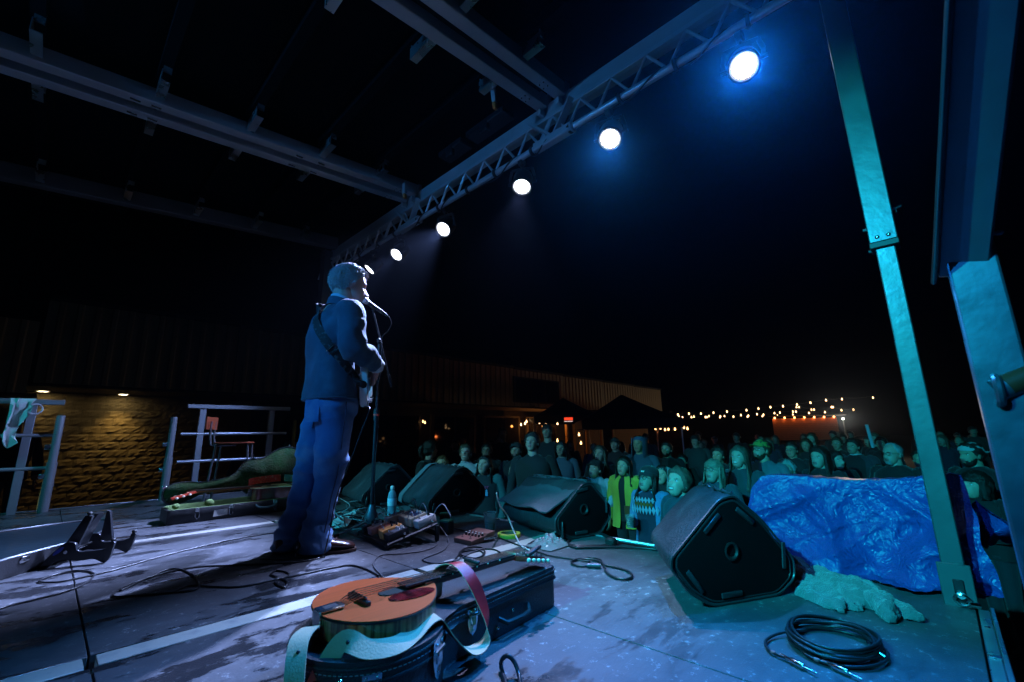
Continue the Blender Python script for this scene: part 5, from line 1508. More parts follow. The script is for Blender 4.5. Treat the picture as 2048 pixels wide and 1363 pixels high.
for k in range(9):
    f = k/8; x = .22+.50*(f-.12); w = .028-.006*f
    rings.append([V((x, -w*math.cos(PI*q/8), .112-.022*math.sin(PI*q/8))) for q in range(9)])
loft(bm, rings); mk('guitar_neck', bm, MAHO, ag)
bm = NB(); prism(bm, [(.08, -.028), (.66, -.022), (.66, .022), (.08, .028)], .112, .118); mk('guitar_fingerboard', bm, EBONY, ag)
HM = T(.66, 0, .112) @ RY(rad(14))
bm = NB(); prism(bm, [(0, -.022), (.03, -.035), (.17, -.04), (.17, .04), (.03, .035), (0, .022)], -.015, .001, HM, bev=.002); hd = mk('guitar_head', bm, pm('red_head', (.4, .05, .02)), ag)
for k in range(3):
    for s in (-1, 1):
        bm = NB(); cyl(bm, HM @ V((.05+.045*k, s*.035, -.008)), HM @ V((.05+.045*k, s*.055, -.008)), .003, 6); sphere(bm, (.05+.045*k, s*.062, -.008), (.011, .007, .010), HM, 10, 6); mk('guitar_tuner', bm, CREAM, hd)
for k in range(6):
    y0 = (k-2.5)*.011; y1 = (k-2.5)*.0072
    bm = NB(); tube(bm, [V((-.1, y0, .116)), V((.66, y1, .1215)), V((.72, y1*2.5, .108))], .0008, 4); mk('guitar_string', bm, STRG, ag)
# woven strap lying over the guitar
for nm, c, x0, x1, lb in (('red_woven', (.50, .045, .02), 1.37, 1.66, 'red woven strap lying behind the acoustic guitar body'), ('teal_woven', (.10, .42, .38), 1.69, 1.93, 'teal and red patterned strap half next to the red one')):
    bm = NB(); rows = []
    for i in range(25):
        f = i/24; x = x0+(x1-x0)*f
        arch = .05*math.sin(PI*(.15+.85*(x-1.35)/.6)) if True else 0
        rows.append([V((x, 4.80+.012*math.sin(f*8), .195+arch+.065*g)) for g in [k/4 for k in range(5)]])
    grid(bm, rows, thick=.006)
    tag(mk('woven_strap', bm, pm(nm, c, .9, 0, .6, 60, .4, 150, col2=(.4, .2, .12), c2s=50, c2=(.55, .65))), lb, 'strap')

# ------------------------------------------------------------------ open black case at the left edge
oc = thing('open_instrument_case', 'open black instrument case with shiny teal lining at the left edge', 'instrument case', (-.1, 3.9, 0))
po = [(.36, 4.06), (.40, 4.3), (.38, 4.56), (.15, 4.60), (-.13, 4.5), (-.38, 4.45), (-.65, 4.3), (-.8, 4.0), (-.72, 3.55), (-.45, 3.2), (-.2, 3.12), (-.08, 3.36), (.1, 3.58), (.25, 3.76)]
po = [(p.x, p.y) for p in catmull([V((*p, 0)) for p in po], 5, True)]
cx_ = sum(p[0] for p in po)/len(po); cy_ = sum(p[1] for p in po)/len(po)
pr_ = lambda f, z: [V((cx_+(x-cx_)*f, cy_+(y-cy_)*f, z)) for x, y in po]
SHELL = pm('black_case_shell', (.018, .018, .02), .3, 0, .3, 12, .2, 150)
LIN = pm('teal_lining', (.004, .014, .02), .4, 0, .4, 5, .3, 20)
bm = NB(); loft(bm, [pr_(.96, .003), pr_(.985, .02), pr_(1.0, .085), pr_(1.0, .095), pr_(.965, .097), pr_(.96, .09)], True, False); mk('case_shell', bm, SHELL, oc, True)
bm = NB(); loft(bm, [pr_(.955, .093), pr_(.90, .085), pr_(.87, .045), pr_(.6, .03), pr_(.1, .03)], True, True); mk('case_lining', bm, LIN, oc, True)
bm = NB(); tube(bm, [V((p.x, p.y, .098)) for p in pr_(.985, 0)], .006, 6, True); mk('case_rim', bm, pm('rim_alloy', (.25, .27, .3), .3, .8), oc, True)
bm = NB(); box(bm, (-.02, 4.12, .062), (.20, .26, .05), RZ(0), .015); mk('neck_cradle', bm, LIN, oc, True)
bm = NB(); box(bm, (.2, 4.28, .055), (.22, .34, .04), None, .012); mk('accessory_box', bm, LIN, oc, True)
bm = NB(); prism(bm, [(-.04, -.02), (.045, .0), (-.035, .03)], 0, .002, T(.10, 3.86, .085) @ RZ(.4)); mk('warning_label', bm, pm('salmon_label', (.75, .32, .22), .6, 0, .5, 90), oc, True)
for p in ((.175, 3.655, .075), (-.0, 3.465, .075)):
    bm = NB(); box(bm, (0, 0, 0), (.05, .015, .03), T(*p) @ RZ(.8), .003); mk('latch', bm, STEEL, oc, True)
bm = NB()
for k in range(7):
    p = po[(k*9) % len(po)]
    box(bm, (0, 0, 0), (.03, .02, .06), T(cx_+(p[0]-cx_)*1.0, cy_+(p[1]-cy_)*1.0, .045), .004)
mk('shell_rib', bm, SHELL, oc, True)

# ------------------------------------------------------------------ low guitar stand
STM = pm('satin_black_resin', (.014, .016, .02), .35, 0, .2)
sx_ = V((.80, -.42, 0)).normalized(); sy_ = V((-sx_.y, sx_.x, 0))
o_ = V((.06, 3.56, 0))
MS = Matrix(((sx_.x, sy_.x, 0, o_.x), (sx_.y, sy_.y, 0, o_.y), (0, 0, 1, 0), (0, 0, 0, 1)))
gs = thing('guitar_stand', 'empty low black folding guitar stand in front of the open case', 'guitar stand', M=MS)
XZ = Matrix(((1, 0, 0, 0), (0, 0, 1, 0), (0, 1, 0, 0), (0, 0, 0, 1)))
side = [V((x, z, 0)) for x, z in ((0, 0), (.028, .0), (.07, .033), (.11, .036), (.17, .024), (.235, .030), (.262, .012), (.285, .004), (.305, .03), (.312, .085), (.318, .105), (.302, .112), (.292, .098), (.285, .075), (.20, .070), (.158, .072), (.148, .085), (.142, .115), (.10, .122), (.06, .085), (.02, .035))]
side = [(p.x, p.y) for p in catmull(side, 3, True)]
for y in (0, .24):
    bm = NB(); prism(bm, side, y-.011, y+.011, XZ, bev=.003); mk('cradle_arm', bm, STM, gs)
uprt = [(.075, .09), (.14, .09), (.185, .245), (.165, .255), (.15, .25)]
bm = NB(); prism(bm, uprt, .018, .04, XZ, bev=.003); mk('back_leg', bm, STM, gs)
uprt2 = [(.16, .09), (.225, .08), (.205, .16), (.19, .245), (.172, .255)]
bm = NB(); prism(bm, uprt2, .19, .215, XZ, bev=.003); mk('back_leg', bm, STM, gs)
bm = NB()
loft(bm, [[V((.08, .03, .09)), V((.10, .03, .08)), V((.10, .21, .08)), V((.08, .21, .09))], [V((.16, .09, .25)), V((.18, .09, .25)), V((.18, .15, .25)), V((.16, .15, .25))]]); mk('back_plate', bm, STM, gs)
for p in ((.165, .03, .262), (.305, 0, .118), (.305, .24, .118)):
    bm = NB(); sphere(bm, p, (.012, .014, .010), u=10, v=7); mk('rubber_tip', bm, BLKR, gs)
bm = NB(); cyl(bm, (.11, -.02, .075), (.11, .26, .075), .009, 10); mk('hinge_rod', bm, STEEL, gs)
bm = NB(); prism(bm, ell(.075, .082, .028, .009, 20, .75), -.0125, -.0115, XZ); mk('blue_badge', bm, pm('blue_badge', (.03, .06, .4), .4), gs)

# ------------------------------------------------------------------ wooden chair with red back
RW = pm('red_stained_wood', (.42, .085, .035), .5, 0, .35, 3, stretch=(2, 2, 40), bump=.1)
TUBE = pm('chair_tube', (.30, .28, .32), .35, .7)
CHM = T(1.47, 5.78, 0) @ RZ(rad(-24))
ch = thing('wooden_chair', 'tall chair with red wooden back and tube legs before the railing', 'chair', M=CHM)
bm = NB(); prism(bm, rrect(.36, .34, .06), .615, .632, bev=.004); mk('seat', bm, RW, ch)
bm = NB(); 
rows = [[V((-.235-.02*math.cos(g*PI), -.15+.30*g, .775+.135*f)) for g in [k/8 for k in range(9)]] for f in [k/4 for k in range(5)]]
grid(bm, rows, thick=.012); mk('backrest', bm, RW, ch)
for s in (-1, 1):
    bm = NB(); tube(bm, catmull([V((-.225, s*.09, .86)), V((-.225, s*.09, .74)), V((-.215, s*.09, .64)), V((-.18, s*.09, .60)), V((0, s*.10, .60))], 5), .011, 8); mk('back_frame', bm, TUBE, ch)
for sx2 in (-1, 1):
    for sy2 in (-1, 1):
        bm = NB(); cyl(bm, (sx2*.15, sy2*.13, .61), (sx2*.20, sy2*.17, .008), .012, 10); mk('leg', bm, TUBE, ch)
for s in (-1, 1):
    bm = NB(); cyl(bm, (-.175, s*.155, .22), (.175, s*.155, .22), .009, 8); mk('foot_rail', bm, TUBE, ch)
# ------------------------------------------------------------------ people: heads, hair, bodies
SKIN = [pm('skin_fair', (.55, .34, .26), .5, 0, .08, 8, .04, 120, sss=.15), pm('skin_tan', (.46, .27, .19), .5, 0, .08, 8, .04, 120, sss=.15), pm('skin_ruddy', (.54, .30, .24), .5, 0, .1, 8, .04, 120, sss=.15)]
LIP = pm('lips', (.40, .14, .12), .4); EYEW = pm('eye_white', (.72, .70, .68), .2); IRIS = pm('iris', (.04, .03, .025), .15)
TEETH = pm('teeth', (.75, .72, .65), .3)
def hairm(name, c): return pm('hair_'+name, c, .42, .0, .45, 5, .5, 40, stretch=(14, 14, 1.5))
HBRN = hairm('brown', (.055, .03, .016)); HDRK = hairm('dark', (.016, .012, .010)); HBLD = hairm('blond', (.27, .22, .16)); HGRY = hairm('grey', (.34, .34, .35)); HRED = hairm('auburn', (.13, .05, .02)); HLBR = hairm('light_brown', (.11, .075, .055))
def smax(a, b, k=.012):
    h = np.clip(.5+.5*(a-b)/k, 0, 1)
    return b*(1-h)+a*h+k*h*(1-h)
def ray_ell(d, c, r):
    c = np.array(c); r = np.array(r)
    a = ((d/r)**2).sum(-1); b = -2*((d/r)*(c/r)).sum(-1); q = ((c/r)**2).sum()-1
    return (-b+np.sqrt(np.maximum(b*b-4*a*q, 0)))/(2*a)
def head_grid(NP=44, NT=38, male=0.5, jaw=1.0, nose=1.0, smile=0.0, fat=0.0):
    t = np.linspace(0, 2*PI, NP, endpoint=False)
    phi = t-.55*np.sin(t)
    th = np.linspace(.02, PI-.02, NT)
    TH, PH = np.meshgrid(th, phi, indexing='ij')
    d = np.stack([np.sin(TH)*np.cos(PH), np.sin(TH)*np.sin(PH), np.cos(TH)], -1)
    r = smax(ray_ell(d, (-.014, 0, .022), (.099, .078, .094)), ray_ell(d, (.024, 0, -.046), (.062*jaw, (.055+.006*male+.006*fat)*jaw, .071)), .016)
    P = d*r[..., None]
    x, y, z = P[..., 0], P[..., 1], P[..., 2]
    fr = np.clip((x-.02)/.03, 0, 1)
    g = lambda v, s: np.exp(-(v/s)**2)
    # nose
    zz = np.interp(z, [-.052, -.046, -.036, .004, .02], [0, .012, .029, .007, 0])*nose
    dx = zz*g(y, .0105+.003*male)
    dx = dx+.007*(g(y-.012, .007)+g(y+.012, .007))*g(z+.040, .007)*nose
    ay = np.abs(y)
    dx = dx+(.004+.004*male)*g(ay-.028, .022)*g(z-.020, .009)
    dx = dx-.013*g(ay-.031, .015)*g(z-.002, .011)
    dx = dx+(.005+.004*smile)*g(ay-.042, .015)*g(z+.026, .016)
    w_ = .022+.006*smile
    lipz = .004*smile*(ay/.02)**2
    dx = dx+.006*g(z+.060-lipz, .005)*g(y, w_)+.0065*g(z+.073-lipz, .0055)*g(y, w_*.85)-.006*g(z+.0665-lipz, .003)*g(y, w_)
    dx = dx-.003*g(z+.085, .006)*g(y, .02)+.008*g(z+.100, .012)*g(y, .017+.005*male)
    P[..., 0] = x+dx*fr
    return TH, PH, P
def head_faces(NT, NP):
    F = []
    for i in range(NT-1):
        for j in range(NP):
            F.append((i*NP+j, i*NP+(j+1) % NP, (i+1)*NP+(j+1) % NP, (i+1)*NP+j))
    return F
HL_A = [0, 25, 50, 68, 82, 98, 112, 150, 180]
HLINES = {'short': [.070, .066, .050, .020, -.012, .004, -.050, -.075, -.078], 'receding': [.088, .078, .062, .03, -.012, .004, -.045, -.07, -.075],
          'bangs': [.028, .028, .030, .010, -.03, -.03, -.06, -.08, -.085], 'long': [.068, .064, .045, .01, -.02, -.03, -.06, -.09, -.09], 'bald': [.2, .2, .2, .05, -.0, .01, -.03, -.06, -.07]}
def add_np(bm, Pn, F, M, mi=0, fmi=None):
    vs = [bm.verts.new(M @ V(p)) for p in Pn]
    for k, f in enumerate(F):
        try:
            q = bm.faces.new([vs[a] for a in f]); q.material_index = (fmi[k] if fmi is not None else mi)
        except ValueError: pass
def make_head(bm, M, gz=(1, 0, 0), NP=44, NT=38, eyes=True, smile=0.0, **kw):
    TH, PH, P = head_grid(NP, NT, smile=smile, **kw)
    Pf = P.reshape(-1, 3); F = head_faces(NT, NP)
    fm = []
    for f in F:
        c = Pf[list(f)].mean(0)
        m = 0
        if c[0] > .05:
            lz = .004*smile*(abs(c[1])/.02)**2
            if abs(c[1]) < .021+.006*smile and -.079 < c[2]-lz < -.055:
                m = 1
                if smile > .5 and abs(c[2]-lz+.0665) < .0045 and abs(c[1]) < .02: m = 4
        fm.append(m)
    add_np(bm, Pf, F, M, fmi=fm)
    # ears
    for s in (-1, 1):
        sphere(bm, (-.012, s*.079, -.008), (.017, .008, .030), M @ T(0, 0, 0), 10, 8)
        sphere(bm, (-.004, s*.084, -.006), (.010, .005, .019), M, 8, 6)
    if eyes:
        for s in (-1, 1):
            k = np.argmin((Pf[:, 1]-s*.031)**2+(Pf[:, 2]-.001)**2+(Pf[:, 0] < 0)*9)
            ex = Pf[k, 0]
            c = V((ex-.0045, s*.031, .001))
            sphere(bm, c, (.0095, .0125, .0075), M, 10, 8, 2)
            g_ = V(gz).normalized()
            sphere(bm, c+V((.0062, g_.y*.006, g_.z*.004)), (.004, .0052, .0052), M, 8, 6, 3)
            tube(bm, [M @ V((ex+.002+.004*(1-abs(q)), s*.031+q*.014, .0085-.004*q*q+.0005)) for q in (-1, -.5, 0, .5, 1)], .0019, 4, False, 5)
            tube(bm, [M @ V((ex+.0085-.004*abs(q)*(1 if q*s > 0 else .3), s*.031+q*.018, .0215-.005*q*q-.001*q*s)) for q in (-1, -.5, 0, .5, 1)], [.0022, .0036, .004, .0036, .0018], 5, False, 5)
    return P
def hair_shell(bm, M, P, NP, NT, style, thick=.016, seed=0, rough=.006, part=.0):
    TH, PH = None, None
    x, y, z = P[..., 0], P[..., 1], P[..., 2]
    ang = np.degrees(np.abs(np.arctan2(y, x)))
    hl = np.interp(ang, HL_A, HLINES[style])
    m = np.clip((z-hl+.010)/.018, 0, 1); m = m*m*(3-2*m)
    nrm = P/np.linalg.norm(P, axis=-1, keepdims=True)
    out = np.zeros_like(P)
    for i in range(NT):
        for j in range(NP):
            p = P[i, j]
            w = nz((p[0]*1.0, p[1]*1.0, p[2]), 26, seed)*rough+nz((p[0]*.5, p[1]*2.2, p[2]*.6), 60, seed+3)*rough*.8
            out[i, j] = p+nrm[i, j]*(m[i, j]*(thick*(1+.25*max(0, p[2]/.1)))+w*m[i, j]-.003*(1-m[i, j]))
    mf = m.reshape(-1); F = [f for f in head_faces(NT, NP) if max(mf[list(f)]) > .02]
    idx = {}; Q = []; of = out.reshape(-1, 3)
    G = []
    for f in F:
        g = []
        for a in f:
            if a not in idx: idx[a] = len(Q); Q.append(of[a])
            g.append(idx[a])
        G.append(tuple(g))
    add_np(bm, Q, G, M)
    return out
def long_hair(bm, M, L=.30, a0=62, seed=0, flare=.02, n=34, wav=.006, front=0.0):
    rows = []
    nr = 14
    for i in range(nr+1):
        f = i/nr
        z = .055-(L+.055)*f
        row = []
        for j in range(n+1):
            g = j/n
            ph = rad(a0+front*f)+(2*PI-2*rad(a0+front*f))*g
            k = min(1, f*3.2)
            ra = .092+.010*k; rb = .082+.012*k
            if z < -.09: ra += -.012*min(1, (-.09-z)/.08); rb += flare*min(1, (-.09-z)/.15)
            rip = 1.5*wav*math.sin(j*2.3+seed+2*math.sin(f*4+j))+.014*nz((g*9, f*2.2, seed), 1)
            p = V((-.014+(ra+rip)*math.cos(ph), (rb+rip)*math.sin(ph), z+(.02*nz((g*14, 3, seed), 1) if i == nr else 0)))
            row.append(M @ p)
        rows.append(row)
    grid(bm, rows, thick=.008)
def hand(bm, M, side=1, curl=.3, spread=.1, s=1.0, mi=0):
    """wrist at the origin, fingers along +x, palm facing -z, thumb on side*y"""
    M = M @ Matrix.Scale(s, 4)
    rings = []
    for x, w, h in ((-.02, .025, .019), (.0, .027, .019), (.03, .037, .016), (.06, .042, .014), (.088, .041, .012), (.096, .036, .009)):
        rings.append([M @ V((x, w*math.cos(2*PI*k/10), h*math.sin(2*PI*k/10))) for k in range(10)])
    loft(bm, rings, True, True, mi)
    for k, (y, L_, r) in enumerate(((.030, .070, .0088), (.011, .079, .0092), (-.009, .073, .0088), (-.028, .056, .0078))):
        y *= side
        p = V((.085, y, 0)); a = 0; pts = [p-V((.012, 0, 0)), p]; sp = spread*(1.5-k)*side
        for q, fr in enumerate((.44, .31, .25)):
            a += curl*(1.0 if q else .8)*(1+.12*k)
            p = p+V((math.cos(a)*math.cos(sp), math.sin(sp), -math.sin(a)))*L_*fr
            pts.append(p)
        tube(bm, [M @ q for q in catmull(pts, 3)], [r*(1-.028*i) for i in range(len(catmull(pts, 3)))], 7, False, mi)
    p = V((.018, .026*side, -.004)); pts = [p]
    for dv, l in ((V((.55, .75*side, -.25)), .036), (V((.8, .45*side, -.35)), .030), (V((.95, .15*side, -.4)), .025)):
        p = p+dv.normalized()*l; pts.append(p)
    tube(bm, [M @ q for q in catmull(pts, 3)], [.0125-.0005*i for i in range(10)], 7, False, mi)
def ering(c, rx, ry, n=20, M=None, a0=0.0, pw=1.0):
    out = []
    for k in range(n):
        a = 2*PI*k/n+a0
        ca, sa = math.cos(a), math.sin(a)
        p = V((c[0]+rx*math.copysign(abs(ca)**pw, ca), c[1]+ry*math.copysign(abs(sa)**pw, sa), c[2]))
        out.append(M @ p if M else p)
    return out
FAB = {}
def fab(c, rough=.8):
    k = tuple(c)
    if k not in FAB: FAB[k] = pm('fabric_%02d' % len(FAB), c, rough, 0, .22, 7, .35, 130, sheen=.15)
    return FAB[k]
def glasses(bm, M, r=.021, dark=False):
    for s in (-1, 1):
        pts = [M @ V((.098-.006*abs(math.cos(a))*0-.35*max(0, abs(.032+r*math.cos(a))-.035), s*(.032+r*math.cos(a)), .001+r*.82*math.sin(a))) for a in [2*PI*k/16 for k in range(16)]]
        tube(bm, pts, .0021, 5, True)
        tube(bm, [M @ V((.088, s*.052, .006)), M @ V((.04, s*.080, .006)), M @ V((-.015, s*.084, .002))], .0018, 4)
    tube(bm, [M @ V((.099, -.011, .005)), M @ V((.102, 0, .008)), M @ V((.099, .011, .005))], .0018, 4)
def cap_hat(M, c, root, back=False, c2=None, brim=True):
    bm = NB()
    rings = []
    for i in range(9):
        a = i/8*PI/2
        rings.append([M @ V((-.012+.108*math.cos(a)*math.cos(t), .091*math.cos(a)*math.sin(t), .040+.092*math.sin(a))) for t in [2*PI*k/22 for k in range(22)]])
    loft(bm, rings, True, True); o = mk('cap', bm, fab(c), root, True)
    if brim:
        bm = NB(); sg = -1 if back else 1
        rows = []
        for i in range(6):
            f = i/5
            rows.append([M @ V((-.012+sg*(.100*math.cos(t)+.070*f*math.cos(t)), .088*math.sin(t)*(1-.06*f), .044-.012*f*1.2+.010*math.cos(2*t)*f)) for t in [rad(-58+116*k/12) for k in range(13)]])
        grid(bm, rows, thick=.004); mk('cap_brim', bm, fab(c2 or c), o, True)
    return o
def beanie(M, c, root):
    bm = NB(); rings = []
    for i, (r_, z_) in enumerate(((1.05, .035), (1.09, .045), (1.09, .075), (1.04, .08), (1.06, .09), (1.0, .12), (.80, .145), (.45, .162), (.05, .168))):
        rings.append([M @ V((-.016+.104*r_*math.cos(t)*(1+.012*(k % 2)), .088*r_*math.sin(t)*(1+.012*(k % 2)), z_-.012*math.cos(t))) for k, t in enumerate([2*PI*q/36 for q in range(36)])])
    loft(bm, rings, True, True); return mk('beanie', bm, fab(c), root, True)
SINGER = V((1.42, 2.92, 1.62))
NPEO = [0]
def person(label, px, py, hp, hair='long', hcol=None, shirt=(.03, .03, .035), jacket=None, skin=0, yaw=0.0, pitch=0.0, roll=0.0, smile=0.0, L=.28, a0=62,
           glass=False, hat=None, beard=None, arms='down', face_to=None, wid=1.0, low=False, male=.4, jaw=1.0, thick=.016, front=0.0, hs=.24, d=None, trousers=(.02, .022, .03), group='people in the crowd', collar=None, extra=None, wav=.006, jop=36):
    NPEO[0] += 1; seed = NPEO[0]*1.7
    d = d or FPX*hs/hp
    hc = atd(px, py, d)
    H = hc.z-GZ+.115
    k = H/1.72
    tgt = V(face_to) if face_to else SINGER
    dv = tgt-hc
    az = math.atan2(dv.y, dv.x)+rad(yaw)
    el = math.atan2(dv.z, math.hypot(dv.x, dv.y))*.75+rad(pitch)
    root = thing('person', label, 'person', (hc.x, hc.y, GZ), az, group)
    Rt = WM[root.name]
    HM_ = T(hc) @ RZ(az) @ RY(-el) @ RX(rad(roll)) @ Matrix.Scale(1.0*hs/.24*(d*hp/FPX)/hs, 4)
    NP, NT = (30, 26) if low else (44, 38)
    # body: head, neck, chest and arms with hands
    baz = az+rad(-yaw*.4)
    B = T(hc.x, hc.y, GZ) @ RZ(baz) @ T(-.035*k, 0, 0) @ Matrix.Scale(k, 4)
    bm = NB()
    P = make_head(bm, HM_, NP=NP, NT=NT, eyes=not low, smile=smile, male=male, jaw=jaw, nose=random.Random(NPEO[0]).uniform(.85, 1.15))
    nb = HM_ @ V((-.025, 0, -.05)); ne = B @ V((-.01, 0, 1.40))
    nw = .052+.010*male
    tube(bm, [nb, nb.lerp(ne, .5), nb.lerp(ne, .85), ne], [nw*.95*k, nw*k, nw*1.15*k, nw*1.7*k], 14)
    arms_ = []
    AR = {'down': ((-.02, .275, 1.10), (.05, .262, .88)), 'cup': ((.02, .25, 1.10), (.24, .10, 1.12)), 'wave': ((.14, .23, 1.12), (.20, .19, 1.36)), 'phone': ((.12, .25, 1.16), (.18, .16, 1.42)), 'cross': ((.06, .25, 1.12), (.2, -.05, 1.10)), 'up': ((.08, .26, 1.48), (.10, .22, 1.74))}
    for s in (-1, 1):
        a = arms
        if isinstance(arms, (tuple, list)): a = arms[0 if s < 0 else 1]
        e, w = AR[a]
        e = V((e[0], s*e[1]*wid, e[2])); w = V((w[0], s*w[1]*wid, w[2]))
        sh = V((-.01, s*.200*wid, 1.39))
        pth = catmull([sh+V((0, -s*.05, .0)), sh, e, w], 5)
        arms_.append(pth)
        tube(bm, [B @ q for q in pth], [.036*k]*len(pth), 8)
        dr = (w-e).normalized()
        up = V((0, -s, 0)) if a in ('down', 'cup', 'cross') else V((-1, 0, 0))
        hand(bm, B @ frame(w+dr*.02, dr, up), s if a not in ('wave', 'up') else -s, .06 if a in ('wave',) else (.5 if a != 'down' else .3), .14 if a == 'wave' else .04, .95)
    body = mk('body', bm, [SKIN[skin], LIP, EYEW, IRIS, TEETH, hcol or HDRK], root, True, smooth=180)
    # clothing
    inner = shirt
    bm = NB()
    prof = [(.88, .130, .200), (.96, .124, .194), (1.08, .118, .186), (1.20, .122, .196), (1.31, .128, .208), (1.385, .112, .205), (1.43, .092, .160), (1.462, .070, .095), (1.482, .060, .068)]
    rings = []
    for z, rx, ry in prof:
        r = ering((-.005+(.012 if 1.15 < z < 1.35 else 0), 0, z), rx, ry*wid, 22, None, 0, .86)
        rings.append([B @ (q+V((1, 0, 0))*.008*nz((q.x*5, q.y*9, q.z*5), 1, seed)+V((0, 1, 0))*.006*nz((q.y*8, q.z*7, q.x*3), 1, seed)) for q in r])
    loft(bm, rings, True, True)
    if jacket is None:
        for pth in arms_:
            n = len(pth); tube(bm, [B @ (q+V((.004*math.sin(i*2.1+seed), 0, 0))) for i, q in enumerate(pth[:-1])], [(.066-.020*i/n+.003*math.sin(i*2.4+seed))*k for i in range(n-1)], 12)
    sh_o = mk('shirt', bm, fab(inner), root, True, smooth=70)
    if jacket is not None:
        bm = NB(); rows = []
        op = rad(jop)
        for z, rx, ry in [(.80, .15, .205)]+prof[:-1]:
            row = []
            for j in range(27):
                a = op+(2*PI-2*op)*j/26
                ca, sa = math.cos(a), math.sin(a)
                grow = 1.18 if z < 1.4 else 1.2
                q = V((-.008+rx*grow*math.copysign(abs(ca)**.86, ca), ry*wid*1.12*math.copysign(abs(sa)**.86, sa), z))
                w_ = .010*nz((q.x*7, q.y*9, q.z*6), 1, seed)
                row.append(B @ (q*1.0+V((w_, w_, 0))))
            rows.append(row)
        grid(bm, rows, thick=.008*k)
        for pth in arms_:
            n = len(pth); tube(bm, [B @ (q+V((.005*math.sin(i*2.1+seed), 0, 0))) for i, q in enumerate(pth)], [(.078-.022*i/n+.004*math.sin(i*2.4+seed))*k for i in range(n)], 12)
        # collar
        tube(bm, [B @ V((-.012+.085*math.cos(a), .092*math.sin(a), 1.462+.012*math.cos(a)*-1)) for a in [rad(38+284*q/14) for q in range(15)]], .016*k, 8)
        mk('jacket', bm, fab(jacket), root, True, smooth=70)
    if collar:
        bm = NB(); torus(bm, .066*k, .012*k, B @ T(-.004, 0, 1.485), 20, 8); mk('collar', bm, fab(collar), root, True)
    bm = NB()
    for s in (-1, 1):
        loft(bm, [ering((0, s*.085, .92), .115, .095, 12, B), ering((0, s*.09, .78), .095, .085, 12, B), ering((.01, s*.09, .48), .065, .062, 12, B), ering((-.01, s*.09, .10), .052, .05, 12, B), ering((-.01, s*.09, .06), .052, .05, 12, B)])
        loft(bm, [ering((.03, s*.09, .0), .13, .045, 12, B), ering((.03, s*.09, .035), .13, .047, 12, B), ering((-.005, s*.09, .085), .075, .04, 12, B)])
    mk('trousers', bm, fab(trousers), root, True, smooth=70)
    # hair
    if hair:
        bm = NB()
        st = {'long': 'long', 'bob': 'bangs', 'bangs': 'bangs', 'short': 'short', 'receding': 'receding', 'bald': 'bald', 'tied': 'long', 'bun': 'long'}[hair]
        hair_shell(bm, HM_, P, NP, NT, st, thick if st != 'bald' else .006, seed, .012)
        if hair in ('long', 'bangs'): long_hair(bm, HM_, L, a0, seed, .025, 34 if not low else 22, wav, front)
        if hair == 'bob': long_hair(bm, HM_, .11, 58, seed, .03, 34, .006)
        if hair == 'tied': tube(bm, [HM_ @ q for q in catmull([V((-.10, 0, .06)), V((-.145, 0, .05)), V((-.155, .01, -.03)), V((-.13, .01, -.12))], 4)], [.028, .03, .034, .036, .036, .036, .034, .032, .03, .026, .022, .016, .006], 10)
        if hair == 'bun': sphere(bm, (-.115, 0, .06), (.04, .045, .045), HM_, 12, 8)
        mk('hair', bm, hcol or HDRK, root, True, smooth=180)
    if beard is not None:
        bm = NB()
        x, y, z = P[..., 0], P[..., 1], P[..., 2]
        ang = np.degrees(np.abs(np.arctan2(y, x)))
        up_l = np.interp(ang, [0, 20, 35, 60, 85, 95], [-.050, -.053, -.058, -.04, -.005, -.3])
        if beard == 'goatee': up_l = np.interp(ang, [0, 20, 30, 34], [-.050, -.053, -.06, -.3])
        m_ = np.clip((up_l-z+.004)/.01, 0, 1)*(z > -.135)
        lipm = (np.abs(z+.067) < .010)*(np.abs(y) < .02)*(x > 0)
        m_ = m_*(1-lipm)
        nrm = P/np.linalg.norm(P, axis=-1, keepdims=True)
        Q = (P+nrm*((m_*.010-.002)[..., None])).reshape(-1, 3); mf = m_.reshape(-1)
        add_np(bm, Q, [f for f in head_faces(NT, NP) if mf[list(f)].min() > .4], HM_)
        mk('beard', bm, hcol or HDRK, root, True, smooth=180)
    if glass:
        bm = NB(); glasses(bm, HM_); mk('glasses', bm, BLK if glass is True else glass, root, True)
    if hat == 'beanie': beanie(HM_, extra or (.02, .02, .025), root)
    elif hat == 'cap': cap_hat(HM_, extra or (.02, .02, .02), root)
    elif hat == 'backcap': cap_hat(HM_, extra or (.4, .4, .42), root, True)
    elif hat == 'hood':
        bm = NB(); rows = []
        for i in range(12):
            f = i/11
            rows.append([HM_ @ V((-.02+.125*math.cos(a)*(1-.1*f)-.012, .108*math.sin(a), .125*math.cos(f*PI*.55)-.02*f if False else .115-.29*f*f-.02*abs(math.sin(a)))) for a in [rad(48+264*q/20) for q in range(21)]])
        grid(bm, rows, thick=.008); sphere(bm, (-.03, 0, .07), (.11, .095, .06), HM_, 16, 8); mk('hood', bm, fab(extra or (.05, .07, .12)), root, True)
    return root, B, HM_
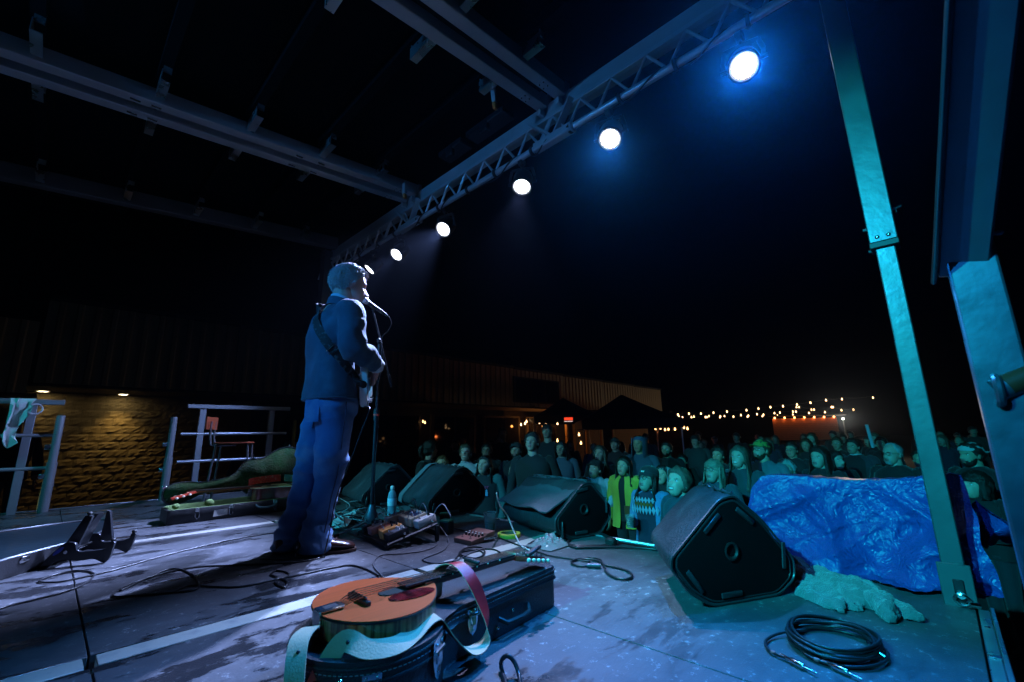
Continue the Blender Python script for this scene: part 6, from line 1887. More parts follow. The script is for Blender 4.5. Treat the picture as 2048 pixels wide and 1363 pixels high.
# ------------------------------------------------------------------ the crowd, front first
NAVY = (.02, .025, .05); BLKC = (.012, .012, .014)
person('woman in profile with braided brown hair, laughing, behind the near monitor', 1356, 964, 58, 'tied', HLBR, (.03, .05, .07), None, 0, 14, -2, smile=.9, male=0)
r_bn, B_bn, H_bn = person('person in a beanie and glasses with a diamond-patterned sweater and blue jacket', 1294, 960, 46, 'long', HDRK, NAVY, (.10, .22, .42), 0, 4, 4, L=.20, a0=75, glass=True, hat='beanie', arms=('cup', 'down'), male=.2, smile=.4)
person('blonde woman with bangs and glasses behind the near monitor', 1427, 942, 46, 'bangs', HBLD, (.03, .06, .08), None, 0, 6, 2, L=.30, glass=True, male=0)
r_yj, B_yj, H_yj = person('dark-haired woman in a yellow jacket, frowning up at the singer', 1247, 932, 38, 'long', HDRK, BLKC, (.52, .40, .05), 0, 0, 0, L=.24, a0=74, male=.1, jop=9)
person('boy in a dark cap and pale blue T-shirt left of the yellow jacket', 1190, 938, 36, 'short', HDRK, (.32, .46, .58), None, 0, -10, 2, hat='cap', male=.3, arms='cross')
person('dark figure with loose black hair in front of the boy in the cap', 1166, 975, 38, 'long', HDRK, BLKC, None, 1, 60, -10, L=.2, a0=50)
r_wz, B_wz, H_wz = person('long-haired girl in a band T-shirt with lettering under an open dark jacket', 968, 930, 37, 'long', HDRK, (.012, .012, .015), (.03, .10, .10), 0, -6, 4, L=.22, a0=84, male=0, jop=62)
person('short-haired young man peering over the flapped monitor', 1029, 944, 37, 'short', HBRN, NAVY, None, 2, -8, 2, thick=.008, male=.7)
person('smiling woman in glasses and a pale grey sweater behind the wedge monitors', 931, 905, 34, 'short', HBRN, (.46, .46, .50), None, 2, 2, 0, smile=1, glass=STEEL, male=0, thick=.02, arms='cup', collar=(.46, .46, .5))
person('auburn-haired woman half hidden by the teal-lit monitor', 884, 928, 34, 'long', HRED, BLKC, None, 0, 0, 0, L=.16, a0=64)
person('laughing woman in profile with dark tied hair and black top', 861, 898, 34, 'tied', HDRK, BLKC, None, 2, 128, -6, smile=1, male=.1)
person('tall dark-haired young man in a black shirt, looking up', 1064, 884, 38, 'short', HDRK, BLKC, None, 0, 6, 2, thick=.024, male=.7, wid=1.1)
person('dim man in a black cap left of the tall young man', 1032, 900, 32, 'short', HDRK, BLKC, None, 1, 0, 0, hat='cap', beard='full', male=.8)
person('dim man with glasses behind the girl in the band T-shirt', 973, 901, 29, 'short', HDRK, BLKC, None, 1, 0, 0, glass=STEEL, male=.7)
person('small fair-haired child between the taller people', 1123, 952, 28, 'short', HBLD, (.05, .08, .10), None, 0, -12, 4, male=0, thick=.014)
person('dim woman in a plaid shirt behind the small child', 1122, 897, 30, 'long', HDRK, (.09, .10, .13), None, 1, 0, 0, L=.18)
person('light-haired woman with a headband glint, purple in the light', 1200, 908, 34, 'long', HLBR, BLKC, None, 0, 0, 2, L=.28, a0=60, male=0)
person('woman with long pale-lit hair, chin raised, left of the man in the cap', 1478, 914, 43, 'long', HLBR, (.03, .05, .06), None, 0, 4, 2, L=.36, a0=66, smile=.6, male=0)
person('bearded man in a yellow-green cap and glasses', 1522, 899, 40, 'short', HBRN, (.10, .13, .16), None, 1, -14, 0, hat='cap', extra=(.20, .24, .04), glass=True, beard='full', male=.9, wid=1.1)
person('older woman squinting and waving one open hand', 1574, 940, 38, 'short', HGRY, (.06, .08, .1), None, 2, 20, 8, smile=.6, thick=.024, arms=('down', 'wave'), male=.1)
person('woman with long dark hair frowning above the tarp', 1638, 915, 42, 'long', HDRK, BLKC, None, 0, 0, 0, L=.36, a0=62, male=0)
person('long-haired figure turned away beside the frowning woman', 1673, 920, 36, 'long', HDRK, BLKC, None, 0, 70, 0, L=.3, a0=54)
person('man in a dark jacket with a white collar stripe', 1706, 892, 31, 'short', HDRK, BLKC, (.03, .035, .045), 1, -10, 0, male=.7, collar=(.6, .62, .65), wid=1.15)
person('bald man with dark glasses and a goatee near the post', 1784, 907, 43, 'bald', HGRY, BLKC, None, 2, -8, -4, glass=True, beard='goatee', male=1, wid=1.2)
person('woman with a hair clip, only the top of her head over the tarp', 1760, 950, 40, 'bun', HBRN, BLKC, None, 0, 0, 6, male=0)
person('man with a pale cap worn backwards right of the post', 1941, 908, 46, 'short', HDRK, BLKC, None, 1, -18, -6, hat='backcap', male=.9, beard='full', wid=1.2)
person('woman with a dark bob and bangs right of the post', 1950, 970, 54, 'bob', HDRK, BLKC, None, 0, -14, 2, smile=.3, male=0, arms='cross')
person('dim figure half hidden by the near post', 1842, 918, 38, 'short', HDRK, BLKC, None, 1, 0, 0, low=True)
person('dim dark-haired man left of the blonde woman', 1436, 910, 32, 'short', HDRK, BLKC, None, 1, 0, 0, beard='goatee', thick=.026, male=.8)
person('dim bearded man in the second rows, left of the long-haired woman', 1333, 898, 29, 'short', HDRK, BLKC, None, 1, 0, 0, beard='full', male=.8)
person('dim figure wearing a blue hood under the right canopy', 1277, 888, 32, None, HDRK, (.05, .08, .14), None, 1, 0, 0, hat='hood', extra=(.06, .09, .16))
person('dim face low behind the laughing woman', 1364, 922, 28, 'short', HDRK, BLKC, None, 0, 0, 0)
person('face behind the beanie wearer, pale hood beside it', 1324, 950, 38, 'long', HDRK, BLKC, None, 0, 10, 4, L=.14, hat='hood', extra=(.30, .34, .36))
person('dim man with glasses behind the waving woman', 1583, 899, 31, 'short', HDRK, BLKC, None, 1, 0, 0, glass=True, male=.8)
person('dim man behind the bald man', 1762, 886, 25, 'short', HDRK, BLKC, None, 1, 0, 0, male=.7)
person('dim man beside the raised stick', 1674, 886, 25, 'short', HBRN, BLKC, None, 1, 0, 0, male=.7)
person('dim woman between the two men in glasses', 1612, 889, 25, 'long', HBRN, BLKC, None, 1, 0, 0)
person('dark silhouetted man before the lit doorway', 1094, 862, 28, 'short', HDRK, BLKC, None, 1, 0, 0, hat='cap', male=.9, wid=1.15)
person('dark silhouette left of the lit doorway', 1005, 866, 24, 'short', HDRK, BLKC, None, 1, 20, 0, male=.8)
person('person in glasses watching from behind the far railing', 500, 893, 24, 'short', HDRK, (.05, .08, .09), None, 1, 0, 0, glass=True, low=False)
person('dim face behind the open guitar case lid', 590, 888, 20, 'short', HDRK, BLKC, None, 2, 0, 0, low=True)
person('seated person in a dark cap and teal trousers outside the left railing', 36, 842, 26, 'short', HDRK, BLKC, None, 0, 0, -10, hat='cap', trousers=(.04, .12, .18))
# rows further back, alike in the dark
rf = random.Random(21)
protos = []
spots = []
for i in range(58):
    d_ = rf.uniform(8.2, 17)
    px = rf.uniform(870, 1960)
    spots.append((px, d_))
spots.sort(key=lambda q: q[1])
def where(px):
    for lim, w in ((1010, 'before the dark shop front'), (1150, 'before the lit doorway'), (1340, 'under the black canopies'), (1500, 'below the first bulbs'), (1680, 'before the orange stall'), (1800, 'right of the orange stall')):
        if px < lim: return w
    return 'near the right-hand post'
HN = {'short': 'short-haired', 'long': 'long-haired', 'bald': 'balding'}
CN = {0: 'black', 1: 'navy', 2: 'dark red', 3: 'grey', 4: 'dark green'}
FC = (BLKC, NAVY, (.05, .02, .02), (.06, .07, .08), (.02, .05, .05))
def copy_tree(o, parent=None):
    c = o.copy(); COL.objects.link(c)
    if parent: c.parent = parent
    for ch in list(o.children): copy_tree(ch, c)
    return c
for i, (px, d_) in enumerate(spots):
    Hh = rf.uniform(1.56, 1.84)
    base = atd(px, 870, d_); base.z = GZ
    v = base-CAM; 
    if i < 9:
        z = GZ+Hh-.115
        # picture row of that head height
        q = V((base.x, base.y, z))-CAM; f = q.dot(_F); py = 681.5-FPX*q.dot(_U)/f; pxx = 1024+FPX*q.dot(_R)/f
        hs_ = rf.choice(('short', 'long', 'short', 'bald')); ci = rf.randrange(5); ht = rf.choice((None, None, 'cap'))
        desc = 'dim %s%s onlooker in %s at the back, ' % ('capped ' if ht else '', HN[hs_], CN[ci])
        r, _, _ = person(desc+where(pxx), pxx, py, FPX*.24/f, hs_, rf.choice((HDRK, HBRN, HLBR, HGRY)), FC[ci], None, rf.randrange(3), rf.uniform(-15, 15), 0, low=True, hat=ht, male=rf.random(), d=f)
        protos.append((r, desc))
    else:
        pr0, desc = rf.choice(protos); c = copy_tree(pr0); c['label'] = desc+where(px); s = rf.uniform(.93, 1.06)
        c.location = base
        dv = SINGER-base
        c.rotation_euler = (0, 0, math.atan2(dv.y, dv.x)+rad(rf.uniform(-25, 25)))
        c.scale = (s, s, s)
# what they wear or hold
# lettering and four figures on the band T-shirt
def shirt_pt(B, y, z, off=.008): return B @ V((.140+off-1.1*y*y, y, z))
cu = bpy.data.curves.new('lettering', 'FONT'); cu.body = 'weezer'; cu.size = .075; cu.align_x = 'CENTER'; cu.extrude = .0015; cu.space_character = 1.05
to = bpy.data.objects.new('lettering', cu); COL.objects.link(to)
dg = bpy.context.evaluated_depsgraph_get(); mt_ = bpy.data.meshes.new_from_object(to.evaluated_get(dg)); bpy.data.objects.remove(to)
bm = NB(); bm.from_mesh(mt_); bmesh.ops.subdivide_edges(bm, edges=[e for e in bm.edges if e.calc_length() > .03], cuts=1)
for v_ in bm.verts: v_.co = shirt_pt(B_wz, v_.co.x*.95, 1.30+v_.co.y*1.0, .010+v_.co.z)
mk('lettering', bm, pm('magenta_print', (.60, .03, .14), .6), r_wz, True)
for k, c in enumerate(((.25, .55, .75), (.45, .5, .75), (.10, .25, .7), (.3, .6, .8))):
    bm = NB(); y = (k-1.5)*.052
    out = [(-.018, 0), (.018, 0), (.020, .05), (.012, .062), (.014, .078), (0, .09), (-.014, .078), (-.012, .062), (-.020, .05)]
    vs = [bm.verts.new(shirt_pt(B_wz, y+a, 1.205+b*.95, .012)) for a, b in out]; bm.faces.new(vs)
    bmesh.ops.solidify(bm, geom=list(bm.faces), thickness=.002)
    mk('printed_figure', bm, fab(c), r_wz, True)
# yoke diamonds on the sweater
for row, (z, n, c, h) in enumerate(((1.375, 7, (.42, .62, .72), .06), (1.325, 6, (.42, .17, .03), .055), (1.265, 9, (.40, .66, .80), .09))):
    for k in range(n):
        y = (k-(n-1)/2)*.044
        bm = NB(); vs = [bm.verts.new(shirt_pt(B_bn, y+a, z+b, .014 if row != 1 else .016)) for a, b in ((-.022, 0), (0, -h*.6), (.022, 0), (0, h*.6))]
        bm.faces.new(vs); bmesh.ops.solidify(bm, geom=list(bm.faces), thickness=.002)
        mk('yoke_diamond', bm, fab(c), r_bn, True)
bm = NB(); box(bm, (.098, .0, .062), (.012, .06, .022), H_bn, .003); bt = mk('beanie_badge', bm, fab((.02, .02, .02)), r_bn, True)
for k in range(3):
    bm = NB(); box(bm, (.1055, .0+.004*k, .056+.006*k), (.002, .04, .0032), H_bn); mk('badge_stripe', bm, WHITEP, bt, True)
t = thing('plastic_cup', 'clear cup held by the person in the beanie', 'cup', M=T(B_bn @ V((.33, -.06, 1.08))))
bm = NB(); lathe(bm, [(.033, 0), (.046, .12), (.044, .12), (.031, .004)], 18, caps=False); mk('cup_wall', bm, MATS['cup_plastic'], t)
# jacket details of the yellow one
bm = NB(); box(bm, (.135, .09, 1.0), (.012, .13, .18), B_yj, .004); mk('jacket_pocket', bm, fab((.16, .06, .02)), r_yj, True)
# orange bag held by the sweater woman
p = atd(934, 952, 5.9)
bm = NB(); sphere(bm, p, (.08, .10, .10), u=14, v=10); tag(mk('orange_bag', bm, pm('orange_cloth', (.65, .18, .03), .7, 0, .4, 14)), 'orange patterned bag held by the woman in the pale grey sweater', 'bag')
# stick raised over the crowd
a = atd(1733, 848, 7.6); b = atd(1746, 893, 7.6)
bm = NB(); cyl(bm, a, b, .026, 10); tag(mk('raised_stick', bm, pm('pale_blue_foam', (.35, .55, .65), .6)), 'pale blue stick raised above the crowd left of the bald man', 'stick')
# ------------------------------------------------------------------ the singer
sg = thing('person', 'grey-haired singer in a dark blue jacket and jeans playing guitar at the microphone', 'person', (1.2, 2.75, 0), 0)
HS = .275/.23
HMs = T(1.290, 2.745, 1.655) @ RZ(rad(-14)) @ RY(rad(10)) @ RX(rad(-4)) @ Matrix.Scale(1.11, 4)
NPs, NTs = 84, 72
bm = NB()
Ps = make_head(bm, HMs, (.9, .1, -.3), NPs, NTs, True, 0.2, male=1.0, nose=1.1, jaw=1.04)
nb = HMs @ V((-.03, 0, -.045))
tube(bm, catmull([nb, V((1.245, 2.745, 1.53)), V((1.22, 2.745, 1.46)), V((1.195, 2.745, 1.38))], 4), [.070, .070, .070, .070, .070, .071, .073, .077, .083, .09, .10, .11, .12], 20)
# right hand strumming, left hand on the neck; forearms run up inside the sleeves
wr = V((1.405, 2.565, 1.105)); er = V((1.215, 2.50, 1.18)); shr = V((1.205, 2.555, 1.405))
wl = V((1.47, 3.22, 1.22)); el = V((1.29, 3.10, 1.14)); shl = V((1.205, 2.935, 1.405))
tube(bm, [V((1.195, 2.70, 1.38)), shr, er, wr], [.05, .05, .042, .030], 12)
tube(bm, [V((1.195, 2.79, 1.38)), shl, el, wl], [.05, .05, .042, .030], 12)
dr = V((-.04, .55, -.60)).normalized()
hand(bm, frame(wr+V((.008, .012, -.018)), (-.05, .45, -.75), (1, .15, 0)), 1, .55, .05, 1.12)
hand(bm, frame(wl, (.35, .8, .2), (-.6, .2, .7)), -1, .75, .05, 1.05)
mk('body', bm, [SKIN[2], LIP, EYEW, IRIS, TEETH, HGRY], sg, True, smooth=180)
# hair: a shell and many short strands
bm = NB()
hair_shell(bm, HMs, Ps, NPs, NTs, 'receding', .006, 5, .012)
rh = random.Random(6)
x, y, z = Ps[..., 0], Ps[..., 1], Ps[..., 2]
ang = np.degrees(np.abs(np.arctan2(y, x))); hlv = np.interp(ang, HL_A, HLINES['receding'])
cand = [(i, j) for i in range(NTs) for j in range(NPs) if z[i, j] > hlv[i, j]+.002]
for q in range(3200):
    i, j = cand[rh.randrange(len(cand))]
    p = V(Ps[i, j]); n_ = p.normalized()
    # combed back and sideways, forward over the brow in front
    if p.x > .045: dirv = V((.55, rh.uniform(-.5, .1), .15))
    else: dirv = V((-.45, -.2+rh.uniform(-.3, .3), -.75 if p.z < .07 else -.25))
    dirv = (dirv-n_*dirv.dot(n_)).normalized()
    L_ = rh.uniform(.016, .036)*(1.0 if p.z > 0 else .6)
    b_ = p+n_*rh.uniform(.008, .017)
    pts = [HMs @ b_, HMs @ (b_+dirv*L_*.5+n_*.008), HMs @ (b_+dirv*L_+n_*rh.uniform(-.006, .011))]
    tube(bm, pts, [.0020, .0017, .0006], 3)
mk('hair', bm, hairm('silver', (.42, .42, .43)), sg, True, smooth=180)
# jacket
JACK = pm('navy_denim_jacket', (.022, .07, .12), .75, 0, .35, 9, .5, 260, col2=(.045, .12, .19), c2s=7, c2=(.5, .7), sheen=.2)
JEAN = pm('blue_jeans', (.03, .12, .30), .8, 0, .3, 6, .5, 240, col2=(.16, .27, .44), c2s=4, c2=(.48, .66), sheen=.2)
bm = NB()
Y0 = 2.745
tors = [(.885, 1.195, .150, .215), (.93, 1.192, .148, .210), (1.02, 1.190, .140, .198), (1.12, 1.183, .138, .196), (1.20, 1.172, .140, .200), (1.29, 1.170, .140, .208), (1.365, 1.180, .130, .206), (1.415, 1.194, .114, .180), (1.455, 1.208, .095, .128), (1.487, 1.220, .080, .090)]
tors = [(a, b, c*.93, d*.93) for a, b, c, d in tors]
loft(bm, [ering((cx, Y0, zz), rx, ry, 32, None, 0, .9) for zz, cx, rx, ry in tors])
def limb(bm, pts, rad_, n=6, seg=16):
    P_ = catmull(pts, n); R_ = np.interp(np.linspace(0, len(rad_)-1, len(P_)), range(len(rad_)), rad_)
    tube(bm, P_, list(R_), seg)
limb(bm, [V((1.19, 2.63, 1.375)), shr, V((1.205, 2.515, 1.30)), er, V((1.30, 2.52, 1.15)), wr+V((-.012, 0, .005))], [.085, .084, .072, .068, .060, .050])
limb(bm, [V((1.19, 2.86, 1.375)), shl, V((1.22, 3.01, 1.28)), el, V((1.38, 3.16, 1.175)), wl+V((-.02, -.015, 0))], [.085, .084, .072, .068, .060, .050])
bm = fuse(bm, .011, 2)
bm.normal_update()
for v_ in bm.verts:
    p = v_.co; n_ = v_.normal
    w_ = .008*nz((p.x, p.y, p.z*.55), 9, 2)
    # folds round the bent arms and along the hem
    def rj(q, sc, o): return 1-2.3*abs(nz(q, sc, o))
    de = math.exp(-((p-er).length/.13)**2)
    w_ += .017*de*rj((p.x*3+p.z*3, p.y*4, p.z*9-p.x*5), 1, 2)+.010*de*rj((p.x*9, p.y*6, p.z*7+p.x*9), 1, 6)
    dw = math.exp(-((p-V((1.34, 2.54, 1.14))).length/.12)**2)
    w_ += .011*dw*rj((p.x*11-p.z*3, p.y*5, p.z*4), 1, 8)
    if p.z < 1.35: w_ += .011*(1-abs(nz((p.x*4+p.z*1.3, p.y*6+p.z*1.5, p.z*2.4+p.x), 1, 7))*2.4)*(.5+.5*(p.z < 1.1))
    ds = math.exp(-((p-shr).length/.14)**2)
    w_ += .013*ds*rj((p.x*4, p.y*4, p.z*6-p.x*6), 1, 11)
    v_.co = p+n_*w_
jk = mk('jacket', bm, JACK, sg, True, smooth=180)
bm = NB(); tube(bm, [q+V((0, 0, .0)) for q in ering((1.196, Y0, .886), .143, .203, 40, None, 0, .9)], .0075, 6, True); mk('jacket_hem', bm, JACK, jk, True)
bm = NB()   # collar standing round the neck with the pale shirt collar inside
rows = []
for i in range(6):
    f = i/5; rows.append([V((1.218+.012*f+(.084-.004*f)*math.cos(a), Y0+(.092-.006*f)*math.sin(a), 1.467+.055*f-.028*math.cos(a))) for a in [rad(50+260*k/24) for k in range(25)]])
grid(bm, rows, thick=.010); mk('jacket_collar', bm, JACK, jk, True)
bm = NB(); rows = []
for i in range(5):
    f = i/4; rows.append([V((1.225+.012*f+(.076-.003*f)*math.cos(a), Y0+(.082-.004*f)*math.sin(a), 1.482+.058*f-.030*math.cos(a))) for a in [rad(40+280*k/24) for k in range(25)]])
grid(bm, rows, thick=.004); mk('shirt_collar', bm, pm('pale_blue_shirt', (.45, .55, .68), .8), sg, True)
# white cuffs folded back
CUFF = pm('white_shirt_cuff', (.72, .72, .74), .75, 0, .1, 20, .3, 100)
for w_, e_ in ((wr, V((1.30, 2.52, 1.15))), (wl, V((1.38, 3.16, 1.175)))):
    d_ = (w_-e_).normalized()
    bm = NB(); M = frame(w_, d_) @ RY(PI/2)
    lathe(bm, [(.040, -.055), (.050, -.05), (.053, -.02), (.051, .02), (.046, .030), (.042, .026), (.040, -.04)], 20, M); 
    for v_ in bm.verts: v_.co += V((.004*math.sin(v_.co.z*160), .004*math.sin(v_.co.x*140), .003*math.sin(v_.co.y*150)))
    mk('shirt_cuff', bm, CUFF, sg, True)
# jeans
bm = NB()
loft(bm, [ering((1.205, Y0, zz), rx, ry, 24) for zz, rx, ry in ((1.0, .122, .168), (.93, .136, .180), (.86, .142, .188), (.80, .138, .182))])
def leg(hip, knee, ank, seed):
    limb(bm, [hip+V((0, 0, .04)), hip, hip.lerp(knee, .5), knee, knee.lerp(ank, .5), ank, ank+V((.005, 0, -.055))], [.096, .103, .091, .074, .069, .074, .082], 7, 18)
hR, kR, aR = V((1.205, 2.665, .80)), V((1.20, 2.68, .46)), V((1.150, 2.70, .085))
hL_, kL, aL = V((1.19, 2.825, .80)), V((1.15, 2.84, .46)), V((1.085, 2.875, .085))
leg(hR, kR, aR, 1); leg(hL_, kL, aL, 2)
bm = fuse(bm, .011, 4); bm.normal_update()
for v_ in bm.verts:
    p = v_.co; n_ = v_.normal
    def rg(q, sc, o): return 1-2.3*abs(nz(q, sc, o))
    w_ = .006*nz((p.x, p.y, p.z*.6), 9, 3)
    lo = max(0, (.40-p.z)/.40)
    d1 = (p.x*2+p.z*2, p.y*2.4-p.z*1.5, p.z*6+p.x*2)        # creases running aslant
    d2 = (p.x*2-p.z*2, p.y*2.4+p.z*2, p.z*7-p.y*3)
    w_ += .022*lo*rg(d1, 1.9, 3)+.016*lo*rg(d2, 2.6, 8)
    kn = math.exp(-((p.z-.52)/.11)**2)
    w_ += .017*kn*rg(d1, 1.7, 12)+.010*kn*rg(d2, 2.5, 5)
    hp_ = math.exp(-((p.z-.78)/.12)**2)
    w_ += .015*hp_*rg((p.x*4+p.z*5, p.y*4, p.z*7-p.x*3), 1, 4)
    w_ += .010*rg((p.x*6, p.y*6, p.z*2.2), 1, 9)
    v_.co = p+n_*w_
    if v_.co.z < .018: v_.co.z = .018+.2*(v_.co.z-.018)
jn = mk('jeans', bm, JEAN, sg, True, smooth=180)
bm = NB(); 
sp = catmull([V((1.215, 2.555, .86)), V((1.212, 2.550, .78)), V((1.205, 2.565, .62)), V((1.205, 2.592, .47)), V((1.178, 2.610, .27)), V((1.155, 2.612, .10)), V((1.152, 2.61, .04))], 6)
tube(bm, [q+V((.0, -.006+.004*math.sin(i*.9), 0)) for i, q in enumerate(sp)], .0032, 5); mk('side_seam', bm, pm('dark_seam', (.02, .03, .07), .8), jn, True)
bm = NB(); rows = []
for i in range(7):
    rows.append([V((1.075-.012*math.sin(PI*k/6)*0+.004*(k % 2), 2.62+.02*k, .875-.022*i)) for k in range(7)])
for r_ in rows:
    for k, q in enumerate(r_):
        t_ = (q.y-Y0)/.19
        q.x = 1.197-.146*math.sqrt(max(.02, 1-t_*t_))-.004
grid(bm, rows, thick=.006); mk('back_pocket', bm, JEAN, jn, True)
# brown leather shoes
SHOE = pm('brown_leather', (.05, .018, .014), .28, 0, .3, 10, .1, 120, coat=.3)
SOLE = pm('shoe_sole', (.09, .05, .035), .7)
for ank, az_ in ((V((1.150, 2.70, 0)), -30), (V((1.085, 2.875, 0)), 0)):
    M = T(ank.x, ank.y, 0) @ RZ(rad(az_))
    st_ = [(-.095, .034, .018, .065), (-.07, .043, .018, .100), (-.01, .047, .018, .115), (.04, .048, .018, .098), (.085, .050, .018, .078), (.14, .054, .018, .066), (.18, .050, .018, .058), (.205, .038, .018, .046), (.218, .02, .02, .034)]
    bm = NB(); loft(bm, [[M @ V((x_, w_*math.cos(2*PI*k/16), z0+(h_-z0)*(.5+.5*math.sin(2*PI*k/16)))) for k in range(16)] for x_, w_, z0, h_ in st_]); so = mk('shoe', bm, SHOE, sg, True, smooth=180)
    ol_ = [(-.100, .02), (-.085, .042), (-.02, .048), (.06, .050), (.14, .058), (.19, .050), (.222, .025), (.228, 0)]
    ol_ = ol_+[(a, -b) for a, b in reversed(ol_[:-1])]
    bm = NB(); prism(bm, ol_, .001, .020, M, bev=.003); mk('sole', bm, SOLE, so, True)
    bm = NB()
    for k in range(4): tube(bm, [M @ V((.045+.022*k, -.025, .098-.008*k)), M @ V((.05+.022*k, 0, .108-.009*k)), M @ V((.045+.022*k, .025, .098-.008*k))], .0028, 5)
    torus(bm, .014, .0024, M @ T(.05, -.02, .108) @ RY(.9), 12, 5); torus(bm, .014, .0024, M @ T(.05, .02, .108) @ RY(.9), 12, 5)
    mk('shoe_lace', bm, SHOE, so, True)
    bm = NB(); tube(bm, [M @ V((.150, w_*.05, .066-.012*abs(w_))) for w_ in (-1, -.5, 0, .5, 1)], .002, 5); mk('toe_seam', bm, SHOE, so, True)

# ------------------------------------------------------------------ his electric guitar and strap
GM = T(1.415, 2.70, 1.01) @ RZ(rad(-33)) @ RX(rad(14))
eg = thing('electric_guitar', 'white solid-body electric guitar hanging at the singer\'s right hip', 'electric guitar', M=GM)
# outline in (y, z), neck towards +y
tl = [(-.185, .0), (-.175, .10), (-.115, .150), (-.03, .150), (.05, .118), (.11, .125), (.17, .135), (.215, .10), (.215, .045), (.185, -.02), (.20, -.08), (.215, -.125), (.17, -.135), (.11, -.115), (.05, -.112), (-.03, -.148), (-.115, -.150), (-.175, -.10)]
tl = [(p.x, p.y) for p in catmull([V((a, b, 0)) for a, b in tl], 4, True)]
YZ = Matrix(((0, 0, 1, 0), (1, 0, 0, 0), (0, 1, 0, 0), (0, 0, 0, 1)))
WHG = pm('cream_white_lacquer', (.74, .74, .70), .15, 0, .04, coat=.8)
bm = NB(); prism(bm, tl, -.0225, .0225, YZ, bev=.006); mk('guitar_body', bm, WHG, eg, smooth=50)
bm = NB(); prism(bm, [(-.10, -.11), (.10, -.10), (.16, -.05), (.15, .08), (.06, .07), (.0, .02), (-.08, -.03)], .0228, .0255, YZ, bev=.001); mk('pick_guard', bm, pm('mint_guard', (.15, .32, .30), .3), eg)
bm = NB(); box(bm, (.029, -.115, 0), (.012, .07, .085), bev=.003); mk('bridge_plate', bm, STEEL, eg)
bm = NB(); box(bm, (.0265, -.06, -.115), (.004, .16, .03), bev=.001); cp = mk('control_plate', bm, STEEL, eg)
for yy in (-.10, -.05):
    bm = NB(); lathe(bm, [(.0095, .028), (.0095, .045), (.001, .046)], 14, Matrix(((0, 0, 1, 0), (1, 0, 0, yy), (0, 1, 0, -.115), (0, 0, 0, 1)))); mk('knob', bm, STEEL, cp)
bm = NB(); cyl(bm, (.028, 0, -.115), (.05, .004, -.11), .004, 8); mk('switch', bm, BLK, cp)
bm = NB(); rings = []
for k in range(7):
    f = k/6; yy = .17+.46*f; w = .028-.006*f
    rings.append([V((.018-.022*math.sin(PI*q/8), yy, -w*math.cos(PI*q/8))) for q in range(9)])
loft(bm, rings); mk('neck', bm, pm('maple_neck', (.55, .34, .14), .3, coat=.4), eg)
bm = NB(); box(bm, (.021, .39, 0), (.006, .46, .05), bev=.001); mk('fingerboard', bm, EBONY, eg)
bm = NB(); prism(bm, [(.63, -.022), (.66, -.04), (.80, -.035), (.81, .01), (.68, .035), (.63, .022)], 0, .015, YZ); mk('headstock', bm, MATS['maple_neck'], eg)
for k in range(6):
    bm = NB(); cyl(bm, (.036, -.13, -.026+.0105*k), (.0265, .64, -.018+.0072*k), .0008, 4); mk('string', bm, STEEL, eg)
bm = NB(); cyl(bm, (0, -.185, .005), (0, -.205, .004), .008, 10); mk('strap_button', bm, STEEL, eg)
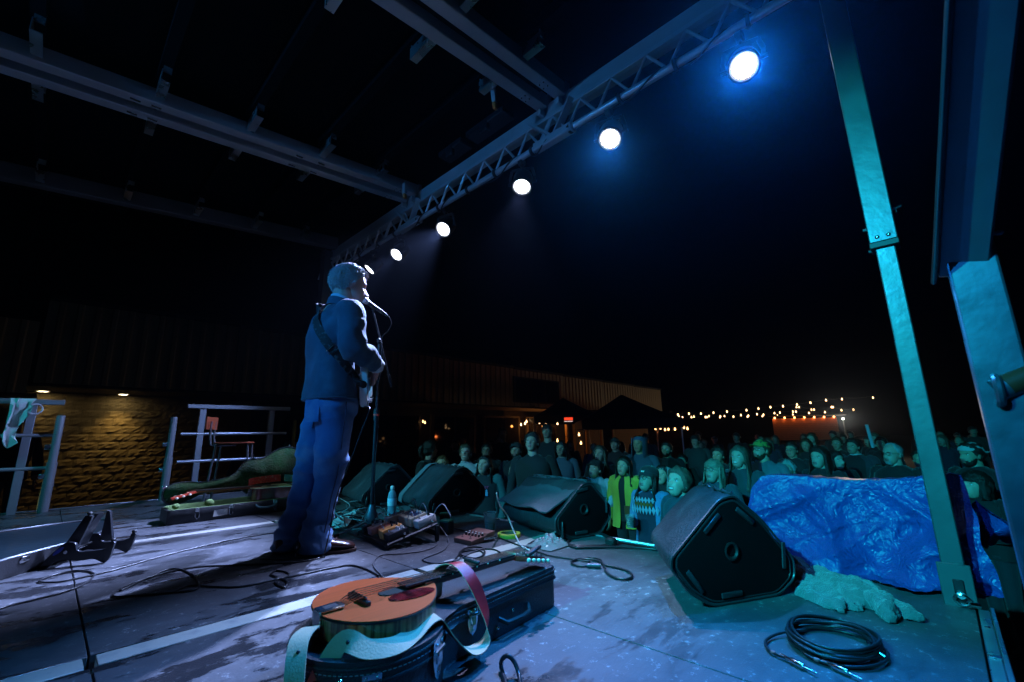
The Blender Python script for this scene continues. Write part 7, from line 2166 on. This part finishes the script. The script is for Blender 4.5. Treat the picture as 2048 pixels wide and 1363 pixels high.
# strap over the back
STR = pm('black_woven_strap', (.018, .018, .02), .7, 0, .5, 50, .5, 160, col2=(.10, .11, .12), c2s=34, c2=(.55, .62))
bm = NB(); rows = []
pin = GM @ V((0, -.195, .005))
path = []
for a, zz in ((-62, 1.025), (-84, 1.07), (-104, 1.13), (-124, 1.20), (-144, 1.28), (-162, 1.36), (-180, 1.435)):
    k = min(range(len(tors)), key=lambda i: abs(tors[i][0]-zz))
    z_, cx, rx, ry = [np.interp(zz, [q[0] for q in tors], [q[i] for q in tors]) for i in range(4)]
    t_ = rad(a)
    path.append(V((cx+(rx+.020)*math.cos(t_), Y0+(ry+.022)*math.sin(t_), zz)))
path = [pin+V((0, -.004, 0)), pin+V((-.03, -.008, .012))]+path+[V((1.11, 2.84, 1.488)), V((1.20, 2.87, 1.505)), V((1.31, 2.87, 1.44)), V((1.375, 2.86, 1.32)), GM @ V((0, .20, .13))]
C_ = catmull(path, 7)
for i, p in enumerate(C_):
    t_ = (C_[min(i+1, len(C_)-1)]-C_[max(0, i-1)]).normalized()
    out_ = (p-V((1.205, Y0, p.z))); out_ = (out_+V((0, 0, .25 if p.z > 1.5 else 0))).normalized()
    w_ = t_.cross(out_).normalized()
    hw = .026 if i > 8 else .018+.001*i
    rows.append([p-w_*hw, p, p+w_*hw])
grid(bm, rows, thick=.004); st = mk('guitar_strap', bm, STR, eg, True)
q = C_[32]; t_ = (C_[33]-C_[31]).normalized(); out_ = (q-V((1.205, Y0, q.z))).normalized(); w_ = t_.cross(out_).normalized()
bm = NB(); tube(bm, [q+out_*.006+w_*a+t_*b for a, b in ((-.032, -.016), (.032, -.016), (.032, .016), (-.032, .016))], .003, 6, True); mk('strap_buckle', bm, STEEL, st, True)
bm = NB(); sphere(bm, pin+V((-.004, -.010, 0)), (.024, .007, .024), u=14, v=8); mk('strap_end', bm, BLKR, st, True)
# guitar lead hanging from the body
cable('guitar lead hanging from the white guitar down the singer\'s leg', [], .0032, CABLE, 8, None, 'guitar lead', [GM @ V((0, -.12, -.145)), (1.34, 2.50, .82), (1.30, 2.50, .70), (1.245, 2.53, .5), (1.20, 2.58, .3), (1.17, 2.58, .1), (1.12, 2.56, .006), (1.0, 2.66, .006), (.9, 2.8, .006)])
# ------------------------------------------------------------------ thin stage haze
m = bpy.data.materials.new('thin_haze'); m.use_nodes = True
t = m.node_tree; t.nodes.remove(t.nodes['Principled BSDF'])
pv = t.nodes.new('ShaderNodeVolumePrincipled')
pv.inputs['Color'].default_value = (.62, .75, 1, 1)
pv.inputs['Density'].default_value = .0011
pv.inputs['Anisotropy'].default_value = .90
t.links.new(pv.outputs[0], t.nodes['Material Output'].inputs['Volume'])
bm = NB(); box(bm, (10, 12, 1.75), (60, 60, 7.7))
hz = mk('haze', bm, m, smooth=0)
tag(hz, 'thin haze in the air over the stage and car park', kind='stuff')
